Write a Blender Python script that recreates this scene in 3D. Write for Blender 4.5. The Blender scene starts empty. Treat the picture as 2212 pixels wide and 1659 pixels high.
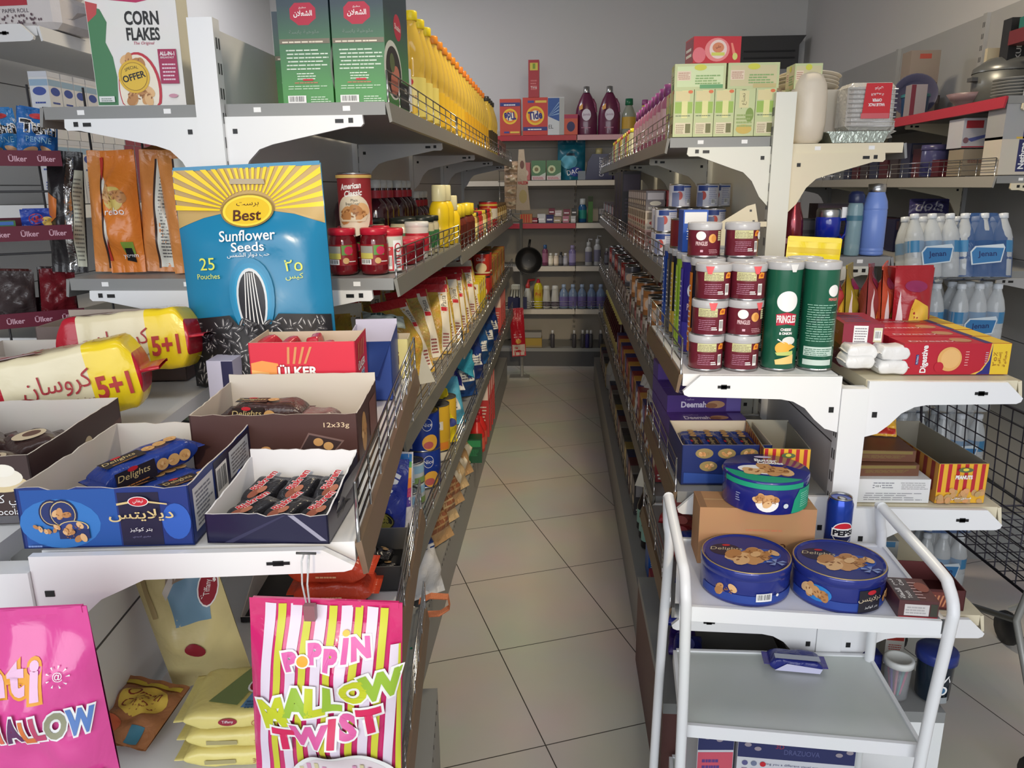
import bpy, math, random
from mathutils import Vector, Matrix
from mathutils.geometry import tessellate_polygon
C = bpy.context.scene.collection
SC = bpy.context.scene
R = math.radians
PI = math.pi
rnd = random.Random(7)

# ---------------------------------------------------------------- camera
F, CX, CY, EYE = 1650.0, 1106.0, 829.5, 1.5
def _axes(vp=(1213, 403), roll=0.4):
    yc = Vector((vp[0]-CX, CY-vp[1], -F)).normalized()
    z0 = Vector((math.sin(R(roll)), math.cos(R(roll)), 0))
    z0 = (z0 - yc*z0.dot(yc)).normalized()
    return Matrix((yc.cross(z0), yc, z0))          # rows: world axes seen by the camera
CAMR = _axes()
cd = bpy.data.cameras.new('camera'); cam = bpy.data.objects.new('camera', cd); C.objects.link(cam)
cd.sensor_fit = 'HORIZONTAL'; cd.sensor_width = 36.0; cd.lens = 36.0*F/2212.0
cd.clip_start = 0.05; cd.clip_end = 60
cam.matrix_world = Matrix.Translation((0, 0, EYE)) @ CAMR.to_4x4()
SC.camera = cam
def _ray(x, y): return CAMR @ Vector((x-CX, CY-y, -F))
def atz(x, y, z):                                   # point of the horizontal plane z seen at photo pixel x, y
    d = _ray(x, y); return Vector((0, 0, EYE)) + d*((z-EYE)/d.z)
def aty(x, y, Y):
    d = _ray(x, y); return Vector((0, 0, EYE)) + d*(Y/d.y)
def atx(x, y, X):
    d = _ray(x, y); return Vector((0, 0, EYE)) + d*(X/d.x)

# ---------------------------------------------------------------- light and exposure
W = bpy.data.worlds.new('sky'); SC.world = W; W.use_nodes = True
bg = W.node_tree.nodes['Background']; bg.inputs[0].default_value = (0.80, 0.87, 1.0, 1); bg.inputs[1].default_value = 0.38
def area(name, loc, aim, sx, sy, power, col):
    l = bpy.data.lights.new(name, 'AREA'); l.shape = 'RECTANGLE'; l.size = sx; l.size_y = sy; l.energy = power; l.color = col
    o = bpy.data.objects.new(name, l); C.objects.link(o); o.location = loc
    o.rotation_euler = (Vector(aim)-Vector(loc)).to_track_quat('-Z', 'Y').to_euler(); return o
area('shopfront_daylight', (-0.8, -4.6, 2.5), (-0.4, 4.0, 1.4), 6.5, 3.6, 295, (0.93, 0.96, 1.0))
area('ceiling_lamp', (-1.5, 5.3, 3.15), (-1.3, 5.5, 0), 0.9, 0.5, 26, (0.98, 0.97, 1.0))  # added fill, no fixture here: lifts the upper back wall
area('ceiling_lamp', (0.15, 0.5, 3.15), (0.15, 0.8, 0), 2.6, 0.5, 13, (0.93, 0.95, 1.0))  # added fill, no fixture here: lights the near goods from above
area('ceiling_lamp', (0.47, 3.0, 3.12), (0.30, 3.0, 0), 0.35, 0.35, 38, (1.0, 0.84, 0.60))  # added warm light standing in for the sun patch on the aisle floor
sl = bpy.data.lights.new('door_sunlight', 'SPOT'); sl.energy = 550; sl.color = (1.0, 0.82, 0.55); sl.spot_size = R(22); sl.spot_blend = 1.0; sl.shadow_soft_size = 0.12
so = bpy.data.objects.new('door_sunlight', sl); C.objects.link(so); so.location = (0.52, -3.2, 3.0)
so.rotation_euler = (Vector((-0.20, 3.2, 0.80))-so.location).to_track_quat('-Z', 'Y').to_euler()
SC.view_settings.view_transform = 'Standard'; SC.view_settings.look = 'None'
SC.view_settings.gamma = 1.0; SC.view_settings.use_curve_mapping = False
SC.view_settings.exposure = 0.0

# ---------------------------------------------------------------- materials
def lin(c):
    c = c/255.0
    return c/12.92 if c <= 0.04045 else ((c+0.055)/1.055)**2.4
_M = {}
def mat(rgb, rough=0.5, metal=0.0, trans=0.0, bump=0.0, bscale=60.0, noise=0.0, nscale=8.0, coat=0.0, alpha=1.0, ior=1.45, name=None):
    key = (tuple(rgb), rough, metal, trans, bump, bscale, noise, nscale, coat, alpha)
    if key in _M: return _M[key]
    m = bpy.data.materials.new(name or 'tone_%d_%d_%d' % tuple(int(v) for v in rgb)); m.use_nodes = True
    nt = m.node_tree; p = nt.nodes['Principled BSDF']
    g_ = .3*rgb[0]+.6*rgb[1]+.1*rgb[2]; rgb = [v+(g_-v)*.08 for v in rgb]
    col = (lin(rgb[0]), lin(rgb[1]), lin(rgb[2]), 1)
    p.inputs['Base Color'].default_value = col
    p.inputs['Roughness'].default_value = rough; p.inputs['Metallic'].default_value = metal
    p.inputs['Transmission Weight'].default_value = trans; p.inputs['IOR'].default_value = ior
    p.inputs['Coat Weight'].default_value = coat; p.inputs['Alpha'].default_value = alpha
    if noise or bump:
        tc = nt.nodes.new('ShaderNodeTexCoord')
    if noise:
        n = nt.nodes.new('ShaderNodeTexNoise'); n.inputs['Scale'].default_value = nscale; n.inputs['Detail'].default_value = 4
        nt.links.new(tc.outputs['Object'], n.inputs['Vector'])
        mx = nt.nodes.new('ShaderNodeMix'); mx.data_type = 'RGBA'; mx.blend_type = 'MULTIPLY'; mx.inputs[0].default_value = noise
        mx.inputs[6].default_value = col
        nt.links.new(n.outputs['Color'], mx.inputs[7]); nt.links.new(mx.outputs[2], p.inputs['Base Color'])
    if bump:
        n2 = nt.nodes.new('ShaderNodeTexNoise'); n2.inputs['Scale'].default_value = bscale; n2.inputs['Detail'].default_value = 3
        n2.inputs['Distortion'].default_value = 1.2
        nt.links.new(tc.outputs['Object'], n2.inputs['Vector'])
        b = nt.nodes.new('ShaderNodeBump'); b.inputs['Strength'].default_value = bump; b.inputs['Distance'].default_value = 0.006
        nt.links.new(n2.outputs[0], b.inputs['Height']); nt.links.new(b.outputs[0], p.inputs['Normal'])
    _M[key] = m; return m
def card(r, g, b): return mat((r, g, b), 0.42, noise=0.10, nscale=14)
def ink(r, g, b): return mat((r, g, b), 0.45)
def film(r, g, b, bump=0.55, sc=38): return mat((r, g, b), 0.27, bump=bump, bscale=sc)
def plast(r, g, b): return mat((r, g, b), 0.3, noise=0.05)
def clear(r, g, b, t=0.75): return mat((r, g, b), 0.12, trans=t)
WHITE = mat((236, 237, 238), 0.38, noise=0.05, nscale=5, name='white_enamel')
CREAM = mat((228, 217, 186), 0.42, noise=0.08, nscale=6, name='cream_enamel')
GREY = mat((140, 141, 140), 0.4, noise=0.08, nscale=6, name='grey_enamel')
DGREY = mat((78, 78, 80), 0.45, noise=0.1)
BLACK = mat((22, 22, 24), 0.4)
CHROME = mat((205, 205, 205), 0.18, metal=1.0, name='chrome_wire')
STEEL = mat((180, 180, 182), 0.28, metal=1.0, noise=0.1)
BROWN = mat((128, 106, 86), 0.5, noise=0.2, nscale=9, name='brown_price_strip')
IW = ink(238, 238, 238); IK = ink(25, 25, 28); IR = ink(200, 30, 45)
TAN = mat((205, 190, 168), 0.7, noise=0.1, nscale=20)
INNER = mat((214, 206, 196), 0.7, noise=0.1, nscale=20)

# ---------------------------------------------------------------- mesh building
class MB:
    def __init__(s): s.v = []; s.f = []; s.fm = []; s.fs = []; s.ms = []
    def mi(s, m):
        if m not in s.ms: s.ms.append(m)
        return s.ms.index(m)
    def add(s, vs, fs, m, smooth=False, T=None):
        b = len(s.v); k = s.mi(m)
        s.v += [tuple(T @ Vector(p)) for p in vs] if T is not None else [tuple(p) for p in vs]
        for f in fs:
            s.f.append(tuple(b+i for i in f)); s.fm.append(k); s.fs.append(smooth)
    def box(s, x0, y0, z0, x1, y1, z1, m, T=None, skip='', bev=0.0):
        if bev:
            a = bev; vs = []; 
            def ring(z, i): return [(x0+i, y0, z), (x1-i, y0, z), (x1, y0+i, z), (x1, y1-i, z), (x1-i, y1, z), (x0+i, y1, z), (x0, y1-i, z), (x0, y0+i, z)]
            def inner(z): return [(x0+a, y0+a, z), (x1-a, y0+a, z), (x1-a, y0+a, z), (x1-a, y1-a, z), (x1-a, y1-a, z), (x0+a, y1-a, z), (x0+a, y1-a, z), (x0+a, y0+a, z)]
            vs = inner(z0) + ring(z0+a, a) + ring(z1-a, a) + inner(z1)
            fs = []
            for L in range(3):
                for i in range(8):
                    j = (i+1) % 8; fs.append((L*8+i, L*8+j, L*8+8+j, L*8+8+i))
            fs += [(6, 4, 2, 0), (24, 26, 28, 30)]
            s.add(vs, fs, m, False, T); return
        vs = [(x0, y0, z0), (x1, y0, z0), (x1, y1, z0), (x0, y1, z0), (x0, y0, z1), (x1, y0, z1), (x1, y1, z1), (x0, y1, z1)]
        F6 = {'b': (3, 2, 1, 0), 't': (4, 5, 6, 7), 'f': (0, 1, 5, 4), 'r': (1, 2, 6, 5), 'k': (2, 3, 7, 6), 'l': (3, 0, 4, 7)}
        s.add(vs, [F6[k] for k in F6 if k not in skip], m, False, T)
    def prism(s, pts, a, b, m, axis='y', T=None):    # polygon extruded along an axis
        n = len(pts)
        put = {'y': lambda p, t: (p[0], t, p[1]), 'x': lambda p, t: (t, p[0], p[1]), 'z': lambda p, t: (p[0], p[1], t)}[axis]
        vs = [put(p, a) for p in pts] + [put(p, b) for p in pts]
        tr = tessellate_polygon([[Vector((p[0], p[1], 0)) for p in pts]])
        fs = [tuple(t) for t in tr] + [tuple(n+i for i in reversed(t)) for t in tr]
        fs += [(i, (i+1) % n, n+(i+1) % n, n+i) for i in range(n)]
        s.add(vs, fs, m, False, T)
    def tube(s, pts, r, m, seg=8, T=None, smooth=0):
        pts = [Vector(p) for p in pts]
        if smooth:
            P = [pts[0]] + pts + [pts[-1]]; N = []
            for i in range(1, len(P)-2):
                for k in range(smooth):
                    t = k/smooth; p0, p1, p2, p3 = P[i-1:i+3]
                    N.append(.5*((2*p1)+(p2-p0)*t+(2*p0-5*p1+4*p2-p3)*t*t+(3*p1-p0-3*p2+p3)*t**3))
            pts = N + [pts[-1]]
        n = len(pts); vs = []; fs = []; a = None
        for i, p in enumerate(pts):
            d = (pts[min(i+1, n-1)] - pts[max(i-1, 0)]).normalized()
            if a is None:
                a = d.cross(Vector((0, 0, 1)))
                if a.length < 1e-3: a = d.cross(Vector((1, 0, 0)))
            a = (a - d*a.dot(d)).normalized(); b = d.cross(a)
            rr = r[i] if isinstance(r, (list, tuple)) else r
            for k in range(seg):
                t = 2*PI*k/seg; vs.append(p + a*(rr*math.cos(t)) + b*(rr*math.sin(t)))
        for i in range(n-1):
            for k in range(seg):
                j = (k+1) % seg; fs.append((i*seg+k, i*seg+j, (i+1)*seg+j, (i+1)*seg+k))
        fs.append(tuple(range(seg))); fs.append(tuple((n-1)*seg+k for k in reversed(range(seg))))
        s.add(vs, fs, m, True, T)
    def lathe(s, prof, m, seg=24, T=None, sx=1.0, sy=1.0, cap=True):   # prof: (radius, z) from bottom to top
        vs = []; fs = []; n = len(prof)
        for r, z in prof:
            for k in range(seg):
                t = 2*PI*k/seg; vs.append((r*math.cos(t)*sx, r*math.sin(t)*sy, z))
        for i in range(n-1):
            for k in range(seg):
                j = (k+1) % seg; fs.append((i*seg+k, i*seg+j, (i+1)*seg+j, (i+1)*seg+k))
        s.add(vs, fs, m, True, T)
        if cap:
            s.add(vs[:seg], [tuple(reversed(range(seg)))], m, False, T); s.add(vs[-seg:], [tuple(range(seg))], m, False, T)
    def grid(s, fn, nu, nv, m, T=None, smooth=True, flip=False):
        vs = [fn(i/nu, j/nv) for j in range(nv+1) for i in range(nu+1)]; fs = []
        for j in range(nv):
            for i in range(nu):
                a = j*(nu+1)+i; q = (a, a+1, a+nu+2, a+nu+1); fs.append(q[::-1] if flip else q)
        s.add(vs, fs, m, smooth, T)
    def build(s, name, parent=None, loc=(0, 0, 0), rz=0.0, rot=None):
        me = bpy.data.meshes.new(name); me.from_pydata(s.v, [], s.f)
        for m in s.ms: me.materials.append(m)
        me.polygons.foreach_set('material_index', s.fm); me.polygons.foreach_set('use_smooth', s.fs); me.update()
        o = bpy.data.objects.new(name, me); C.objects.link(o)
        if parent is not None: o.parent = parent
        o.location = loc; o.rotation_euler = rot if rot else (0, 0, rz); return o

# ---------------------------------------------------------------- lettering
_ARF = {}                                            # Arabic letters: isolated form; others follow as final, initial, medial
for ch, base, two in [('ا', 0xFE8D, 1), ('ب', 0xFE8F, 0), ('ت', 0xFE95, 0), ('ث', 0xFE99, 0), ('ج', 0xFE9D, 0), ('ح', 0xFEA1, 0), ('خ', 0xFEA5, 0), ('د', 0xFEA9, 1),
        ('ذ', 0xFEAB, 1), ('ر', 0xFEAD, 1), ('ز', 0xFEAF, 1), ('س', 0xFEB1, 0), ('ش', 0xFEB5, 0), ('ص', 0xFEB9, 0), ('ض', 0xFEBD, 0), ('ط', 0xFEC1, 0), ('ع', 0xFEC9, 0),
        ('غ', 0xFECD, 0), ('ف', 0xFED1, 0), ('ق', 0xFED5, 0), ('ك', 0xFED9, 0), ('ل', 0xFEDD, 0), ('م', 0xFEE1, 0), ('ن', 0xFEE5, 0), ('ه', 0xFEE9, 0), ('و', 0xFEED, 1),
        ('ى', 0xFEEF, 1), ('ي', 0xFEF1, 0), ('ة', 0xFE93, 1), ('أ', 0xFE83, 1), ('إ', 0xFE87, 1), ('آ', 0xFE81, 1)]:
    _ARF[ch] = (base, two)
def shape_ar(s):
    if not any(c in _ARF for c in s): return s
    s = s.replace('لا', '\uE000')
    out = []
    def joins_next(c): return c in _ARF and not _ARF[c][1]
    for i, c in enumerate(s):
        pv = i > 0 and joins_next(s[i-1]); nx = i+1 < len(s) and (s[i+1] in _ARF or s[i+1] == '\uE000')
        if c == '\uE000': out.append(chr(0xFEFC if pv else 0xFEFB)); continue
        if c not in _ARF: out.append(c); continue
        b, two = _ARF[c]
        if two: out.append(chr(b+1 if pv else b))
        else: out.append(chr(b + (3 if pv and nx else 1 if pv else 2 if nx else 0)))
    return ''.join(reversed(out))
_T = {}
def glyphs(s, bold=0.0, shear=0.0):
    key = (s, bold, shear)
    if key in _T: return _T[key]
    cu = bpy.data.curves.new('lettering', 'FONT'); cu.body = shape_ar(s); cu.size = 1.0; cu.offset = bold; cu.shear = shear
    cu.resolution_u = 3; cu.fill_mode = 'FRONT'; cu.align_x = 'LEFT'
    o = bpy.data.objects.new('lettering', cu); C.objects.link(o)
    dg = bpy.context.evaluated_depsgraph_get(); me = o.evaluated_get(dg).to_mesh()
    vs = [(v.co.x, v.co.y) for v in me.vertices]; fs = [tuple(p.vertices) for p in me.polygons]
    o.evaluated_get(dg).to_mesh_clear(); bpy.data.objects.remove(o); bpy.data.curves.remove(cu)
    if not vs: vs = [(0, 0), (1, 0), (0, 1)]; fs = []
    x0 = min(p[0] for p in vs); x1 = max(p[0] for p in vs); y0 = min(p[1] for p in vs); y1 = max(p[1] for p in vs)
    _T[key] = ([((x-x0)/(y1-y0), (y-y0)/(y1-y0)) for x, y in vs], fs, (x1-x0)/(y1-y0)); return _T[key]

class Pr:                                            # prints on a surface given as map(u, v, offset) -> point
    def __init__(s, mb, mp, edge=None, step=0.00014): s.mb = mb; s.mp = mp; s.edge = edge; s.st = .0002 if edge else step; s.o = .0007 if edge else step; s.vmin = None
    def tris(s, vs, fs, m, o=None):
        if s.vmin is not None: vs = [(p[0], max(p[1], s.vmin)) for p in vs]
        T = []
        for f in fs:
            for k in range(1, len(f)-1): T.append((vs[f[0]], vs[f[k]], vs[f[k+1]]))
        if s.edge:
            for _ in range(7):
                N = []; ch = False
                for a, b, c in T:
                    if max((a[0]-b[0])**2+(a[1]-b[1])**2, (b[0]-c[0])**2+(b[1]-c[1])**2, (a[0]-c[0])**2+(a[1]-c[1])**2) > s.edge**2:
                        e = ((a[0]+b[0])/2, (a[1]+b[1])/2); g = ((b[0]+c[0])/2, (b[1]+c[1])/2); h = ((a[0]+c[0])/2, (a[1]+c[1])/2)
                        N += [(a, e, h), (e, b, g), (h, g, c), (e, g, h)]; ch = True
                    else: N.append((a, b, c))
                T = N
                if not ch: break
        idx = {}; V = []; Fc = []
        for t in T:
            q = []
            for p in t:
                k = (round(p[0], 6), round(p[1], 6))
                if k not in idx: idx[k] = len(V); V.append(s.mp(p[0], p[1], s.o if o is None else o))
                q.append(idx[k])
            if len(set(q)) == 3: Fc.append(tuple(q))
        s.mb.add(V, Fc, m, bool(s.edge))
        s.o += s.st
    def rect(s, u0, v0, u1, v1, m): s.tris([(u0, v0), (u1, v0), (u1, v1), (u0, v1)], [(0, 1, 2, 3)], m)
    def poly(s, pts, m):
        tr = tessellate_polygon([[Vector((p[0], p[1], 0)) for p in pts]]); s.tris(pts, [tuple(t) for t in tr], m)
    def ell(s, u, v, ru, rv, m, n=20, rot=0.0, a0=0.0, a1=2*PI):
        c, d = math.cos(rot), math.sin(rot); full = abs(a1-a0-2*PI) < 1e-6
        pts = []
        for k in range(n if full else n+1):
            t = a0+(a1-a0)*k/n; x, y = ru*math.cos(t), rv*math.sin(t); pts.append((u+x*c-y*d, v+x*d+y*c))
        V = [(u, v)] + pts; N = len(pts)
        s.tris(V, [(0, 1+k, 1+(k+1) % N) for k in range(N if full else N-1)], m)
    def txt(s, t, u, v, h, m, w=None, rot=0.0, bold=0.0, shear=0.0, out=None, ow=0.06, up=0.0, only=None):   # u, v: centre; h: letter height
        vs, fs, asp = glyphs(t, bold, shear); W_ = w if w else asp*h
        c, d = math.cos(rot), math.sin(rot)
        def put(q): 
            x, y = (q[0]/asp-0.5)*W_, (q[1]-0.5)*h + up*((q[0]/asp-0.5)**2)*4*h
            return (u+x*c-y*d, v+x*d+y*c)
        if out and only != 'fill':
            v2, f2, a2 = glyphs(t, bold+ow, shear); k = 1+2*ow
            def put2(q):
                x, y = (q[0]/a2-0.5)*W_*(1+2*ow/asp), (q[1]-0.5)*h*k + up*((q[0]/a2-0.5)**2)*4*h
                return (u+x*c-y*d, v+x*d+y*c)
            s.tris([put2(q) for q in v2], f2, out)
        if only != 'out': s.tris([put(q) for q in vs], fs, m)
    def word(s, L, out, bold, ow, wf=1.0):                   # letters given as (char, u, v, height, tilt, material): outlines first, then the fills
        for only in ('out', 'fill'):
            o, st = s.o, s.st; s.st = .00002
            for ch, u, v, h, rt, m in L: s.txt(ch, u, v, h, m, w=glyphs(ch, bold)[2]*h*wf, rot=rt, bold=bold, out=out, ow=ow, only=only)
            s.st = st; s.o = max(s.o, o)+(.0004 if s.edge else .00015)
    def lines(s, u0, v0, u1, v1, n, m, seed=1, fill=0.5):  # rows of small print
        r = random.Random(seed); h = (v1-v0)/n; vs = []; fs = []
        for i in range(n):
            y = v0+h*i; x = u0+(u1-u0)*r.uniform(0, .06)
            while x < u1*1.0-1e-5:
                w = min((u1-u0)*r.uniform(.06, .22), u1-x); b = len(vs)
                vs += [(x, y), (x+w*.86, y), (x+w*.86, y+h*fill), (x, y+h*fill)]; fs.append((b, b+1, b+2, b+3)); x += w
                if x > u0+(u1-u0)*.75 and r.random() < .4: break
        s.tris(vs, fs, m)
    def bars(s, u0, v0, u1, v1, n=14, seed=3):
        s.rect(u0, v0, u1, v1, IW); r = random.Random(seed); vs = []; fs = []; x = u0+(u1-u0)*.08; e = u1-(u1-u0)*.08; dw = (e-x)/n
        for i in range(n):
            w = dw*r.uniform(.25, .7); b = len(vs)
            vs += [(x, v0+(v1-v0)*.22), (x+w, v0+(v1-v0)*.22), (x+w, v1-(v1-v0)*.1), (x, v1-(v1-v0)*.1)]; fs.append((b, b+1, b+2, b+3)); x += dw
        s.tris(vs, fs, IK)
def faces(mb, w, d, h):                              # print surfaces of a box standing on z = 0, front towards -y
    return {'f': Pr(mb, lambda u, v, o: (u-w/2, -d/2-o, v)), 'r': Pr(mb, lambda u, v, o: (w/2+o, u-d/2, v)),
            'l': Pr(mb, lambda u, v, o: (-w/2-o, d/2-u, v)), 't': Pr(mb, lambda u, v, o: (u-w/2, v-d/2, h+o)), 'k': Pr(mb, lambda u, v, o: (w/2-u, d/2+o, v))}
def cyl(mb, r, edge=0.006, squash=1.0): return Pr(mb, lambda u, v, o: ((r+o)*math.sin(u/r), -(r+o)*math.cos(u/r)*squash, v), edge)

# ---------------------------------------------------------------- things
def tag(o, label, cat, group=None):
    o['label'] = label; o['category'] = cat
    if group: o['group'] = group
    return o
def thing(name, label, cat, loc=(0, 0, 0), rz=0.0, group=None, rot=None):
    o = bpy.data.objects.new(name, None); C.objects.link(o); o.empty_display_size = .05
    o.location = loc; o.rotation_euler = rot if rot else (0, 0, rz); return tag(o, label, cat, group)
def dup(root, loc, rz=None, label=None, rot=None, group=None):
    def cp(o, par):
        c = o.copy(); C.objects.link(c)
        if par is not None: c.parent = par
        for ch in o.children: cp(ch, c)
        return c
    r = cp(root, None); r.location = loc
    if rot: r.rotation_euler = rot
    elif rz is not None: r.rotation_euler = (0, 0, rz)
    if label: r['label'] = label
    if group: r['group'] = group
    return r
ORD = ['first', 'second', 'third', 'fourth', 'fifth', 'sixth', 'seventh', 'eighth', 'ninth', 'tenth', 'eleventh', 'twelfth', 'thirteenth', 'fourteenth', 'fifteenth',
       'sixteenth', 'seventeenth', 'eighteenth', 'nineteenth', 'twentieth']
def struct(mb, name): o = mb.build(name); o['kind'] = 'structure'; return o
# ---------------------------------------------------------------- the room
def tile_floor():
    m = bpy.data.materials.new('floor_tile'); m.use_nodes = True; nt = m.node_tree; p = nt.nodes['Principled BSDF']
    tc = nt.nodes.new('ShaderNodeTexCoord'); mp = nt.nodes.new('ShaderNodeMapping'); mp.vector_type = 'TEXTURE'
    a = R(20.5); u0, v0 = 0.6, 2.17
    mp.inputs['Location'].default_value = (u0*math.cos(a)-v0*math.sin(a), u0*math.sin(a)+v0*math.cos(a), 0); mp.inputs['Rotation'].default_value = (0, 0, a)
    nt.links.new(tc.outputs['Object'], mp.inputs['Vector'])
    b = nt.nodes.new('ShaderNodeTexBrick'); b.offset = 0.0; b.squash = 1.0
    for k, v in (('Scale', 1.0), ('Brick Width', .43), ('Row Height', .47), ('Mortar Size', .0018), ('Mortar Smooth', .1)): b.inputs[k].default_value = v
    b.inputs['Color1'].default_value = (lin(206), lin(201), lin(192), 1); b.inputs['Color2'].default_value = (lin(200), lin(196), lin(188), 1)
    b.inputs['Mortar'].default_value = (lin(58), lin(54), lin(50), 1)
    nt.links.new(mp.outputs[0], b.inputs['Vector'])
    n = nt.nodes.new('ShaderNodeTexNoise'); n.inputs['Scale'].default_value = 2.5; n.inputs['Detail'].default_value = 5
    nt.links.new(tc.outputs['Object'], n.inputs['Vector'])
    mx = nt.nodes.new('ShaderNodeMix'); mx.data_type = 'RGBA'; mx.blend_type = 'MULTIPLY'; mx.inputs[0].default_value = .35
    nt.links.new(b.outputs['Color'], mx.inputs[6]); nt.links.new(n.outputs['Color'], mx.inputs[7]); nt.links.new(mx.outputs[2], p.inputs['Base Color'])
    p.inputs['Roughness'].default_value = .32
    return m
X0, X1, Y0, Y1, ZC = -2.45, 1.97, -1.5, 6.85, 3.25
PLASTER = mat((205, 204, 204), .75, noise=.06, nscale=1.5, name='wall_paint')
q = MB(); q.box(X0-.1, Y0-.6, -.1, X1+.1, Y1+.1, 0, tile_floor()); struct(q, 'floor')
q = MB(); q.box(X0-.1, Y1, 0, X1+.1, Y1+.1, ZC, PLASTER); struct(q, 'wall_back')
q = MB(); q.box(X0-.1, Y0, 0, X0, Y1, ZC, PLASTER); struct(q, 'wall_left')
q = MB(); q.box(X1, Y0, 0, X1+.1, Y1, ZC, PLASTER); struct(q, 'wall_right')
q = MB(); q.box(X0-.1, Y0, ZC, X1+.1, Y1+.1, ZC+.1, mat((225, 225, 222), .8, noise=.05)); struct(q, 'ceiling')
q = MB(); q.box(X0-.1, Y0-.1, 2.75, X1+.1, Y0, ZC, PLASTER); struct(q, 'wall_front')
q = MB()                                             # aluminium shopfront frame round the open entrance behind the photographer
for x in (X0+.03, X1-.03): q.box(x-.03, Y0-.07, 0, x+.03, Y0-.01, 2.75, GREY)
q.box(X0, Y0-.07, 2.69, X1, Y0-.01, 2.75, GREY); struct(q, 'door_1')
q = MB(); q.box(X0-3, Y0-6, -.14, X1+3, Y0-.6, -.04, mat((170, 165, 155), .8, noise=.2)); struct(q, 'pavement')
# dark air unit high on the back wall
t = thing('air_conditioner', 'dark grey box unit with flared top edge high on the back wall', 'air conditioner', (1.64, Y1, 2.42))
q = MB(); q.prism([(-.23, 0), (.23, 0), (.23, .15), (.28, .22), (-.28, .22), (-.23, .15)], -.2, 0, mat((62, 62, 64), .5, noise=.1)); q.build('casing', t)
q = MB(); q.box(-.2, -.206, .05, .2, -.2, .062, BLACK); q.box(-.2, -.206, .1, .2, -.2, .112, BLACK); q.build('vent', t)

# ---------------------------------------------------------------- shop shelving
def bracket(side, L, style, m, k=1.0):
    q = MB(); s = side
    if style == 'tall':
        pr = [(.028, 0), (L, 0), (L+.002, -.018), (L-.004, -.024), (L-.03, -.024), (.13, -.058), (.10, -.068), (.075, -.092), (.052, -.135), (.028, -.16)]
        holes = [(L-.025, -.011, .005, .005), (L-.05, -.012, .009, .004), (.05, -.03, .005, .005)]
    else:
        pr = [(.028, .012), (L-.035, .012), (L, -.022), (L-.003, -.03), (L-.012, -.034), (.15, -.038), (.125, -.043), (.10, -.057), (.078, -.082), (.055, -.102), (.028, -.11)]
        holes = [(L-.085, -.012, .013, .003), (L-.085, -.012, .006, .005), (.045, -.06, .005, .006)]
    pr = [(a, b*(k if a > .13 else (k+1)/2)) for a, b in pr]; holes = [(a, b*k, c, e*k) for a, b, c, e in holes]
    q.prism([(s*a, b) for a, b in (pr if s > 0 else pr[::-1])], -.005, .005, m)
    for a, b, c, d in holes: q.box(s*a-c, -.0062, b-d, s*a+c, -.0048, b+d, BLACK)
    return q
def fence(L, h, wires, gap, r=.0016):
    q = MB()
    for k in range(wires):
        z = .012+h*(k+1)/wires-.012; q.tube([(0, .015, z), (0, L-.015, z)], r*(1.25 if k == wires-1 else 1), CHROME, 5)
    n = max(2, round(L/gap))
    for k in range(n+1):
        y = .015+(L-.03)*k/n; rr = r*1.6 if k in (0, n) else r; q.tube([(0, y, -.004), (0, y, h)], rr, CHROME, 5)
    return q
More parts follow.
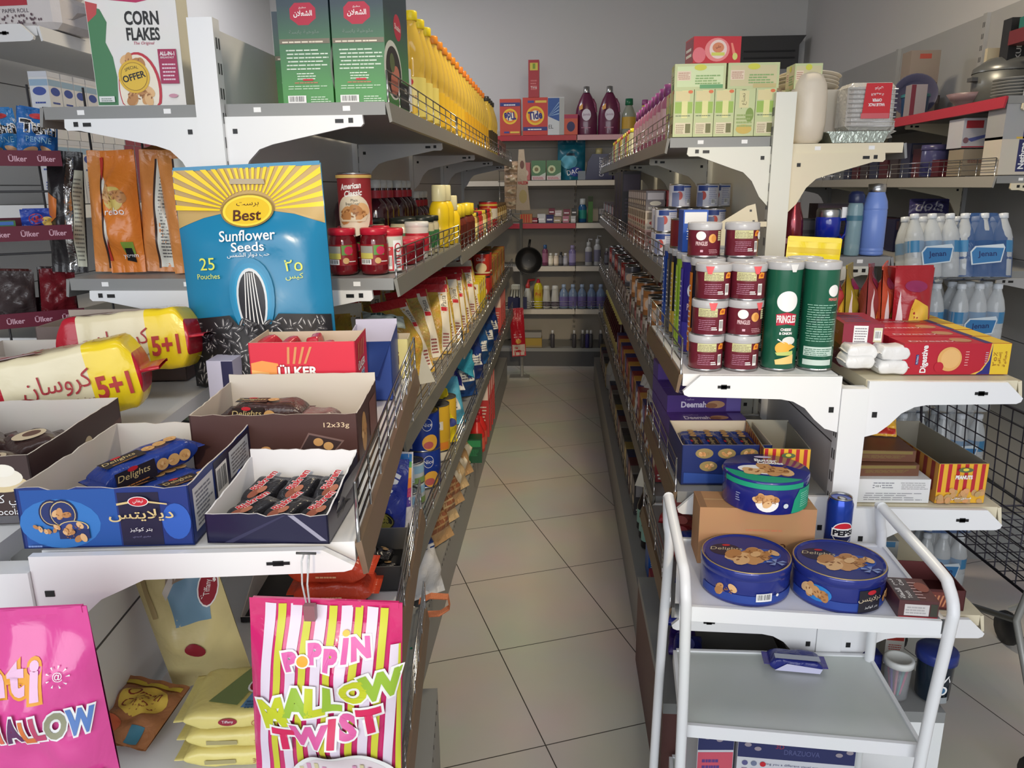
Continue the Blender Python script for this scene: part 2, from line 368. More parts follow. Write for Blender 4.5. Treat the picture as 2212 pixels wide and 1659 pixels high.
def gondola(name, label, O, ang, bays, top, panel, sides, style='tall', frame=WHITE, base=.2, kick=None, first_white=WHITE):
    """sides: {+1 or -1: dict(depth, z (per bay list or list), fence, rail, bays)}; local y runs along the unit, z are shelf tops"""
    t = thing(name, label, 'shelving unit', O, ang)
    ys = [0]
    for b in bays: ys.append(ys[-1]+b)
    for i, y in enumerate(ys):
        q = MB(); yy = y
        q.box(-.0275, yy-.016, 0, .0275, yy+.016, top, frame)
        if i == 0 or i == 1:
            n = int((top-.15)/.05)
            for k in range(n):
                z = top-.06-k*.05
                for s in (-1, 1): q.box(s*.0278-.0006, yy-.008, z, s*.0278+.0006, yy-.003, z+.022, DGREY); q.box(s*.0278-.0006, yy+.004, z, s*.0278+.0006, yy+.009, z+.022, DGREY)
        q.build('post', t)
    q = MB()
    q.box(-.009, .017, base, .009, ys[-1]-.017, panel, frame)
    z = base+.3
    while z < panel-.1:
        q.box(-.0098, .017, z, .0098, ys[-1]-.017, z+.003, DGREY); z += .34
    q.build('back_panel', t)
    for s, d in sides.items():
        D = d['depth']; kx = d.get('kick', D+.02)
        nb = d.get('bays', len(bays))
        q = MB(); a, b = sorted((s*.03, s*kx)); q.box(a, 0, 0, b, ys[nb], base-.03, d.get('kickmat', kick or GREY)); q.build('plinth', t)
        q = MB(); q.box(a, 0, base-.03, b, ys[nb], base-.0015, d.get('basemat', GREY))
        for k in range(int(ys[nb]/.04) if d.get('holes') else 0):
            xe = s*(kx+.0003); q.box(xe-.0006, .02+k*.04, base-.02, xe+.0006, .026+k*.04, base-.012, BLACK)
        q.build('base_shelf', t)
        for bi in range(nb):
            zs = d['z'][bi] if isinstance(d['z'][0], (list, tuple)) else d['z']
            for li, z in enumerate(zs):
                if z is None: continue
                dd = d.get('depths', {}).get(li, D); L = ys[bi+1]-ys[bi]
                sm = d.get('mats', {}).get(li, GREY)
                q = MB(); a, b = sorted((s*.03, s*(dd-.006)))
                e = .003 if style == 'tall' else .012
                q.box(a, e, -.028, b, L-e, -.0015, sm)
                if style == 'tall' and bi == 0:
                    for xx in (.1, dd-.09): q.box(s*xx-.008, e-.0008, -.019, s*xx+.008, e, -.009, IW)
                sh = q.build('shelf', t, (0, ys[bi], z))
                q = MB(); x0, x1 = (dd-.006)*s, dd*s
                rm = d.get('rails', {}).get((li, bi), d.get('rail', GREY))
                q.prism([(s*(dd-.006), -.004), (s*(dd+.002), -.002), (s*(dd+.008), -.042), (s*(dd+.002), -.044)][::(1 if s > 0 else -1)], e, L-e, rm); q.build('price_rail', sh)
                if li in d.get('fence', ()) :
                    fence(L, d.get('fh', .062), d.get('wires', 3), d.get('gap', .13)).build('wire_fence', sh, (s*(dd-.002), 0, 0))
                bm_ = d.get('bmat', {}).get(li, frame if bi == 0 else d.get('farmat', frame))
                bracket(s, d.get('bl', dd-.055) if style == 'tall' else dd-.004, style, bm_, d.get('bk', 1.0)).build('shelf_bracket', sh, (0, -.006 if style != 'tall' else .0, -.028 if style == 'tall' else -.012*d.get('bk', 1.0)))
                if bi == nb-1: bracket(s, dd-.055 if style == 'tall' else dd-.004, style, frame).build('shelf_bracket', sh, (0, L, -.028 if style == 'tall' else -.012))
    return t
RED = mat((176, 34, 52), .4)
# long sunlit gondola and the low one before it
LT = (-.755, 1.70); LTB = [1.12, 1.05, 1.0, 1.0]
gondola('shelving_unit', 'long tall gondola shelving carrying oil bottles, jars and pasta along the aisle', (LT[0], LT[1], 0), 0, LTB, 1.848, 1.835,
    {1: dict(depth=.385, kick=.335, z=[[1.68, 1.305, .93, .585], [1.68, 1.268, .91, .58], [1.68, 1.268, .91, .58], [1.68, 1.268, .91, .58]], fence=(0, 1, 2, 3), holes=True, rail=mat((126, 124, 116), .4, noise=.1)),
     -1: dict(depth=.385, z=[1.68, 1.305, .93], bays=1)}, frame=WHITE, kick=GREY)
LSA = R(6.3); LS = (-.617, .745)
gondola('shelving_unit', 'low white gondola shelving with biscuit cartons on its upper shelf', (LS[0], LS[1], 0), LSA, [.90], 1.09, 1.07,
    {1: dict(depth=.39, z=[1.105, .765, .50], fence=(0, 1, 2), rail=BROWN, bk=.6, wires=4, fh=.07, gap=.12, holes=True, mats={0: WHITE, 1: WHITE}), -1: dict(depth=.39, z=[1.105], mats={0: WHITE})}, style='low', base=.26, kick=GREY)
# long shaded gondola and the low one before it
RT = (.605, 2.25); RTB = [.95, .9, .9, .9]
RTF = mat((226, 226, 214), .4, noise=.05)
gondola('shelving_unit', 'long tall gondola shelving with tea boxes and milk tins along the shaded aisle side', (RT[0], RT[1], 0), 0, RTB, 1.742, 1.62,
    {-1: dict(depth=.31, kick=.34, z=[1.63, 1.27, .92, .56], fence=(0, 1, 2, 3), rail=mat((120, 118, 112), .45, noise=.1)),
     1: dict(depth=.335, z=[1.61, 1.30], bays=1, mats={0: CREAM}, bmat={0: CREAM})}, frame=RTF, kick=GREY)
RS = (.617, 1.60)
gondola('shelving_unit', 'low white gondola shelving behind the trolley, holding chip cans and biscuit boxes', (RS[0], RS[1], 0), 0, [.615], 1.085, 1.07,
    {-1: dict(depth=.36, kick=.365, z=[1.11, .84, .55], fence=(0, 1, 2), rail=mat((120, 96, 72), .5, noise=.2), wires=3, fh=.075, gap=.16, kickmat=mat((104, 66, 62), .5, noise=.15), mats={0: WHITE}),
     1: dict(depth=.345, kick=.29, z=[1.10, .815, .55], mats={0: CREAM, 1: CREAM, 2: CREAM}, rail=CREAM, kickmat=WHITE)}, style='low', base=.30)
# back wall unit: its length runs along the wall
BU = (1.25, 6.83)
gondola('shelving_unit', 'wall shelving at the far end of the aisle with detergents and cleaning bottles', (BU[0], BU[1], 0), R(90), [1.13, 1.0, .95], 1.98, 1.96,
    {-1: dict(depth=.42, kick=.40, z=[1.90, 1.55, 1.21, .86, .50], fence=(4,), rail=mat((198, 190, 176), .5), rails={(0, 1): RED, (2, 1): RED, (0, 0): mat((196, 150, 158), .5)}, kickmat=DGREY)}, frame=mat((196, 186, 170), .5, noise=.08), base=.16, kick=DGREY)
# shelving along both side walls
RW = (1.955, 2.98)
gondola('shelving_unit', 'wall shelving beside the water packs, stacked with kitchenware and household boxes', (RW[0], RW[1], 0), 0, [.95, .95, .95], 2.25, 2.25,
    {-1: dict(depth=.38, z=[1.80, 1.525, 1.18], fence=(1,), rail=mat((150, 146, 138), .5), rails={(0, 0): RED}, bmat={0: CREAM, 1: CREAM})}, frame=mat((170, 170, 170), .5, noise=.05), base=.2)
LWU = (-1.93, 2.29)
gondola('shelving_unit', 'white wall shelving with tissue packs and milk cartons beyond the cereal box', (LWU[0], LWU[1], 0), 0, [1.0, 1.0], 2.25, 2.25,
    {1: dict(depth=.42, z=[1.965, 1.46, 1.05], rail=WHITE, mats={0: WHITE})}, style='low', base=.2)

# ---------------------------------------------------------------- the trolley
TR = (.46, 1.42)
def trolley():
    t = thing('trolley', 'white tubular serving trolley with two tins on its upper tray', 'trolley', (0, 0, 0))
    tw = mat((232, 234, 236), .35, noise=.06, nscale=9)
    def tray(z, c, h, m, nm):
        q = MB(); q.prism([(p[0], p[1]) for p in c], z-.012, z, m, 'z')
        for i in (0, 1, 2, 3):
            a, b = Vector((*c[i], 0)), Vector((*c[(i+1) % 4], 0)); d = (b-a).normalized(); n = Vector((d.y, -d.x, 0))*.008
            q.add([a+Vector((0, 0, z-h)), b+Vector((0, 0, z-h)), b+Vector((0, 0, z+.004)), a+Vector((0, 0, z+.004)), a+n+Vector((0, 0, z-h)), b+n+Vector((0, 0, z-h)), b+n+Vector((0, 0, z+.004)), a+n+Vector((0, 0, z+.004))],
                  [(0, 1, 2, 3), (7, 6, 5, 4), (3, 2, 6, 7), (4, 5, 1, 0)], tw)
        q.build(nm, t)
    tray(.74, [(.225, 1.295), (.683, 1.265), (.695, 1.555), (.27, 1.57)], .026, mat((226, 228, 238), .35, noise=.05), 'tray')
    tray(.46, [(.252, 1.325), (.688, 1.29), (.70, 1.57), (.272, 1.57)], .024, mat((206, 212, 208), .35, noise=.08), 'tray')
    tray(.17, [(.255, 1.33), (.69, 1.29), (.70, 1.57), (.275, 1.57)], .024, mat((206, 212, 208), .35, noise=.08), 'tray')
    def leg(pts, nm='leg'):
        q = MB(); q.tube(pts, .0105, tw, 14, smooth=5); return q.build(nm, t)
    # front uprights bend back over the upper tray into slanted handles
    leg([(.246, 1.312, .02), (.243, 1.30, .46), (.236, 1.285, .72), (.234, 1.287, .77), (.234, 1.31, .80), (.232, 1.34, .815), (.23, 1.46, .85), (.23, 1.52, .865)])
    leg([(.675, 1.265, .02), (.683, 1.262, .46), (.694, 1.252, .72), (.697, 1.255, .77), (.697, 1.28, .80), (.695, 1.31, .813), (.68, 1.46, .835), (.674, 1.53, .845)])
    leg([(.225, 1.545, .02), (.232, 1.54, .46), (.236, 1.52, .74), (.232, 1.525, .8), (.23, 1.53, .86)]); leg([(.702, 1.56, .02), (.70, 1.56, .46), (.695, 1.56, .74), (.688, 1.558, .79), (.676, 1.545, .843)])
    for x, y in ((.246, 1.312), (.675, 1.265), (.225, 1.545), (.702, 1.56)):
        q = MB(); q.lathe([(.004, 0), (.02, .002), (.022, .012), (.02, .022), (.004, .024)], BLACK, 14, Matrix.Translation((x, y-.006, .022)) @ Matrix.Rotation(R(90), 4, 'Y')); q.build('caster', t)
trolley()
# ---------------------------------------------------------------- kit of goods
def carton(w, d, h, m, tops=None, bev=.0):
    q = MB()
    if tops is None: q.box(-w/2, -d/2, 0, w/2, d/2, h, m, bev=bev)
    else:
        q.box(-w/2, -d/2, 0, w/2, d/2, h, m, skip='t'); q.box(-w/2, -d/2, h-.0001, w/2, d/2, h, tops, skip='bfrkl')
    return q, faces(q, w, d, h)
def tray(w, d, h, outer, inner, hr=None, hs=None, torn=0.0, seed=1, th=.002, hl=None):   # open display carton; front wall may be torn along its top edge
    q = MB(); r = random.Random(seed); hr = hr or h; hs = hs or h; hl = hl or hs
    q.box(-w/2, -d/2, 0, w/2, d/2, .002, outer)
    def wall(a, b, za, zb, tear, n=14):
        a = Vector((*a, 0)); b = Vector((*b, 0)); t = (b-a).normalized(); nrm = Vector((t.y, -t.x, 0))*th
        zs = [za+(zb-za)*k/n + (r.uniform(-1, .4)*tear if 0 < k < n else 0) for k in range(n+1)]
        P = [a+(b-a)*k/n for k in range(n+1)]
        vs = [p for p in P] + [p+Vector((0, 0, z)) for p, z in zip(P, zs)]
        q.add(vs, [(k, k+1, n+2+k, n+1+k) for k in range(n)], outer)
        vi = [p-nrm for p in P] + [p-nrm+Vector((0, 0, z)) for p, z in zip(P, zs)]
        q.add(vi, [(k+1, k, n+1+k, n+2+k) for k in range(n)], inner)
        q.add(vs[n+1:]+vi[n+1:], [(k, k+1, n+2+k, n+1+k) for k in range(n)], inner)
        q.add([vs[0], vi[0], vi[n+1], vs[n+1]], [(0, 1, 2, 3)], outer); q.add([vs[n], vi[n], vi[2*n+1], vs[2*n+1]], [(3, 2, 1, 0)], outer)
    wall((-w/2, -d/2), (w/2, -d/2), h, h, torn); wall((w/2, -d/2), (w/2, d/2), h, hs, torn*.6); wall((w/2, d/2), (-w/2, d/2), hr, hr, torn*.6); wall((-w/2, d/2), (-w/2, -d/2), hl, h, torn*.6)
    return q, faces(q, w, d, h)
def pouch(w, h, t, m, mb=None, stand=True, seal=.05, wr=.004, seed=0, back=None, nu=20, nv=26, pin=.0, topm=None, lean=0.0):
    q = MB(); r = random.Random(seed); ph = [r.uniform(0, 6.28) for _ in range(6)]
    def S(v):
        a = min(1, max(0, (1-seal-v)/.30)); a = a*a*(3-2*a); b = 1 if stand else min(1, max(0, (v-seal)/.25))
        b = b*b*(3-2*b); return a*b
    def pt(x, z, side, o=0.0):
        u = max(-1, min(1, 2*x/w)); v = max(0, min(1, z/h)); s = S(v)
        y = t/2*max(0, 1-abs(u)**2.4)**.75*s + (.0012)
        y += wr*s*(math.sin(5*v*3+u*4+ph[0])+.7*math.sin(17*v-6*u+ph[1])+.5*math.sin(9*u+11*v+ph[2]))*(1-u*u)
        y += wr*.4*math.sin(9*u+ph[3])*(1-s)
        xx = x*(1-pin*(1-4*(v-.5)**2))
        return (xx, side*y - o - lean*z, z) if side < 0 else (xx, side*y + o - lean*z, z)
    q.grid(lambda a, b: pt((a-.5)*w, b*h, -1), nu, nv, m); q.grid(lambda a, b: pt((a-.5)*w, b*h, 1), nu, nv, back or m, flip=True)
    P = Pr(q, lambda u, v, o: pt(u, v, -1, o), .010)
    B = Pr(q, lambda u, v, o: pt(-u, v, 1, o), .016)
    return q, P, B
def flowpack(L, H, D, m, endm=None, fin=.016, wr=.0015, seed=0, nx=22, taper=.55, e=.38, bands=None):   # wrapped bar lying along x, crimped fins at both ends; base at z = 0
    q = MB(); r = random.Random(seed); ph = [r.uniform(0, 6.28) for _ in range(4)]; n = 20
    def sec(x):
        a = (L/2-fin-abs(x))/(min(H, D)*taper+1e-6); a = max(0, min(1, a)); return a**.45 if a > 0 else 0
    def pt(x, k):
        t = 2*PI*k/n; s = sec(x)
        c, d = math.cos(t), math.sin(t)
        yy = math.copysign(abs(c)**e, c)*D/2; zz = math.copysign(abs(d)**e, d)*H/2
        w = wr*(math.sin(60*x+3*t+ph[0])+math.sin(140*x+ph[1]+t))*.5
        return (x, yy*(.93+.07*s)+w*c, H/2+zz*(s if s > .04 else .04)+w*d)
    xs = [-L/2, -L/2+fin*.5, -L/2+fin] + [-L/2+fin+(L-2*fin)*(.5-.5*math.cos(PI*k/nx)) for k in range(1, nx)] + [L/2-fin, L/2-fin*.5, L/2]
    vs = [pt(x, k) for x in xs for k in range(n)]; fb = []; fe = []
    for i in range(len(xs)-1):
        for k in range(n):
            j = (k+1) % n; f = (i*n+k, i*n+j, (i+1)*n+j, (i+1)*n+k)
            (fe if i < 3 or i > len(xs)-5 else fb).append(f)
    if bands:
        for x0, x1, bm in bands: q.add(vs, [f for f in fb+fe if x0 <= (vs[f[0]][0]+vs[f[2]][0])/2/L < x1], bm, True)
    else: q.add(vs, fb, m, True); q.add(vs, fe, endm or m, True)
    F_ = Pr(q, lambda u, v, o: (u, -D/2-.0006-wr*.6-o, v), None); T_ = Pr(q, lambda u, v, o: (u, v, H+.0006+wr*.6+o), None)
    return q, F_, T_
def can_body(r, h, m, rim=STEEL, lid=STEEL, seg=28):
    q = MB(); q.lathe([(r*.97, 0), (r, .003), (r, h-.003), (r*.98, h)], m, seg, cap=False)
    q.lathe([(r*.9, .001), (r*1.01, 0), (r*1.015, .003), (r, .005)], rim, seg); q.lathe([(r, h-.004), (r*1.015, h-.002), (r*1.01, h), (r*.95, h), (r*.93, h-.003)], rim, seg, cap=False)
    q.lathe([(r*.93, h-.0035), (r*.5, h-.003), (r*.48, h-.0035), (.0005, h-.0035)], lid, seg, cap=False)
    return q, cyl(q, r)
def bottle_thing(name, label, cat, prof, m, capp, capm, loc, rz=0, group=None, lab=None, labm=None, seg=20, sx=1, sy=1, liquid=None, extra=None, prints=None):
    t = thing(name, label, cat, loc, rz, group)
    q = MB(); q.lathe(prof, m, seg, sx=sx, sy=sy)
    if extra: extra(q)
    q.build('body', t)
    q = MB(); q.lathe(capp, capm, 16); q.build('cap', t)
    if lab:
        z0, z1, r = lab; q = MB(); q.lathe([(r+.0006, z0), (r+.0006, z1)], labm, seg, sx=sx, sy=sy, cap=False)
        if prints: prints(cyl(q, r+.0008))
        q.build('label', t)
    return t
def place_row(proto, pts, desc, group, used=None, rz=0.0, jit=0.0, tail=None, ends=False):
    """first point moves the prototype, the others get copies; the label counts them along the row"""
    r = random.Random(len(desc)); out = []; used = used or []
    for i, p in enumerate(pts):
        a = rz + (r.uniform(-jit, jit) if jit else 0)
        o = proto if i == 0 else dup(proto, p, a)
        o.location = p; o.rotation_euler = (0, 0, a)
        o['label'] = desc.replace('#', ORD[i] if i < len(ORD) else 'far'); o['group'] = group; out.append(o)
    return out
# ---------------------------------------------------------------- low gondola: biscuit cartons on the upper shelf (z = 1.105)
ZL = 1.105
def cookies(P, u, v, s, seed=1, n=4):
    st = P.st; P.st = .00007 if P.edge else .00003; r = random.Random(seed); a, b, c = ink(206, 150, 92), ink(186, 128, 72), ink(224, 178, 122)
    for k in range(n): P.ell(u+r.uniform(-1, 1)*s, v+r.uniform(-.45, .45)*s, s*.55, s*.36, [a, b, c][k % 3], 12, r.uniform(0, 3))
    for k in range(n*2): P.ell(u+r.uniform(-1, 1)*s, v+r.uniform(-.35, .35)*s, s*.12, s*.06, ink(150, 96, 50), 6, r.uniform(0, 3))
    P.st = st
NAVY = card(26, 52, 130); NAVY2 = card(30, 30, 62); GOLD = ink(214, 190, 128)
# blue cookie carton
p = atz(250, 1187, ZL); rz = R(5.5); d_ = .245; w_ = .192
t = thing('biscuit_carton', 'open blue cookie carton with torn front edge at the near end of the low gondola', 'box', (p.x-.015-.006, p.y+d_/2+.004, ZL), rz)
q, f = tray(w_, d_, .073, NAVY, INNER, torn=.004, seed=2)
P = f['f']
P.rect(.005, .002, .11, .071, ink(28, 84, 168)); P.ell(.045, .03, .045, .03, ink(46, 120, 200)); P.rect(.112, .0015, .158, .066, NAVY2); P.ell(.175, .03, .016, .022, ink(40, 92, 190))
for u, v, s in ((.038, .043, .015), (.05, .042, .016)): P.ell(u, v, s, s*1.1, ink(24, 34, 84)); P.ell(u, v, s*.88, s*.97, GOLD); P.ell(u, v, s*.82, s*.9, ink(34, 50, 110))
cookies(P, .052, .04, .010, 3)
P.ell(.06, .026, .017, .008, GOLD); P.ell(.06, .026, .0155, .007, ink(40, 60, 130)); P.rect(.043, .012, .077, .024, ink(30, 44, 100)); cookies(P, .06, .026, .009, 4); cookies(P, .06, .016, .01, 8, 3)
for k in range(4): cookies(P, .022+.011*k, .026-.004*(k % 2), .006, 10+k, 3)
P.poly([(.112, .052), (.135, .056), (.135, .0585), (.112, .0545)], GOLD); P.poly([(.138, .056), (.168, .052), (.168, .0535), (.138, .0585)], GOLD)
P.ell(.1365, .0565, .0115, .006, IW); P.ell(.1365, .0565, .0105, .0052, IR); P.txt('تيفاني', .1365, .0565, .0055, IW)
P.txt('ديلايتس', .138, .040, .015, GOLD, .072, bold=.012); P.txt('بتر كوكيز', .136, .0225, .0055, IW, .025); P.txt('مغري لديدي', .136, .014, .003, ink(120, 120, 160), .02); P.lines(.008, .004, .025, .008, 1, ink(120, 150, 210))
P = f['r']
P.rect(.01, .012, .075, .064, ink(205, 208, 216)); P.lines(.015, .016, .07, .06, 9, ink(120, 124, 140), 5); P.rect(.08, .004, .24, .07, NAVY2); P.bars(.085, .02, .125, .06, 14); P.rect(.135, .028, .215, .064, ink(200, 204, 212)); P.lines(.14, .032, .21, .06, 6, ink(120, 120, 130), 6)
q.build('tray', t)
def delights_pack(nm_label, loc, rz, rot=None, m=film(30, 58, 146), seed=0, L=.17, brown=False):
    t = thing('biscuit_pack', nm_label, 'biscuits', loc, rz, rot=rot)
    q, Fp, Tp = flowpack(L, .03, .05, m, m, seed=seed, fin=.01)
    for P, h in ((Fp, .03), (Tp, 0)):
        v = .015 if h else 0
        P.rect(-L*.36, v-.012, 0, v+.012, ink(36, 30, 40) if not brown else ink(40, 26, 24)); P.txt('Delights', -L*.2, v+.002, .011, GOLD, .044, shear=.2); P.ell(-L*.2, v+.0105, .007, .003, IR); P.lines(-L*.3, v-.010, -L*.06, v-.007, 1, ink(190, 120, 60))
        for k in range(2 if brown else 3):
            P.ell(L*.06+.016*k, v, .0085, .008, ink(206, 158, 96)); cookies(P, L*.06+.016*k, v, .005, seed+k, 3)
            if brown: break
    q.build('wrapper', t); return t
b0 = Vector((p.x-.02, p.y, ZL))
for i, (dx, dy, dz, a, tl) in enumerate([(-.005, .135, .003, 62, 0), (.052, .14, .003, 70, 4), (-.02, .15, .034, 60, -6)]):
    delights_pack(['dark blue cookie pack lying lowest in the open blue carton', 'dark blue cookie pack against the barcoded side of the blue carton', 'dark blue cookie pack riding on top inside the blue carton'][i], (p.x-.02+dx, p.y+dy, ZL+dz), R(a), rot=(0, R(tl), R(a)), seed=i+4, L=.15)
# black carton with foil biscuit packs
p = atz(576, 1180, ZL); w_ = .142; d_ = .15
t = thing('biscuit_carton', 'small open near-black carton with white inside beside the blue cookie carton', 'box', (p.x+.004, p.y+d_/2+.006, ZL), R(1.5))
q, f = tray(w_, d_, .036, mat((34, 34, 66), .25, noise=.1), mat((226, 226, 230), .6, noise=.05), hr=.062, hs=.06, hl=.052, torn=.003, seed=5)
P = f['f']; P.poly([(.02, .001), (.09, .035), (.094, .035), (.03, .001)], ink(48, 48, 82)); P.poly([(.096, .035), (.132, .004), (.139, .004), (.103, .035)], ink(150, 150, 172)); q.build('tray', t)
q = MB(); q.grid(lambda a, b: (w_/2+.004+.012*b, -d_/2+.02+a*(d_-.04), .03+.036*b), 8, 4, mat((34, 34, 66), .25, noise=.1)); q.build('flap', t)
for i, (dx, dy, dz, a, tl) in enumerate([(-.045, .105, .012, 72, 12), (.0, .105, .014, 78, 12), (.042, .108, .014, 84, 12), (-.038, .045, .010, 60, 8), (.006, .042, .012, 66, 8), (.048, .045, .012, 72, 8)]):
    w = ['against the torn white wall', 'in the middle of the far row', 'by the raised flap', 'at the torn front corner', 'in the middle of the front row', 'near the front under the flap'][i]
    t = thing('biscuit_pack', f'black foil biscuit pack {w} of the near-black carton', 'biscuits', (p.x+.004+dx, p.y+.006+dy, ZL+dz), rot=(0, R(-tl), R(a)), group=None)
    q, Fp, Tp = flowpack(.07, .02, .036, film(44, 44, 50, .7), film(60, 60, 66), seed=i, fin=.008)
    Tp.txt('Biskrem', .006, .003, .012, IR, .045, rot=0, bold=.03, shear=.15, out=IW, ow=.05); Tp.ell(-.022, -.003, .011, .006, ink(150, 80, 60)); Tp.ell(-.012, -.008, .008, .005, ink(180, 110, 84)); q.build('wrapper', t)
# brown 12x33g carton
w_, d_ = .235, .175; o3 = Vector((-.41, 1.005+d_/2, ZL))
BRN = card(78, 48, 44)
t = thing('biscuit_carton', 'open brown chocolate-chip biscuit carton printed 12x33g behind the near-black carton', 'box', o3, R(5))
q, f = tray(w_, d_, .088, BRN, mat((206, 196, 184), .7, noise=.1), hr=.105, hs=.092, torn=.002, seed=8)
P = f['f']; P.txt('12x33g', .205, .070, .009, ink(222, 196, 160), .036); P.poly([(.148, .03), (.165, .06), (.215, .048), (.2, .03)], ink(120, 92, 88)); P.poly([(.15, .031), (.166, .057), (.211, .046), (.198, .031)], ink(58, 40, 40)); P.ell(.178, .046, .007, .006, ink(200, 150, 90)); P.ell(.192, .040, .007, .006, ink(206, 158, 98)); cookies(P, .09, .03, .014, 2)
P = f['r']; P.ell(.05, .045, .02, .03, ink(190, 140, 84)); cookies(P, .05, .045, .016, 5); P.rect(.1, .02, .16, .075, ink(120, 76, 70)); q.build('tray', t)
t = delights_pack('brown chocolate-chip cookie pack lying in the open 12x33g carton', (o3.x-.03, o3.y-.005, ZL+.055), R(4), m=film(62, 40, 40), seed=9, L=.13, brown=True)
for dx, lab in ((.05, 'greyish brown biscuit pack leaning on the 12x33g carton wall'), (-.06, 'dark brown biscuit pack lowest in the 12x33g carton')):
    t = thing('biscuit_pack', lab, 'biscuits', (o3.x+dx, o3.y-.02, ZL+(.05 if dx > 0 else .004)), R(3)); q, Fp, Tp = flowpack(.09, .026, .05, film(118, 88, 88) if dx > 0 else film(50, 34, 34), seed=3); Fp.lines(-.03, .01, .03, .02, 1, ink(170, 110, 120)); q.build('wrapper', t)
for k in range(3):
    t = thing('biscuit_pack', f'dark biscuit pack filling the 12x33g carton, {ORD[k]} from its printed cookie side', 'biscuits', (o3.x+.07-.07*k, o3.y+.04, ZL+.004), R(92)); q, Fp, Tp = flowpack(.085, .04, .05, film(56, 40, 42), seed=k); q.build('wrapper', t)
# red stick-biscuit carton
w_, d_ = .172, .12; a = atz(665, 935, ZL); zt = aty(640, 740, a.y).z-ZL
UR = card(226, 34, 62)
t = thing('biscuit_carton', 'open red stick-biscuit carton in front of the blue sunflower seed bag', 'box', (a.x-.005, a.y+d_/2, ZL), R(6))
q, f = tray(w_, d_, zt, UR, TAN, hr=zt-.004, hs=zt, seed=3)
P = f['f']; H_ = zt; P.poly([(.002, .002), (.05, .002), (.055, H_*.45), (.045, H_-.035), (.02, H_-.03), (.002, H_-.034)], ink(240, 150, 70)); P.poly([(.002, .002), (.04, .002), (.03, H_-.05), (.002, H_-.045)], ink(244, 180, 100))
for k in range(4): P.poly([(.06+.009*k, H_-.036), (.064+.009*k, H_-.036), (.066+.012*k, H_-.008), (.062+.012*k, H_-.008)], ink(214, 140, 84))
P.txt('ÜLKER', .077, H_-.047, .020, IW, .064, bold=.03, out=ink(190, 24, 40), ow=.09); P.txt('stick', .078, H_-.068, .017, ink(60, 130, 190), .040, bold=.03, shear=.2, out=IW, ow=.08)
P = f['r']; P.rect(.002, .002, .118, H_*.4, ink(238, 130, 70)); P.txt('ÜLKER', .055, H_-.047, .016, IW, .07, bold=.03, out=ink(190, 24, 40), ow=.09); P.txt('stick', .06, H_-.066, .015, ink(60, 130, 190), .045, bold=.03, out=IW, ow=.08)
for k in range(4): P.poly([(.02+.016*k, H_-.036), (.026+.016*k, H_-.036), (.03+.018*k, H_-.008), (.024+.018*k, H_-.008)], ink(214, 140, 84))
q.build('tray', t)
for k in range(6):
    t2 = thing('biscuit_pack', f'red stick-biscuit packet, {ORD[k]} along inside the red carton', 'biscuits', (a.x-.07+.025*k, a.y+.055+.02*(k % 2), ZL+zt-.052-.006*(k % 3)), rot=(R(8*(k % 3)-8), R(-12+5*k), R(70+9*k)))
    q, Fp, Tp = flowpack(.08, .05, .02, film(196, 36, 56), seed=k, fin=.008); q.build('wrapper', t2)
# lavender carton end, blue carton and yellow carton next to the wire fence
a = atz(498, 850, ZL)
q, f = carton(.05, .06, .075, mat((206, 206, 232), .5, noise=.05)); f['f'].rect(.028, .001, .05, .074, ink(44, 44, 86)); tag(q.build('biscuit_carton', None, (a.x, a.y-.01, ZL), R(4)), 'pale lavender carton end showing under the sunflower seed bag', 'box')
w_, d_ = .085, .17; o5 = Vector((-.373, 1.475, ZL))
t = thing('biscuit_carton', 'open dark blue carton standing between red stick carton and wire fence', 'box', o5, R(8)); q, f = tray(w_, d_, .115, card(32, 70, 160), mat((196, 192, 214), .6), hs=.12, hr=.13); q.build('tray', t)
q = MB(); q.add([(-.0425, -.085, .115), (.0425, -.085, .115), (.02, -.14, .06), (-.03, -.13, .07)], [(0, 1, 2, 3), (3, 2, 1, 0)], card(32, 70, 160)); q.build('flap', t)
t = thing('biscuit_carton', 'pale yellow biscuit carton tucked at the wire fence behind the dark blue carton', 'box', (-.345, 1.602, ZL), R(7)); q, f = tray(.08, .07, .085, card(226, 214, 140), TAN, seed=4); f['r'].lines(.01, .015, .06, .07, 3, ink(120, 90, 60), 3, .8); f['f'].txt('Eti', .04, .045, .03, ink(120, 80, 50)); q.build('tray', t)
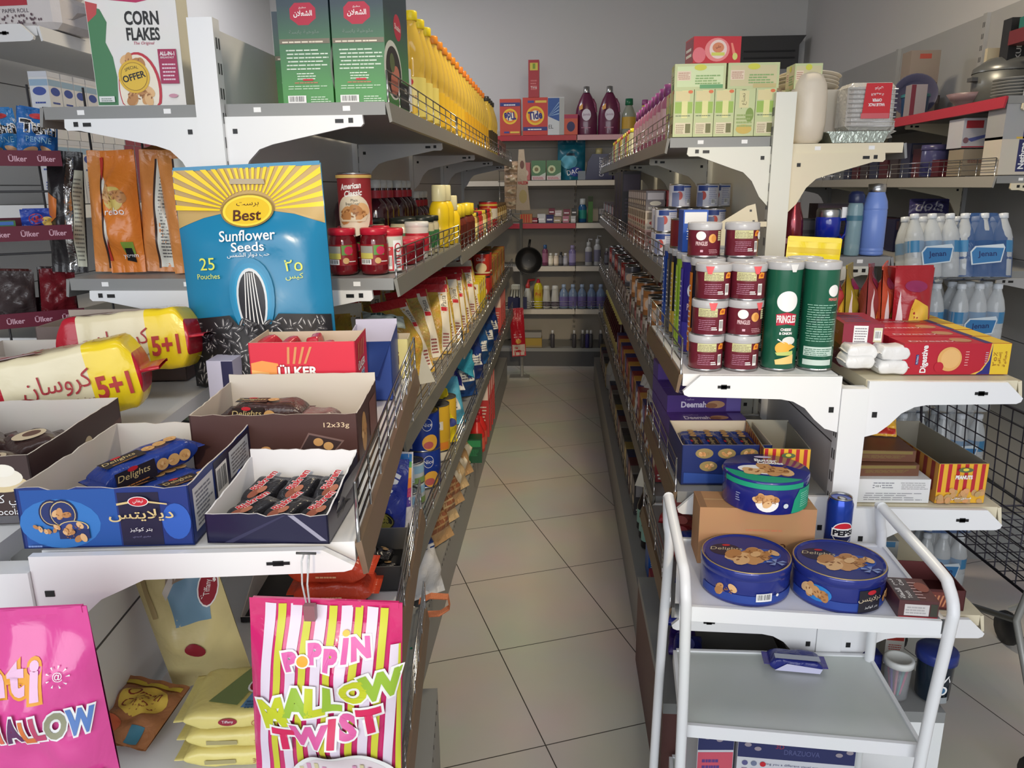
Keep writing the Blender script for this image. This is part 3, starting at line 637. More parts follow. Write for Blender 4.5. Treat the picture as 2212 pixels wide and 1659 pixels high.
# sunflower seed bag
a = aty(575, 775, 1.50); W_ = .295; zt = aty(560, 362, 1.50).z; H_ = zt-ZL-.002
SB = mat((24, 128, 176), .22, noise=.06, bump=.10, bscale=14)
t = thing('snack_bag', 'big blue and yellow sunflower seed bag with sunburst top standing behind the red carton', 'bag', (a.x+.002, 1.50, ZL+.002), R(4), rot=(R(-4), R(-2.2), R(3)))
q, P, B = pouch(W_, H_, .075, SB, wr=.0025, seed=3, nu=26, nv=34, seal=.07)
vb = H_-.098
YE = ink(244, 208, 20); GR = ink(190, 158, 96)
P.poly([(-W_/2+.001, vb-.016), (-.09, vb+.002), (-.04, vb+.011), (0, vb+.013), (.04, vb+.011), (.09, vb+.002), (W_/2-.001, vb-.018), (W_/2-.001, H_-.002), (-W_/2+.001, H_-.002)], GR)
for k in range(23):
    t0 = PI*(k+.12)/23; t1 = PI*(k+.62)/23; c0 = (0, vb+.012)
    def edge(tt):
        dx, dy = math.cos(tt), math.sin(tt); s = min((W_/2-.001)/abs(dx) if dx else 9, (H_-.003-c0[1])/dy if dy > 1e-6 else 9); return (dx*s, c0[1]+dy*s)
    i0 = (math.cos(t0)*.055, c0[1]+math.sin(t0)*.04); i1 = (math.cos(t1)*.055, c0[1]+math.sin(t1)*.04)
    P.poly([i0, edge(t0), edge(t1), i1], YE)
P.ell(0, vb+.012, .053, .033, ink(150, 120, 50), 32); P.ell(0, vb+.012, .049, .030, ink(240, 214, 60), 32); P.ell(0, vb+.012, .044, .026, ink(228, 190, 30), 32)
P.txt('Best', 0, vb+.003, .022, ink(84, 40, 20), .056, bold=.02); P.txt('برست', 0, vb+.024, .010, ink(84, 40, 20), .044)
P.poly([(-.035, H_-.033), (.035, H_-.036), (.033, H_-.026), (-.033, H_-.023)], ink(176, 160, 130))
P.txt('Sunflower', 0, vb-.036, .021, IW, .112, bold=.01); P.txt('Seeds', 0, vb-.058, .018, IW, .064, bold=.01); P.txt('حب دوار الشمس', 0, vb-.074, .010, IW, .082)
P.txt('25', -.085, vb-.088, .024, ink(222, 226, 80), .032); P.txt('Pouches', -.085, vb-.112, .010, ink(222, 226, 80), .050); P.txt('٢٥', .085, vb-.098, .022, ink(222, 226, 80), .034); P.txt('كيس', .085, vb-.120, .014, ink(222, 226, 80), .034)
for r_, c in ((.075, (24, 132, 181)), (.066, (24, 138, 188)), (.058, (34, 150, 200)), (.052, (70, 174, 216)), (.047, (130, 204, 230))): P.ell(0, vb-.158, r_*.6, r_*1.05, ink(*c), 28)
P.ell(0, vb-.165, .031, .066, ink(206, 214, 220), 28); P.ell(0, vb-.165, .027, .060, ink(36, 38, 46), 28)
for k in (-2, -1, 0, 1, 2): P.poly([(k*.009-.0012, vb-.215), (k*.009+.0012, vb-.215), (k*.004+.0008, vb-.108), (k*.004-.0008, vb-.108)], IW)
rr = random.Random(5)
P.poly([(-W_/2+.002, .002), (W_/2-.002, .002), (W_/2-.002, vb-.198), (.05, vb-.19), (.034, vb-.21), (-.034, vb-.21), (-.05, vb-.19), (-W_/2+.002, vb-.196)], ink(30, 30, 34))
P.st = .000006
for k in range(260):
    u, v, an = rr.uniform(-W_/2+.014, W_/2-.014), rr.uniform(.006, vb-.202), rr.uniform(0, 3.1)
    P.ell(u, v, .010, .004, ink(58, 58, 64) if k % 2 else ink(40, 40, 46), 8, an); P.ell(u, v+.0006, .008, .0009, ink(200, 200, 200), 6, an)
q.build('bag_body', t)
q = MB(); q.box(-W_/2+.002, -.0022, H_-.004, W_/2-.002, .0022, H_+.004, SB); q.build('top_seal', t)
# croissant packs 5+1
def croissant(label, loc, rot, seed):
    t = thing('croissant_pack', label, 'pastry pack', loc, rot=rot)
    L, H, D = .30, .118, .10; rd = film(190, 22, 44, .35, 20); cr = mat((226, 214, 176), .25, bump=.2, bscale=16); ye = mat((238, 206, 22), .22, bump=.25, bscale=18)
    q, Fp, Tp = flowpack(L, H, D, cr, rd, fin=.028, wr=.002, seed=seed, taper=.20, e=.24, nx=40, bands=[(-.6, -.26, rd), (-.26, .16, cr), (.16, .39, ye), (.39, .6, rd)])
    for P, v0, v1, u0 in ((Fp, .012, H-.012, 0), (Tp, -D/2+.012, D/2-.012, 1)):
        c = (v0+v1)/2; hh = v1-v0
        P.ell(-L*.19, v0+.004, .045, hh*.42, ink(150, 24, 44), 20, 0, 0.05, PI-.05); P.ell(-L*.19, v0+.004, .036, hh*.3, ink(214, 190, 190), 20, 0, 0.05, PI-.05)
        P.txt('كروسان', L*.0, c+.006, hh*.42, ink(176, 28, 40), .10); P.txt('محشوة كريمة الكاكاو', .01, c-hh*.26, hh*.1, ink(130, 90, 70), .075)
        if u0: P.txt('مجانا', L*.28, c+.012, .016, ink(150, 60, 30), .045); P.txt('FREE', L*.28, c-.012, .014, ink(150, 90, 40), .05)
        else: P.txt('5+1', L*.265, c-.012, .038, ink(186, 40, 36), .052, bold=.03)
    q.build('wrapper', t); return t
croissant('red and yellow 5+1 croissant pack farther from the camera, touching the sunflower seed bag', (-.828, 1.41, ZL+.050), (R(-8), R(-5), R(9)), 1)
croissant('red and yellow 5+1 croissant pack nearer, over the dark brown carton', (-.80, 1.17, ZL+.030), (R(-3), R(-9), R(20)), 2)
# brown cream biscuit carton on the far side of the post
a = atz(86, 1130, ZL); b = atz(232, 1010, ZL)
ang = math.atan2(b.y-a.y, b.x-a.x)-PI/2; w_, d_ = .20, .26
o6 = Vector((a.x, a.y, ZL)) + Matrix.Rotation(ang, 3, 'Z') @ Vector((-w_/2, d_/2, 0))
t = thing('biscuit_carton', 'open dark brown carton with cream biscuit print beside the blue cookie carton', 'box', o6, ang); CB = card(66, 46, 44)
q, f = tray(w_, d_, .088, CB, INNER, seed=9, torn=.002)
P = f['f']; P.ell(.165, .052, .03, .011, ink(222, 200, 150)); P.ell(.166, .060, .024, .012, ink(240, 232, 212)); P.ell(.168, .069, .014, .008, ink(244, 238, 222)); P.txt('سي كيك', .165, .03, .017, IW, .05); P.txt('Chocolate', .165, .016, .008, IW, .05); P.rect(.002, .001, .198, .011, ink(90, 88, 92))
P = f['r']; P.poly([(.0, .02), (.26, .05), (.26, .058), (.0, .03)], ink(96, 68, 62)); P.ell(.15, .05, .012, .012, ink(214, 196, 160)); q.build('tray', t)
for k in range(4):
    v = o6 + Matrix.Rotation(ang, 3, 'Z') @ Vector((-.05+.07*(k % 2), -.07+.10*(k//2), .03))
    t2 = thing('biscuit_pack', f'dark brown cream biscuit pack, {ORD[k]} from the printed front of the dark brown carton', 'biscuits', v, rot=(R(4), R(-6), ang+R(20+8*k))); q, Fp, Tp = flowpack(.10, .035, .07, film(64, 44, 42), seed=k); Tp.ell(0, 0, .022, .016, ink(206, 190, 160)); Tp.ell(.004, .002, .012, .009, ink(96, 64, 54)); q.build('wrapper', t2)
# two cartons farther along the outer side
t = thing('biscuit_carton', 'dusty pink cookie carton behind the nearest croissant pack', 'box', (-1.0, 1.32, ZL), R(7)); q, f = tray(.16, .16, .115, card(148, 116, 108), INNER, seed=3)
f['f'].txt('Cooki', .122, .048, .024, IW, .06, bold=.02); f['f'].txt('DROPS', .125, .026, .012, IW, .045, rot=.1); f['f'].ell(.139, .078, .014, .019, ink(92, 62, 56), 16, -.4); f['f'].ell(.141, .08, .008, .010, ink(140, 104, 92)); q.build('tray', t)
t = thing('biscuit_carton', 'long empty greyish carton behind the upper croissant pack', 'box', (-1.0, 1.585, ZL), R(6)); q, f = tray(.30, .14, .12, card(110, 92, 86), mat((176, 160, 146), .7), hr=.135, seed=6); f['r'].rect(.002, .002, .13, .118, ink(86, 60, 56)); q.build('tray', t)
for k in range(3):
    t2 = thing('biscuit_pack', f'pale nut biscuit packet, {ORD[k]} from the pink carton in the long greyish carton', 'biscuits', (-1.07+.075*k, 1.57, ZL+.004), R(80)); q, Fp, Tp = flowpack(.09, .075, .05, film(200, 180, 160), seed=k); q.build('wrapper', t2)

# ---------------------------------------------------------------- low gondola: second shelf and the bags hung in front of it
ZS = .765
def wrap_bag(label, w, h, t_, m, loc, rot, prints=None, nm='snack_bag', cat='bag', seed=0, seal=.06, stand=False, wr=.004):
    t = thing(nm, label, cat, loc, rot=rot); q, P, B = pouch(w, h, t_, m, wr=wr, seed=seed, stand=stand, seal=seal, nu=16, nv=20)
    if prints: prints(P, w, h)
    q.build('bag_body', t); q = MB(); q.box(-w/2+.002, -.0018, h-.012, w/2-.002, .0018, h-.001, m); q.build('top_seal', t); return t
TY = film(230, 216, 126, .3, 24)
def tiffany(P, w, h):
    P.poly([(0, h*.15), (w*.48, h*.15), (w*.48, h*.55), (w*.1, h*.55)], ink(110, 160, 190)); P.ell(0, h*.62, w*.34, h*.15, IW, 22, .5); P.ell(0, h*.62, w*.31, h*.13, ink(150, 26, 44), 22, .5); P.txt('Tiffany', 0, h*.62, h*.10, IW, w*.5, rot=.5); P.lines(w*.05, h*.2, w*.4, h*.3, 3, ink(60, 100, 140), 4); P.ell(-w*.25, h*.82, w*.14, h*.09, ink(110, 140, 80), 14)
for k in range(3):
    t2 = thing('biscuit_pack', ['pale yellow glucose biscuit pack lowest in the stack behind the striped marshmallow bag', 'pale yellow glucose biscuit pack in the middle of the stack behind the striped bag', 'pale yellow glucose biscuit pack with red oval badge on top of the stack'][k], 'biscuits', [(-.405, .872, ZS), (-.40, .875, ZS+.028), (-.402, .877, ZS+.056)][k], R([7, 5, 7][k]))
    q, Fp, Tp = flowpack(.20, .027, .105, TY, TY, seed=k, fin=.012, taper=.8)
    if k == 2:
        Fp.ell(-.03, .014, .012, .0055, ink(160, 40, 60)); Fp.txt('Tiffany', -.03, .014, .005, IW); Fp.txt('GLUCOSE', .02, .013, .007, ink(170, 100, 60), .04, up=-.3)
        Tp.poly([(-.015, -.045), (.08, -.045), (.08, .03), (.005, .03)], ink(96, 146, 190)); Tp.poly([(-.06, -.03), (-.02, -.04), (0, .03), (-.02, .045)], ink(120, 140, 80)); Tp.ell(.012, .012, .034, .019, IW, 22, .75); Tp.ell(.012, .012, .031, .017, ink(150, 26, 44), 22, .75); Tp.txt('Tiffany', .012, .012, .013, IW, .046, rot=.75); Tp.lines(-.01, -.048, .03, -.03, 3, ink(60, 100, 140), 4); Tp.ell(.035, -.02, .010, .005, IW, 10, .6)
    else: Fp.rect(-.06, .009, -.02, .015, ink(170, 160, 110)); Fp.txt('GLUCOSE', .02, .012, .006, ink(170, 100, 60), .036, rot=PI)
    q.build('wrapper', t2)
wrap_bag('tall yellow biscuit bag with blue picture bent over beside the shelf end bracket', .115, .25, .045, film(216, 202, 140, .4, 20), (-.525, .985, ZS+.012), (R(-4), R(-12), R(14)), lambda P, w, h: (P.poly([(-w*.15, h*.42), (w*.3, h*.42), (w*.4, h*.72), (-w*.1, h*.68)], ink(110, 150, 176)), P.poly([(-w*.1, h*.68), (w*.4, h*.72), (w*.42, h*.94), (0, h*.9)], ink(150, 130, 110)), P.poly([(-w*.15, h*.6), (w*.35, h*.9), (w*.3, h*.94), (-w*.15, h*.66)], ink(206, 200, 190)), P.ell(w*.36, h*.6, w*.12, h*.11, IW, 16, -.3), P.ell(w*.36, h*.6, w*.105, h*.1, ink(150, 26, 44), 16, -.3), P.txt('Tiffany', w*.36, h*.6, w*.09, IW, w*.2, rot=1.2), P.ell(-w*.02, h*.25, w*.13, h*.045, ink(150, 26, 44), 16, -.5), P.rect(-w*.4, h*.5, -w*.33, h*.9, ink(170, 150, 100))), seed=6)
pc_ = atz(290, 1590, ZS)
wrap_bag('small brown and red chips pouch lying flat near the white panel', .10, .105, .026, film(170, 110, 66), (pc_.x-.012, pc_.y-.03, ZS+.012), (R(-76), R(4), R(-8)), lambda P, w, h: (P.ell(.005, h*.6, w*.36, h*.24, ink(226, 190, 70)), P.txt('Chips', .004, h*.5, h*.16, ink(140, 50, 30), w*.5, shear=.3), P.txt('Oman', .004, h*.7, h*.16, ink(140, 50, 30), w*.5, shear=.3), P.rect(w*.14, h*.03, w*.34, h*.24, ink(60, 120, 140)), P.ell(-w*.2, h*.2, w*.2, h*.09, ink(200, 90, 50)), P.rect(-w*.45, h*.86, w*.45, h*.93, ink(206, 180, 50))), seed=2)
# orange cream biscuits and dark carton under the bracket
for k in range(2):
    t2 = thing('biscuit_pack', ['orange crunchy cream biscuit pack with grey label under the end bracket', 'orange crunchy cream biscuit pack beneath its twin, partly behind the striped bag'][k], 'biscuits', (atz(712, 1320, ZS).x+.004*k, atz(712, 1320, ZS).y+.03+.006*k, ZS+.056-.044*k), R(3+2*k))
    q, Fp, Tp = flowpack(.165, .042, .075, film(206, 62, 34), film(222, 74, 40), seed=k, fin=.013); Tp.poly([(-.045, -.02), (.03, -.02), (.04, .025), (-.045, .025)], ink(188, 180, 174)); Tp.txt('CRUNCY', -.002, .010, .011, ink(120, 44, 40), .06, shear=.3, bold=.02); Tp.txt('& cream', .0, -.006, .008, ink(120, 44, 40), .045, shear=.3); Tp.ell(.04, .005, .016, .018, ink(206, 160, 120)); Fp.lines(-.02, .014, .02, .02, 1, ink(240, 170, 120)); q.build('wrapper', t2)
t2 = thing('biscuit_carton', 'low dark carton under the orange crunchy cream packs', 'box', (atz(690, 1320, ZS).x-.03, atz(690, 1320, ZS).y+.06, ZS), R(5)); q, f = tray(.21, .19, .010, card(44, 44, 46), INNER, hs=.03, hl=.09, hr=.09); q.build('tray', t2)
# black tray and cookie bag by the fence
t = thing('biscuit_carton', 'open black carton of foil sweets behind the wire fence of the second shelf', 'box', (-.350, 1.36, ZS), R(6)); q, f = tray(.095, .17, .05, card(40, 40, 42), mat((92, 92, 94), .6), hl=.09, hs=.06); f['r'].lines(.01, .012, .12, .034, 2, ink(214, 150, 60), 4, .7); f['r'].ell(.12, .034, .02, .018, ink(190, 160, 120)); q.build('tray', t)
for k in range(4):
    t2 = thing('biscuit_pack', f'crumpled black foil sweet packet, {ORD[k]} from the wire fence in the black carton', 'sweets', (-.335-.012*k, 1.33+.03*(k % 3), ZS+.008+.012*(k % 2)), rot=(R(10*k), R(14), R(60+30*k))); q, Fp, Tp = flowpack(.06, .022, .03, film(38, 38, 42, .9), seed=k, fin=.008); Tp.ell(0, 0, .008, .006, ink(150, 120, 80)); q.build('wrapper', t2)
def mini(P, w, h):
    P.txt('MINI', 0, h*.62, w*.36, IW, h*.5, rot=1.1, bold=.04); P.txt('Chips', -w*.22, h*.62, w*.22, IR, h*.4, rot=1.1, bold=.03); P.ell(w*.05, h*.2, w*.22, w*.22, IK); P.ell(w*.05, h*.2, w*.19, w*.19, ink(180, 170, 70)); P.txt('100', w*.05, h*.21, w*.12, IK); P.poly([(-w*.48, h*.02), (w*.3, h*.02), (w*.1, h*.1), (-w*.48, h*.14)], ink(70, 170, 214))
wrap_bag('deep blue mini cookie bag leaning at the wire fence on the second shelf', .10, .17, .04, film(34, 50, 150), (-.385, 1.50, ZS+.003), (R(-8), R(6), R(10)), mini, seed=8)
wrap_bag('rainbow banded cookie bag standing behind the mini cookie bag', .06, .17, .035, film(206, 204, 210), (-.345, 1.56, ZS+.003), (R(-5), R(3), R(6)), lambda P, w, h: [P.rect(-w*.46, h*(.28+.13*k), w*.46, h*(.41+.13*k), ink(*c)) for k, c in enumerate([(84, 60, 150), (190, 60, 110), (238, 130, 50), (240, 180, 60), (80, 170, 80)])] + [P.rect(-w*.46, h*.88, w*.46, h*.98, ink(50, 130, 210))], seed=9)
# striped marshmallow bag hung from a clip strip in the bracket slot
Y_ = .715
c0 = aty(672, 1300, Y_)
W_, H_ = .165, .225
t = thing('marshmallow_bag', 'pink, white and lime striped marshmallow twist bag hanging from a clear clip', 'bag', (c0.x+.004, Y_, c0.z-H_-.002), rot=(R(-2), R(2.5), R(3)))
PK = mat((214, 38, 112), .16, bump=.35, bscale=26, coat=.5)
q, P, B = pouch(W_, H_, .045, PK, stand=False, seal=.05, wr=.0035, seed=12, nu=26, nv=30)
for k in range(6):
    x = -W_/2+.006+k*W_/6
    for dx, wd, m in ((.0, .012, ink(226, 214, 232)), (.0145, .0085, ink(206, 206, 50))): P.poly([(x+dx, .004), (x+dx+wd*.8, .004), (x+dx+wd+.012, H_-.004), (x+dx+.012, H_-.004)], m) if x+dx+wd+.013 < W_/2 else P.poly([(x+dx, .004), (x+dx+wd*.8, .004), (min(x+dx+wd+.012, W_/2-.001), H_*.8), (min(x+dx+.010, W_/2-.003), H_*.8)], m)
pk2 = ink(228, 96, 172); V_ = H_-.19
P.word([(ch, u, v+V_, .022, rt, pk2) for ch, u, v, rt in (('P', -.034, .128, .25), ('P', -.008, .137, .1), ('P', .009, .132, .0), ('I', .0235, .141, .0), ('N', .040, .143, .12))], IW, .06, .10)
P.ell(-.021, .129+V_, .008, .008, IW, 14); P.ell(-.021, .129+V_, .0062, .0062, ink(236, 170, 40), 14); P.ell(.0235, .157+V_, .004, .0035, ink(236, 190, 60), 10)
g1, g2 = ink(150, 190, 50), ink(196, 206, 30)
P.word([(ch, u, v+V_, h, rt, g1 if i % 2 else g2) for i, (ch, u, v, h, rt) in enumerate([('M', -.054, .066, .033, .35), ('A', -.028, .083, .032, .12), ('L', -.0075, .084, .032, 0), ('L', .011, .087, .032, -.05), ('O', .034, .098, .029, 0), ('W', .063, .102, .031, .12)])], IW, .06, .08)
P.word([(ch, u, v+V_, h, rt, ink(222, 34, 92) if i % 2 == 0 else ink(224, 90, 160)) for i, (ch, u, v, h, rt) in enumerate([('T', -.042, .036, .030, .05), ('W', -.014, .044, .028, .0), ('I', .0105, .048, .030, 0), ('S', .0275, .055, .030, .08), ('T', .051, .062, .032, .12)])], IW, .06, .08)
P.ell(.02, .004, .062, .052, IW, 26, 0, .05, PI-.05); P.ell(.02, .004, .056, .046, ink(228, 216, 222), 26, 0, .05, PI-.05)
for k in range(12): P.rect(-.03+.0085*k, .006, -.0255+.0085*k, .028+.008*math.sin(k), ink(222, 150, 190) if k % 2 else ink(216, 206, 160))
q.build('bag_body', t)
q = MB(); q.box(-W_/2+.004, -.002, H_-.006, W_/2-.004, .002, H_+.001, PK); q.build('top_seal', t)
e0 = aty(662, 1196, .741); e1 = aty(672, 1325, Y_)
t = thing('clip_strip', 'clear plastic hanging clip hooked in the slot of the white end bracket', 'clip', e0)
q = MB(); d = e1-e0; CL = clear(226, 230, 232, .6)
for s in (-.0028, .0028): q.tube([(s, 0, 0), (s*1.4, -.006, -.006), (s+.001, d.y*.6, d.z*.5), (d.x+s*.4, d.y-.004, d.z)], .0011, CL, 6)
q.build('strip', t); q = MB(); q.tube([(-.011, -.001, .001), (.011, -.001, .001)], .0014, DGREY, 6); q.build('hook', t)
q = MB(); q.box(d.x-.006, d.y-.006, d.z-.006, d.x+.006, d.y+.001, d.z+.012, mat((170, 110, 120), .3, trans=.3)); q.build('clip', t)
# pink marshmallow bag at the corner
Y2 = .60; c1 = aty(90, 1335, Y2); W_, H_ = .155, .21
t = thing('marshmallow_bag', 'bubblegum pink mallow bag hanging in front of the short white post', 'bag', (c1.x-.026, Y2, c1.z-H_+.004), rot=(R(-2), R(-3.5), R(2)))
q, P, B = pouch(W_, H_, .05, mat((228, 74, 156), .2, bump=.2, bscale=22, coat=.4), stand=False, seal=.05, wr=.004, seed=15, nu=22, nv=26)
P.word([(ch, u, v, h, 0, ink(240, 190, 222)) for ch, u, v, h in (('n', -.010, .146, .025), ('t', .0105, .150, .033), ('i', .0275, .147, .036), ('a', -.034, .146, .025), ('s', -.055, .147, .028))], ink(240, 160, 40), .05, .09, .85)
P.txt('@', .050, .15, .009, IW)
for k in range(9): an = 2*PI*k/9; P.poly([(.05+.007*math.cos(an), .15+.007*math.sin(an)), (.05+.0105*math.cos(an+.08), .15+.0105*math.sin(an+.08)), (.05+.0105*math.cos(an-.08), .15+.0105*math.sin(an-.08))], IW)
P.word([(ch, u, .103+.002*math.sin(u*300), .025, .1-2*u, ink(*c)) for ch, u, c in (('M', -.012, (226, 106, 80)), ('A', .007, (104, 50, 100)), ('L', .0195, (226, 120, 60)), ('L', .029, (200, 70, 110)), ('O', .042, (150, 150, 120)), ('W', .061, (86, 126, 196)))], IW, .05, .08, .62)
P.poly([(-.07, .01), (.0, .004), (.066, .03), (.07, .045), (-.01, .03), (-.07, .05)], ink(206, 50, 140)); q.build('bag_body', t)
q = MB(); q.box(-W_/2+.004, -.002, H_-.006, W_/2-.004, .002, H_+.001, mat((228, 74, 156), .2)); q.build('top_seal', t)
# ---------------------------------------------------------------- long gondola, top shelf (z = 1.68)
def grad(c0, c1, z0, z1):
    m = bpy.data.materials.new('two_tone_card'); m.use_nodes = True; nt = m.node_tree; p = nt.nodes['Principled BSDF']; p.inputs['Roughness'].default_value = .35
    tc = nt.nodes.new('ShaderNodeTexCoord'); sp = nt.nodes.new('ShaderNodeSeparateXYZ'); nt.links.new(tc.outputs['Object'], sp.inputs[0])
    mr = nt.nodes.new('ShaderNodeMapRange'); mr.inputs[1].default_value = z0; mr.inputs[2].default_value = z1; nt.links.new(sp.outputs[2], mr.inputs[0])
    cr = nt.nodes.new('ShaderNodeValToRGB'); cr.color_ramp.elements[0].color = (*[lin(v) for v in c0], 1); cr.color_ramp.elements[1].color = (*[lin(v) for v in c1], 1)
    nt.links.new(mr.outputs[0], cr.inputs[0]); nt.links.new(cr.outputs[0], p.inputs['Base Color']); return m
ZT = 1.68
GM = grad((64, 140, 62), (38, 58, 70), .03, .2)
def molokhia(label, w, d, h, loc, rz, eng=False):
    q, f = carton(w, d, h, GM); P = f['f']; v0 = .155
    P.poly([(w*.25, v0+.037), (w*.35, v0+.048), (w*.65, v0+.048), (w*.75, v0+.037), (w*.75, v0+.017), (w*.65, v0+.009), (w*.6, v0+.004), (w*.4, v0+.004), (w*.35, v0+.009), (w*.25, v0+.017)], ink(186, 30, 62))
    P.txt('Shaalan' if eng else 'الشعلان', w*.5, v0+.026, .014, IW, w*.36, bold=.02); P.txt('مطبخ', w*.5, v0+.038, .005, IW, w*.14)
    P.txt('Dry Molokhia' if eng else 'ملوخية يابسة', w*.5, v0-.010, .009, ink(120, 140, 130), w*.58)
    P.rect(.001, v0-.033, w-.001, v0-.023, ink(120, 112, 96)); P.lines(w*.05, v0-.031, w*.95, v0-.025, 1, ink(220, 210, 190), 3); P.lines(w*.1, v0-.085, w*.95, v0-.040, 6, ink(206, 222, 206), 7, .35); P.lines(w*.3, v0-.105, w*.75, v0-.089, 3, ink(210, 230, 210), 9, .4)
    P.rect(w*.42, .047, w*.62, .051, IR); P.lines(w*.25, .042, w*.75, .046, 1, ink(200, 120, 90)); P.lines(w*.1, .030, w*.9, .040, 2, ink(190, 220, 190), 11, .35); P.bars(w*.1, .001, w*.46, .017, 16); P.lines(w*.55, .003, w*.95, .017, 3, ink(200, 226, 200), 4, .4)
    P = f['r']; P.ell(d*.55, .175, d*.16, .028, ink(186, 30, 62)); P.txt('Shaalan', d*.55, .175, .012, IW, d*.24); P.ell(d*.3, .075, d*.36, .062, ink(206, 212, 206), 28); P.ell(d*.32, .072, d*.31, .054, ink(38, 34, 34), 28); P.ell(d*.36, .055, d*.2, .03, ink(190, 110, 90), 16, .4); P.ell(d*.26, .09, d*.1, .02, ink(84, 100, 60)); P.rect(d*.55, .004, d*.98, .06, ink(40, 48, 50)); P.txt('350', d*.8, .045, .012, IW)
    return tag(q.build('food_box', None, loc, rz), label, 'box', 'green molokhia boxes')
molokhia('green box with barcode and white printed lines, middle one of the three green boxes', .113, .2, .262, (-.5525, 1.745+.1, ZT), R(-1))
molokhia('green box nearest the wire fence, its side with the oval dish picture showing', .114, .25, .262, (-.411, 1.745+.125, ZT), R(-.5))
molokhia('green box set back, partly covered by the middle green box', .113, .18, .232, (-.645, 1.96+.09, ZT), R(2), True)
# corn flakes
w, d, h = .195, .06, .30
q, f = carton(w, d, h, card(232, 230, 226), bev=.0); P = f['f']; P.vmin = .001; t = thing('cereal_box', 'white corn flakes box with gold offer seal standing on the top shelf beside the post', 'box', (-.925, 1.76, ZT), R(3))
P.poly([(.001, .299), (.001, .228), (.05, .214), (.11, .208), (.16, .218), (.194, .232), (.194, .299)], ink(190, 36, 92)); P.txt("Kellogg's", .1, .236, .038, IW, .13, shear=.25, bold=.02)
P.poly([(.001, .002), (.045, .002), (.05, .06), (.046, .10), (.034, .13), (.042, .17), (.03, .196), (.001, .205)], ink(66, 128, 84)); P.poly([(.001, .17), (.022, .186), (.026, .206), (.001, .212)], ink(196, 70, 72))
P.txt('CORN', .118, .178, .028, IK, .074, bold=.03); P.txt('FLAKES', .118, .146, .026, IK, .072, bold=.03); P.txt('The Original', .118, .127, .008, ink(190, 60, 96), .045, shear=.3)
P.ell(.098, .035, .047, .075, ink(196, 40, 60), 30); P.ell(.096, .035, .043, .07, ink(236, 226, 206), 30); cookies(P, .092, .088, .022, 3, 5); cookies(P, .095, .022, .026, 4, 9)
P.ell(.088, .06, .034, .034, ink(222, 176, 40), 30); P.ell(.088, .06, .029, .029, ink(120, 84, 20), 30); P.ell(.088, .06, .028, .028, ink(226, 184, 50), 30); P.txt('OFFER', .088, .06, .014, IK, .052, rot=.25, bold=.03); P.txt('SPECIAL', .084, .078, .006, IK, .03, rot=.2, up=-.4)
P.rect(.146, .045, .186, .115, ink(168, 36, 84)); P.txt('ALL-IN-1', .166, .106, .008, IW, .032, bold=.03); P.txt('BREAKFAST', .166, .098, .004, IW, .03); P.lines(.152, .052, .182, .09, 5, ink(230, 200, 214), 3, .4); P.ell(.17, .02, .01, .004, ink(200, 140, 160)); P.rect(.006, .008, .04, .02, ink(220, 224, 222)); P.lines(.01, .01, .037, .018, 2, ink(90, 110, 100), 3, .4)
f['r'].rect(.002, .002, .058, .298, ink(226, 220, 196)); f['r'].ell(.03, .27, .02, .02, ink(216, 180, 160)); q.build('carton', t)
tag(pouch(.10, .20, .05, film(214, 110, 50), seed=4)[0].build('snack_bag', None, (-.86, 2.45, ZT)), 'orange pouch whose tip peeks over the white back panel', 'bag')
# oil bottles
OIL = mat((250, 212, 80), .08, trans=.35, name='oil_in_clear_bottle')
OILP = [(.0, 0), (.034, 0), (.0375, .006), (.0375, .11), (.034, .125), (.034, .145), (.0375, .16), (.037, .19), (.03, .225), (.018, .262), (.0145, .272), (.0145, .285)]
CAPP = [(.017, .283), (.0185, .286), (.0185, .306), (.016, .309), (.0005, .309)]
def oil(nm, capc, labc, txt, tc, loc):
    def pr(P): P.ell(0, .075, .022, .03, ink(*tc), 14); P.txt(txt, 0, .075, .012, IW if sum(tc) < 560 else ink(170, 40, 40), .034); P.ell(.006, .04, .015, .012, ink(236, 190, 30)); P.ell(-.004, .115, .012, .010, ink(206, 40, 50))
    return bottle_thing('oil_bottle', nm, 'bottle', OILP, OIL, CAPP, plast(*capc), loc, 0, None, (.02, .128, .0375), ink(*labc), prints=pr, seg=18)
xs = -.435
pa = oil('x', (240, 214, 20), (236, 218, 110), 'Crisp', (240, 226, 150), (0, 0, 0))
pb = oil('x', (236, 140, 30), (238, 190, 40), 'Noor', (222, 120, 40), (0, 0, 0))
pc = oil('x', (236, 130, 40), (226, 170, 30), 'Sunny', (190, 40, 44), (0, 0, 0))
pd = oil('x', (60, 60, 58), (70, 60, 40), 'Olive', (120, 100, 60), (0, 0, 0))
pe = oil('x', (222, 214, 40), (214, 218, 226), 'Maize', (50, 90, 170), (0, 0, 0))
place_row(pe, [(-.445, 2.18, ZT), (-.53, 2.2, ZT)], 'yellow-capped oil bottle with white and blue label, # from the green boxes', 'cooking oil bottles')
place_row(pa, [(xs, 2.36+.12*k, ZT) for k in range(3)] + [(xs-.095, 2.32+.12*k, ZT) for k in range(4)], 'yellow-capped oil bottle with yellow label, # counting from the green boxes along the fence', 'cooking oil bottles')
place_row(pb, [(xs, 2.74+.11*k, ZT) for k in range(6)] + [(xs-.09, 2.82+.11*k, ZT) for k in range(5)], 'orange-capped oil bottle with orange label, # counting away from the yellow caps', 'cooking oil bottles')
place_row(pc, [(xs, 3.42+.115*k, ZT) for k in range(9)], 'orange-capped oil bottle with red badge, # counting away toward the back wall', 'cooking oil bottles')
place_row(pd, [(xs+.01, 4.5+.11*k, ZT) for k in range(4)], 'dark olive oil bottle with black cap, # after the orange-capped oil bottles', 'cooking oil bottles')
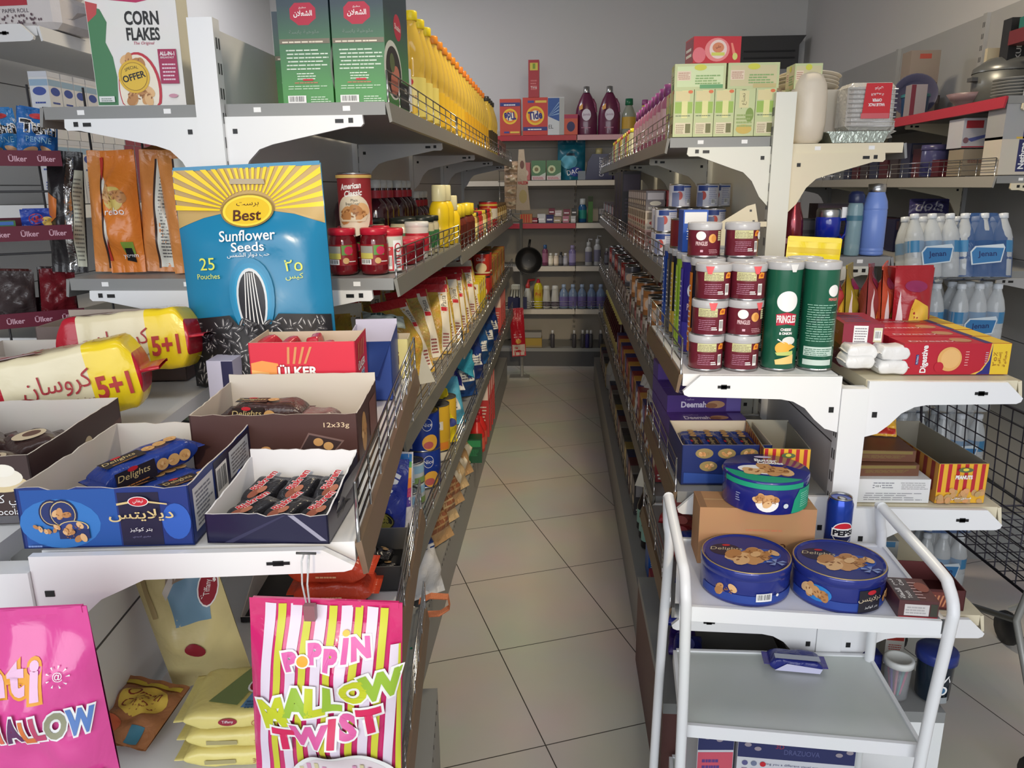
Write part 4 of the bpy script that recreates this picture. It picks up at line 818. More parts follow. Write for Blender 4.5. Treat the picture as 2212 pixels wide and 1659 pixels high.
# small jars and boxes at the far end of the top shelf
import colorsys
def cname(c):
    h, l, sv = colorsys.rgb_to_hls(*[v/255 for v in c]); h *= 360
    if sv < .14: return 'white' if l > .75 else 'pale grey' if l > .55 else 'grey' if l > .35 else 'black'
    d = 'dark ' if l < .3 else 'pale ' if l > .68 else ''
    return d+('red' if h < 14 or h > 345 else 'orange' if h < 34 else 'golden' if h < 48 else 'yellow' if h < 68 else 'green' if h < 165 else 'teal' if h < 195 else 'blue' if h < 245 else 'violet' if h < 290 else 'pink')
def boxes_row(nm, label, cat, group, w, d, h, cols, pts, rz=0, txts=None, labelf=None):
    protos = {}; out = []; cnt = {}; names = []
    for c in cols: n = cname(c); names.append(n if n not in names else ('other ' + n if 'other ' + n not in names else 'third shade of ' + n))
    for i, p in enumerate(pts):
        k = i % len(cols)
        if k not in protos:
            q, f = carton(w, d, h, card(*cols[k])); r = random.Random(k)
            c2 = ink(*[min(255, v*1.0+(60 if sum(cols[k]) < 380 else -60)) for v in cols[k]]) if True else None
            for F_, ww in (('f', w), ('r', d), ('l', d)):
                P = f[F_]; P.rect(ww*.08, h*.55, ww*.92, h*.9, ink(*[max(0, min(255, v+(80 if sum(cols[k]) < 380 else -70))) for v in cols[k]])); P.ell(ww*.5, h*.36, ww*.3, h*.12, ink(226, 214, 190) if sum(cols[k]) < 400 else ink(170, 60, 50)); P.lines(ww*.1, h*.06, ww*.9, h*.2, 2, ink(60, 60, 60) if sum(cols[k]) > 400 else ink(210, 210, 200), k+2)
                if txts: P.txt(txts[k % len(txts)], ww*.5, h*.72, h*.13, IW if sum(cols[k]) > 380 else ink(30, 30, 60), ww*.7, bold=.02)
            o = q.build(nm); protos[k] = o
        else: o = dup(protos[k], p, rz)
        o.location = p; o.rotation_euler = (0, 0, rz); j = cnt[k] = cnt.get(k, -1)+1; tag(o, names[k]+' '+label.replace('#', ORD[min(j, 19)]+' of its colour'), cat, group); out.append(o)
    return out
boxes_row('sauce_box', 'small pack at the end of the oil shelf, #', 'pack', 'small packs at the far end of the oil shelf', .05, .05, .11, [(120, 40, 44), (70, 70, 70), (160, 150, 120), (90, 60, 80)], [(-.42-.06*(k % 2), 5.05+.055*(k//2), ZT) for k in range(22)])

# ---------------------------------------------------------------- jar shelf
ZJ, ZJ2 = 1.305, 1.268
JP = [(.026, 0), (.0315, .003), (.0325, .01), (.0325, .075), (.030, .086), (.028, .090), (.028, .094)]
def jar(nm, label, body, lid, lab, loc, prof=JP, lidz=.094, r=.0295, prints=None, labz=(.022, .07), group=None, cat='jar'):
    t = thing(nm, label, cat, loc, 0, group); q = MB(); q.lathe(prof, body, 22); q.build('body', t)
    q = MB(); q.lathe([(r, lidz-.004), (r*1.06, lidz-.003), (r*1.06, lidz+.010), (r*.98, lidz+.012), (.0005, lidz+.012)], lid, 22, cap=False); q.build('lid', t)
    if lab:
        q = MB(); R_ = max(p[0] for p in prof)+.0005; q.lathe([(R_, labz[0]), (R_, labz[1])], lab, 22, cap=False)
        if prints: prints(cyl(q, R_+.0002))
        q.build('label', t)
    return t
JAM = mat((120, 14, 26), .12, coat=.6, noise=.3, nscale=30)
def jamp(P): P.rect(-.03, .05, .004, .066, ink(160, 160, 150)); P.rect(-.03, .037, .004, .05, ink(206, 196, 90)); P.bars(-.028, .024, .0, .036, 12); P.rect(.006, .046, .03, .068, ink(90, 150, 60)); P.ell(.022, .056, .010, .010, ink(200, 40, 80)); P.ell(.015, .033, .007, .007, ink(214, 170, 110)); P.lines(.022, .030, .04, .034, 1, IW)
j = jar('jam_jar', 'red jam jar with red lid at the near end of the jar shelf', JAM, plast(206, 26, 54), mat((150, 24, 34), .3), (-.508, 1.775, ZJ), prints=jamp, group='red jam jars')
place_row(j, [(-.508, 1.775, ZJ), (-.436, 1.785, ZJ), (-.515, 1.875, ZJ), (-.448, 1.87, ZJ)], 'red jam jar with red lid, # from the sunflower seed bag', 'red jam jars')
def canp(P):
    P.rect(-.06, .016, .06, .112, ink(150, 34, 40)); P.ell(.004, .028, .044, .048, ink(226, 214, 190), 26); P.txt('American', .0, .094, .014, IW, .05, shear=.3, rot=.1, bold=.03); P.txt('Classic', .006, .078, .014, IW, .042, shear=.3, rot=.1, bold=.03); P.txt('Plain', .008, .062, .006, IK); P.txt('Bread Crumbs', .006, .054, .0065, IK, .036)
    cookies(P, .004, .034, .03, 4, 8); P.poly([(-.026, .014), (.03, .014), (.038, .028), (.034, .028), (.02, .018), (-.02, .018), (-.028, .026)], ink(220, 208, 180)); P.rect(-.06, .112, .06, .119, ink(206, 170, 90))
q, P = can_body(.0385, .124, mat((150, 34, 40), .3)); canp(P)
t = thing('bread_crumb_can', 'tall dark red bread crumb can standing on top of the jam jars', 'can', (-.487, 1.83, ZJ+.1065), R(0)); q.build('body', t)
def tubp(P): P.rect(-.04, .06, .05, .084, ink(206, 206, 190)); P.rect(-.04, .004, .05, .06, ink(206, 50, 60)); P.txt('مهلبية', -.004, .056, .014, IW, .03); P.rect(.018, .004, .04, .075, IW); P.ell(.03, .058, .009, .011, ink(200, 40, 60)); P.ell(.03, .058, .006, .008, IW); P.lines(.02, .01, .038, .044, 5, IR, 4); P.bars(.002, .008, .014, .04, 8)
TUB = [(.027, 0), (.03, .003), (.034, .088), (.034, .09)]
jar('pudding_tub', 'white and red pudding tub with red lid between jam jars and wire fence', mat((214, 210, 200), .35), plast(214, 34, 52), mat((214, 70, 80), .35), (-.383, 1.835, ZJ), prof=TUB, lidz=.09, r=.034, prints=tubp, labz=(.004, .086), cat='tub')
st = jar('dessert_tub', 'x', mat((140, 20, 34), .3), plast(226, 44, 70), None, (0, 0, 0), prof=[(.028, 0), (.031, .003), (.034, .05), (.034, .052)], lidz=.052, r=.034, cat='tub')
place_row(st, [(-.362+.022, 2.02, ZJ-.0), (-.40, 2.09, ZJ), (-.33-.02, 2.13, ZJ)], 'small red-lidded dessert tub just inside the wire fence, # from the pudding tub', 'small red-lidded tubs')
foam = jar('milk_tub', 'white tub with red print behind the small red-lidded tubs', mat((226, 222, 214), .4), plast(230, 228, 224), mat((206, 40, 56), .4), (-.40, 2.2, ZJ), prof=TUB, lidz=.09, r=.033, labz=(.02, .07), cat='tub')
def grp(P): P.rect(-.03, .025, .01, .06, ink(40, 110, 60)); P.rect(.01, .025, .03, .06, ink(226, 226, 214))
bj = jar('sauce_jar', 'x', mat((206, 196, 160), .2, coat=.5), plast(34, 42, 38), mat((60, 120, 70), .35), (0, 0, 0), prof=[(.032, 0), (.038, .004), (.038, .085), (.034, .096), (.032, .1)], lidz=.1, r=.035, prints=grp)
place_row(bj, [(-.375, 2.30, ZJ), (-.455, 2.22, ZJ), (-.375, 2.39, ZJ), (-.46, 2.31, ZJ), (-.54, 2.2, ZJ)], 'black-lidded glass jar of pale sauce, # from the small red tubs', 'black-lidded sauce jars')
SYR = mat((52, 14, 26), .12, coat=.5)
def syrp(P): P.rect(-.02, .16, .02, .178, ink(176, 34, 50))
sy = bottle_thing('syrup_bottle', 'x', 'bottle', [(.034, 0), (.037, .005), (.037, .13), (.03, .15), (.0165, .165), (.015, .175), (.015, .2)], SYR, [(.017, .195), (.018, .198), (.018, .218), (.0005, .22)], plast(196, 196, 192), (0, 0, 0), lab=(.165, .188, .0175), labm=ink(176, 34, 50), seg=16)
place_row(sy, [(-.56+.012*(k//3), 2.34+.085*k, ZJ+(0 if k < 5 else -.037)) for k in range(9)] + [(-.64, 2.3+.085*k, ZJ+(0 if k < 6 else -.037)) for k in range(6)], 'dark syrup bottle with white cap, # in its line behind the sauce jars', 'dark syrup bottles')
MU = mat((244, 206, 20), .3, noise=.05)
mu = bottle_thing('mustard_bottle', 'x', 'bottle', [(.03, 0), (.034, .004), (.034, .06), (.031, .07), (.034, .08), (.034, .125), (.026, .145), (.018, .152)], MU, [(.024, .15), (.025, .152), (.024, .200), (.022, .203), (.0005, .203)], plast(232, 224, 176), (0, 0, 0), lab=(.015, .058, .034), labm=ink(214, 180, 40), seg=18, sx=1.0)
place_row(mu, [(-.40, 2.62, ZJ), (-.40, 2.74, ZJ), (-.40, 2.90, ZJ2)], 'yellow mustard bottle with tall cream cap, # behind the wire fence', 'yellow mustard bottles')
ch = bottle_thing('chocolate_bottle', 'x', 'bottle', [(.03, 0), (.034, .004), (.034, .1), (.02, .12)], mat((110, 44, 30), .3), [(.026, .118), (.03, .12), (.03, .165), (.0005, .168)], plast(240, 210, 40), (0, 0, 0), lab=(.02, .09, .034), labm=ink(90, 34, 24), seg=16)
place_row(ch, [(-.40, 3.0, ZJ2), (-.40, 3.1, ZJ2), (-.40, 3.3, ZJ2), (-.40, 3.4, ZJ2)], 'brown sauce bottle with bulky yellow cap, # past the mustard bottles', 'brown sauce bottles')
def mixrow(pts, cols, desc, group, rr=.03, h=.11, nm='jar', lids=None, cat='jar', seg=14):
    out = []; pr = {}; cnt = {}; names = []
    for c in cols: n = cname(c); names.append(n if n not in names else 'other ' + n if 'other ' + n not in names else 'third shade of ' + n)
    for i, p in enumerate(pts):
        k = i % len(cols)
        if k not in pr:
            c = cols[k]; t = thing(nm, 'x', cat); q = MB(); q.lathe([(rr*.9, 0), (rr, .004), (rr, h*.78), (rr*.8, h*.86), (rr*.78, h*.88)], mat(c, .25), seg); q.build('body', t)
            q = MB(); q.lathe([(rr*.86, h*.87), (rr*.88, h*.88), (rr*.86, h), (.0005, h)], plast(*(lids[k % len(lids)] if lids else (210, 60, 50))), seg, cap=False); q.build('lid', t)
            q = MB(); q.lathe([(rr+.0006, h*.2), (rr+.0006, h*.62)], ink(*[min(255, v+70) for v in c]), seg, cap=False); q.build('label', t); pr[k] = t; o = t
        else: o = dup(pr[k], p, 0)
        j = cnt[k] = cnt.get(k, -1)+1; o.location = p; o['label'] = names[k]+' '+desc.replace('#', ORD[min(j, 19)]+' of its colour'); o['group'] = group; out.append(o)
    return out
mixrow([(-.41-.075*(k % 2), 3.52+.085*(k//2), ZJ2) for k in range(20)], [(210, 176, 90), (170, 60, 40), (120, 80, 40), (214, 190, 120), (190, 40, 44)], 'spread jar past the brown sauce bottles, #', 'mixed spread jars', h=.12, lids=[(230, 200, 60), (200, 40, 50), (60, 60, 60)])
q, P = can_body(.055, .15, mat((200, 44, 40), .3), lid=mat((226, 190, 70), .3)); P.rect(-.09, .05, .09, .11, ink(230, 220, 200)); P.ell(0, .08, .03, .02, ink(60, 60, 110)); P.rect(-.09, .125, .09, .135, ink(230, 200, 80))
c = q.build('coffee_tin', None, (-.42, 4.62, ZJ2)); tag(c, 'big round tin with red and gold lid near the end of the jar shelf', 'tin')
mixrow([(-.41-.075*(k % 2), 4.76+.085*(k//2), ZJ2) for k in range(18)], [(150, 110, 50), (90, 90, 50), (190, 160, 90), (110, 50, 36)], 'jar at the end of the jar shelf, #', 'jars at the end of the jar shelf', h=.13, lids=[(120, 90, 50), (70, 90, 70)])

# ---------------------------------------------------------------- pasta shelf
ZP, ZP2 = .93, .91
PASTA = mat((232, 186, 72), .22, bump=.9, bscale=55, noise=.55, nscale=45, coat=.3)
PASTA2 = mat((226, 190, 104), .22, bump=1.0, bscale=70, noise=.6, nscale=60, coat=.3)
def pasta_proto(k):
    t = thing('pasta_bag', 'x', 'bag'); w, h = .15, .25
    q, P, B = pouch(w, h, .07, PASTA if k % 2 == 0 else PASTA2, stand=False, seal=.10, wr=.004, seed=20+k, nu=14, nv=18)
    P.poly([(w*.24, h*.04), (w*.45, h*.04), (w*.45, h*.95), (w*.24, h*.95)], ink(226, 218, 200)); P.rect(w*.26, h*.6, w*.43, h*.66, IR); P.txt('Pasta', w*.345, h*.76, .018, ink(60, 60, 60), .045, rot=1.5); P.lines(w*.26, h*.1, w*.43, h*.3, 5, ink(150, 60, 60), k)
    B.rect(-w*.4, h*.05, w*.4, h*.9, ink(222, 186, 96))
    if k == 1: P.ell(-w*.15, h*.35, w*.18, h*.1, ink(206, 40, 44))
    q.build('bag_body', t); q = MB(); q.box(-w/2+.004, -.003, h*.90, w/2-.004, .003, h+.004, film(190, 30, 40) if k != 2 else film(226, 220, 206)); q.build('top_seal', t); return t
PB = [pasta_proto(k) for k in range(3)]
BG = 'pasta bags along the aisle'
spots = [(-.44, 2.28, 0, 18, -28), (-.455, 2.45, 1, -6, -26), (-.44, 2.60, 0, -16, -24), (-.45, 2.74, 0, -18, -22), (-.43, 2.92, 2, -14, -25), (-.44, 3.08, 0, -18, -22), (-.44, 3.24, 1, -14, -24), (-.44, 3.42, 0, -16, -24), (-.45, 3.6, 2, -16, -22),
         (-.62, 2.10, 2, 20, -20), (-.64, 2.22, 0, 34, -18), (-.655, 2.42, 1, 10, -18), (-.655, 2.6, 0, 20, -16), (-.655, 2.8, 1, 0, -18), (-.655, 3.02, 0, 12, -16), (-.655, 3.2, 2, 8, -16), (-.655, 3.4, 1, 10, -16)]
used = set()
for i, (x, y, k, az, tl) in enumerate(spots):
    z = (ZP if y < 2.8 else ZP2)+.004
    rot = (R(tl), R(rnd.uniform(-6, 6)), R(az+35 if i < 9 else az))
    lab = f'pasta bag {"leaning on the wire fence" if i < 9 else "in the inner line"}, {ORD[i % 9]} from the near end of the pasta shelf'
    if k not in used: o = PB[k]; used.add(k); o.location = (x, y, z); o.rotation_euler = rot; o['label'] = lab; o['group'] = BG
    else: dup(PB[k], (x, y, z), label=lab, rot=rot, group=BG)
# teal and red packets between carton and pasta
for (lab, c, loc, rot) in [('dark teal spice packet lying askew over the clear bags behind the red carton', (20, 92, 90), (-.60, 1.98, ZP+.14), (R(-60), R(20), R(30))), ('white and teal label packet across the pasta bags', (196, 210, 206), (-.50, 2.12, ZP+.19), (R(-70), R(10), R(20))), ('red crumpled packet behind the red stick carton', (150, 26, 40), (-.60, 1.80, ZP+.13), (R(-50), R(-20), R(10)))]:
    q, P, B = pouch(.12, .07, .03, film(*c), stand=False, seal=.1, seed=3); P.lines(-.04, .03, .04, .05, 1, ink(60, 90, 90) if c[0] > 150 else ink(*[v*.6 for v in c])); tag(q.build('spice_packet', None, loc, rot=rot), lab, 'packet')
q, P, B = pouch(.13, .2, .05, mat((190, 186, 182), .15, trans=.4, bump=.8, bscale=40), stand=False, seed=8); tag(q.build('snack_bag', None, (-.64, 1.93, ZP), rot=(R(-20), 0, R(25))), 'clear crackling bag standing behind the teal packet', 'bag')
def ybox(c=(238, 208, 20)):
    q, f = carton(.065, .05, .15, card(*c))
    for F_, ww in (('f', .065), ('r', .05)):
        P = f[F_]; P.rect(ww*.1, .095, ww*.9, .14, ink(240, 232, 196)); P.ell(ww*.5, .12, ww*.24, .012, ink(150, 40, 70)); P.rect(ww*.1, .01, ww*.9, .05, ink(240, 224, 120))
    return q.build('cereal_box')
o = tag(ybox(), 'x', 'box'); place_row(o, [(-.42, 3.66, ZP2), (-.42, 3.74, ZP2), (-.42, 3.83, ZP2), (-.42, 3.92, ZP2)], 'bright yellow box at the wire fence past the pasta bags, # of the line', 'bright yellow boxes')
o = tag(ybox((206, 186, 90)), 'x', 'box'); place_row(o, [(-.66+.072*k, 3.95, ZP2) for k in range(3)], 'dull yellow box in the inner line behind the pasta, # from the panel', 'dull yellow boxes')
q, P = can_body(.045, .125, mat((190, 50, 40), .3)); P.ell(0, .05, .032, .026, ink(226, 206, 160)); P.txt('Classic', 0, .095, .018, IW, .05, shear=.3); P.rect(-.07, .02, .07, .028, ink(226, 206, 160))
o = tag(q.build('bread_crumb_can'), 'x', 'can'); place_row(o, [(-.42, 4.1, ZP2), (-.42, 4.1, ZP2+.126), (-.42, 4.2, ZP2), (-.42, 4.2, ZP2+.126), (-.52, 4.14, ZP2), (-.52, 4.14, ZP2+.126)], 'red and tan crumb can stacked beyond the bright yellow boxes, # of the group', 'stacked crumb cans')
boxes_row('food_box', 'box toward the far end of the pasta shelf, #', 'box', 'ochre boxes at the end of the pasta shelf', .07, .07, .2, [(206, 160, 50), (190, 140, 60), (214, 120, 50)], [(-.42-.09*(k % 2), 4.32+.09*(k//2), ZP2) for k in range(22)])

# ---------------------------------------------------------------- can and flour shelf (z = .58), base shelf
ZC4 = .58
def tin(label, r, h, c, loc, prints=None, lid=STEEL, cat='tin', nm='food_tin', rim=STEEL):
    t = thing(nm, label, cat, loc); q, P = can_body(r, h, mat(c, .3), rim=rim, lid=lid)
    if prints: prints(P)
    q.build('body', t); return t
PI_ = ink(238, 206, 190)
def milky(P): P.rect(-.1, .035, .1, .058, ink(150, 196, 226)); P.rect(-.1, .004, .1, .022, ink(130, 160, 90)); P.rect(-.012, .008, .014, .054, ink(206, 220, 226)); P.lines(-.010, .012, .012, .05, 6, ink(120, 140, 150))
mk = tin('pale blue and green milk tin stacked on its twin', .036, .068, (206, 214, 216), (0, 0, 0), milky)
place_row(mk, [(-.44, 2.12, ZC4), (-.44, 2.12, ZC4+.069), (-.53, 2.11, ZC4), (-.44, 2.04, ZC4), (-.53, 2.03, ZC4)], 'pale milk tin with blue and green bands near the cookie bag, # of five', 'pale milk tins')
def blu(P): P.rect(-.05, .01, -.022, .11, ink(206, 208, 214)); P.lines(-.048, .015, -.024, .105, 12, ink(130, 130, 150)); P.ell(.028, .088, .017, .020, IW); P.ell(.028, .088, .0155, .0185, ink(30, 60, 150)); P.txt('Nice', .028, .088, .012, IW); P.ell(.036, .03, .026, .026, ink(230, 170, 60)); P.ell(.03, .022, .016, .012, ink(190, 90, 90)); P.lines(-.015, .07, .0, .1, 4, IW, 2)
b1 = tin('large blue tin standing on another blue tin', .056, .125, (30, 58, 150), (0, 0, 0), blu, lid=mat((206, 170, 50), .35, noise=.5, nscale=30))
place_row(b1, [(-.425, 2.27, ZC4), (-.425, 2.27, ZC4+.126)], 'large blue tin with yellow top, # from below in the stack of two', 'large blue tins')
def gol(P): P.rect(-.012, .08, .03, .11, ink(226, 214, 190)); P.bars(-.004, .085, .022, .105); P.ell(-.02, .05, .02, .02, ink(90, 60, 40)); P.rect(-.04, .01, .05, .035, ink(226, 130, 40))
tin('tall golden coffee tin with dark lid beside the large blue tins', .046, .165, (226, 176, 40), (-.425, 2.50, ZC4+.04), gol, lid=DGREY, rim=DGREY)
tin('white and red tin under the tall golden tin', .046, .04, (220, 210, 190), (-.425, 2.50, ZC4))
tin('golden tin with grey lid farther along than the tall golden tin', .046, .17, (226, 180, 46), (-.43, 2.70, ZC4), gol, lid=DGREY, rim=DGREY)
def softbag(label, w, h, t_, c, loc, rot, pr=None, nm='flour_bag', seed=0, group=None):
    t = thing(nm, label, 'bag', loc, rot=rot, group=group); q, P, B = pouch(w, h, t_, film(*c), stand=False, seal=.07, seed=seed, wr=.006, nu=12, nv=14)
    if pr: pr(P, w, h)
    q.build('bag_body', t); q = MB(); q.box(-w/2+.006, -.002, h*.965, w/2-.006, .002, h+.002, film(*c)); q.build('top_seal', t); return t
def wl(P, w, h): P.rect(-w*.3, h*.3, w*.25, h*.55, ink(226, 226, 222)); P.lines(-w*.25, h*.34, w*.2, h*.5, 3, ink(90, 90, 110))
softbag('yellow snack bag drooping over the wire fence of the tin shelf', .11, .20, .05, (240, 216, 30), (-.375, 2.62, ZC4+.02), (R(-20), R(10), R(60)), lambda P, w, h: (P.ell(0, h*.6, w*.3, h*.1, ink(230, 200, 40)), P.ell(w*.1, h*.35, w*.2, h*.08, ink(60, 70, 140))), seed=1, nm='snack_bag')
softbag('light blue and white bag behind the drooping yellow bag', .15, .19, .08, (90, 180, 216), (-.42, 2.88, ZC4), (R(-18), 0, R(40)), wl, seed=2)
softbag('white and navy bag topping the light blue bag', .15, .18, .07, (214, 214, 214), (-.45, 3.06, ZC4+.10), (R(-40), R(10), R(50)), lambda P, w, h: P.poly([(0, h*.1), (w*.45, h*.1), (w*.45, h*.9), (w*.15, h*.9)], ink(40, 44, 130)), seed=3)
softbag('turquoise bag with loose corner above the navy bags', .14, .18, .06, (60, 170, 200), (-.40, 3.2, ZC4+.14), (R(-30), R(30), R(60)), None, seed=4)
for k in range(9): softbag(f'blue flour bag with white panel, {ORD[k]} along the shelf after the turquoise bag', .16, .22, .09, [(34, 74, 140), (44, 96, 160), (36, 60, 130)][k % 3], (-.41-.10*(k % 2), 3.3+.16*k, ZC4+.002), (R(-14), R(4), R(50)), wl, seed=5+k, group='blue flour bags')
# base shelf
ZB = .2
for k in range(7): softbag(f'toast bread bag on the base shelf, {ORD[k]} from the white rice bag', .15, .22, .09, (190, 150, 104) if k % 2 == 0 else (206, 176, 130), (-.44, 2.62+.17*k, ZB+.003), (R(-30), R(0), R(62)), (lambda P, w, h: (P.rect(-w*.45, h*.66, w*.45, h*.78, ink(50, 66, 140)), P.rect(-w*.3, h*.1, w*.1, h*.4, ink(226, 214, 190)))) if k > 2 else (lambda P, w, h: P.lines(-w*.4, h*.2, w*.4, h*.7, 5, ink(150, 90, 60), 2, .7)), seed=20+k, nm='bread_bag', group='toast bread bags')
softbag('white rice bag with navy band hanging out over the base shelf', .17, .24, .09, (226, 226, 228), (-.40, 2.20, ZB+.02), (R(-28), R(12), R(58)), lambda P, w, h: (P.poly([(-w*.48, h*.62), (w*.48, h*.68), (w*.46, h*.97), (-w*.46, h*.97)], ink(34, 62, 130)), P.poly([(-w*.48, h*.56), (w*.48, h*.62), (w*.48, h*.64), (-w*.48, h*.58)], ink(34, 62, 130))), seed=31, nm='rice_bag')
def boxpr(label, w, d, h, c, loc, rz, c2, nm='food_box', cat='box', group=None):
    q, f = carton(w, d, h, card(*c))
    for F_, ww in (('f', w), ('r', d)):
        P = f[F_]; P.rect(ww*.05, h*.68, ww*.95, h*.95, ink(*c2)); P.lines(ww*.15, h*.3, ww*.85, h*.6, 5, ink(*c2), 3, .4)
    return tag(q.build(nm, None, loc, rz), label, cat, group)
for k in range(4): boxpr(f'tall red and cream box on the base shelf before the far wall, {ORD[k]} in line', .09, .07, .30, (196, 50, 48), (-.40-.0*k, 3.92+.11*k, ZB), R(2), (226, 206, 190), group='tall red and cream boxes')
for k in range(4): boxpr(f'orange red box with pale head, {ORD[k]} in line beyond the flour bags', .09, .08, .26, (206, 70, 60), (-.42, 4.85+.11*k, ZC4), R(2), (226, 190, 170), group='orange red boxes')
for k in range(2):
    t = bottle_thing('cleaner_bottle', 'x', 'bottle', [(.035, 0), (.04, .005), (.04, .10), (.02, .14), (.014, .16)], plast(214, 44, 40), [(.016, .158), (.017, .16), (.015, .19), (.0005, .192)], plast(190, 30, 40), (-.385, 3.66+.11*k, ZB), lab=(.02, .08, .04), labm=ink(222, 90, 70), seg=16); t['label'] = ['red bottle with handle standing on the base shelf nearer the toast bread', 'red bottle on the base shelf beside the tall red boxes'][k]
boxpr('dark green carton low on the base shelf beside the red bottles', .10, .09, .12, (20, 84, 50), (-.395, 3.80-.27, ZB), R(4), (40, 140, 80))
# straps and a tag hanging from the rails
t = thing('strap', 'orange woven strap looped over the lower shelf rail', 'strap', (0, 0, 0)); OS = mat((222, 130, 86), .6, bump=.4, bscale=200)
A = [atz(905, 1300, .52), atz(930, 1288, .50), atz(968, 1290, .47), atz(972, 1312, .44), atz(950, 1326, .44), atz(912, 1328, .46), atz(898, 1350, .45)]
q = MB()
for a, b in zip(A[:-1], A[1:]):
    n = Vector((0, 0, 1)); e = Vector((.0, .009, .003)); q.add([a-e, b-e, b+e, a+e], [(0, 1, 2, 3)], OS); q.add([a-e+Vector((0, 0, .002)), b-e+Vector((0, 0, .002)), b+e+Vector((0, 0, .002)), a+e+Vector((0, 0, .002))], [(3, 2, 1, 0)], OS)
q.build('webbing', t); q = MB(); a = A[-1]; q.box(a.x-.010, a.y-.006, a.z-.05, a.x+.006, a.y+.006, a.z, mat((206, 150, 130), .4)); q.build('end_tab', t)
t = thing('cord', 'thin green cord hanging below the lowest wire fence', 'cord', (0, 0, 0)); q = MB(); P0 = [atz(888, 1400, .50), atz(897, 1420, .47), atz(896, 1450, .43), atz(890, 1475, .40)]; q.tube(P0, .003, mat((20, 120, 90), .4), 8); q.build('cord', t)
q = MB(); q.lathe([(.002, 0), (.012, .004), (.012, .010), (.002, .014)], mat((20, 130, 96), .4), 12, Matrix.Translation(P0[2])); q.build('bead', t)

# ---------------------------------------------------------------- outer side of the long gondola: chips bags
for k, (px, py_, w, az, c, side) in enumerate([(150, 572, .068, 20, (40, 38, 40), 0), (211, 574, .076, 16, (214, 132, 60), 1), (278, 580, .080, -6, (220, 122, 40), 2), (352, 590, .084, 14, (206, 128, 64), 1), (420, 588, .075, 18, (206, 132, 66), 1)]):
    a = aty(px, py_, 1.80); t = thing('chips_bag', ['black and silver foil chips bag first in the line of chips bags', 'orange chips bag with white nutrition side next to the foil bag', 'orange chips bag showing its picture front amid the chips bags', 'orange chips bag with white side right before the post bracket', 'orange chips bag half behind the sunflower seed bag'][k], 'bag', (a.x, 1.80+.015*(k % 2), ZJ+.003), rot=(R(-5), R([4, 2, -2, 3, -3][k]), R(az)))
    q, P, B = pouch(w*1.15, .285, .065, film(*c, .5, 26), stand=False, seal=.06, wr=.005, seed=40+k, nu=16, nv=22, back=None)
    h = .285; w2 = w*1.15
    if side == 1: P.poly([(-w2*.08, h*.04), (w2*.48, h*.04), (w2*.48, h*.93), (-w2*.12, h*.93)], ink(214, 214, 204)); P.lines(-w2*.02, h*.12, w2*.42, h*.82, 26, ink(110, 110, 110), k, .45); P.rect(-w2*.14, h*.03, -w2*.09, h*.93, ink(60, 40, 34))
    if side == 2: P.ell(0, h*.6, w2*.3, h*.1, ink(206, 180, 90)); cookies(P, 0, h*.62, .03, 3, 6); P.txt('renbo', 0, h*.5, .016, IW, .05); P.rect(w2*.1, h*.15, w2*.35, h*.25, ink(120, 150, 50)); P.poly([(w2*.05, h*.1), (w2*.3, h*.08), (w2*.3, h*.2), (w2*.15, h*.2)], IK); P.txt('yomm', w2*.2, h*.13, .01, IW); P.rect(-w2*.48, h*.1, -w2*.36, h*.95, ink(196, 50, 40))
    if side == 0: P.poly([(w2*.0, h*.02), (w2*.2, h*.02), (w2*.24, h*.95), (w2*.04, h*.95)], mat((206, 206, 206), .15, metal=1, bump=.5)); P.poly([(w2*.22, h*.05), (w2*.48, h*.05), (w2*.48, h*.85), (w2*.26, h*.85)], ink(190, 190, 170)); P.lines(w2*.26, h*.1, w2*.46, h*.8, 20, ink(120, 120, 110), 3, .4); P.poly([(-w2*.48, h*.4), (-w2*.2, h*.45), (-w2*.2, h*.6), (-w2*.48, h*.66)], ink(206, 110, 40))
    q.build('bag_body', t); q = MB(); q.box(-w2/2+.003, -.002, h-.012, w2/2-.003, .002, h+.001, film(*c, .5, 26)); q.build('top_seal', t)
t = thing('chips_bag', 'orange chips bag lying flat on top of the standing chips bags', 'bag', (-.99, 1.93, ZJ+.285), rot=(R(-75), R(8), R(-20))); q, P, B = pouch(.16, .2, .05, film(176, 110, 50, .6, 26), stand=False, seed=50); q.build('bag_body', t); q = MB(); q.box(-.078, -.002, .19, .078, .002, .201, film(200, 200, 196)); q.build('top_seal', t)
for k in range(8):
    c = [(120, 30, 34), (70, 76, 44), (84, 90, 60), (140, 40, 40)][k % 4]
    softbag(f'dim foil bag on the low outer shelf behind the cartons, {ORD[k]} in line', .082, .17, .06, c, (-1.085+.088*(k % 4), 1.80+.13*(k//4), .934), (R(-8), R(3*(k % 3)-3), R(5*(k % 3))), None, nm='snack_bag', seed=60+k, group='dim foil bags on the low outer shelf')
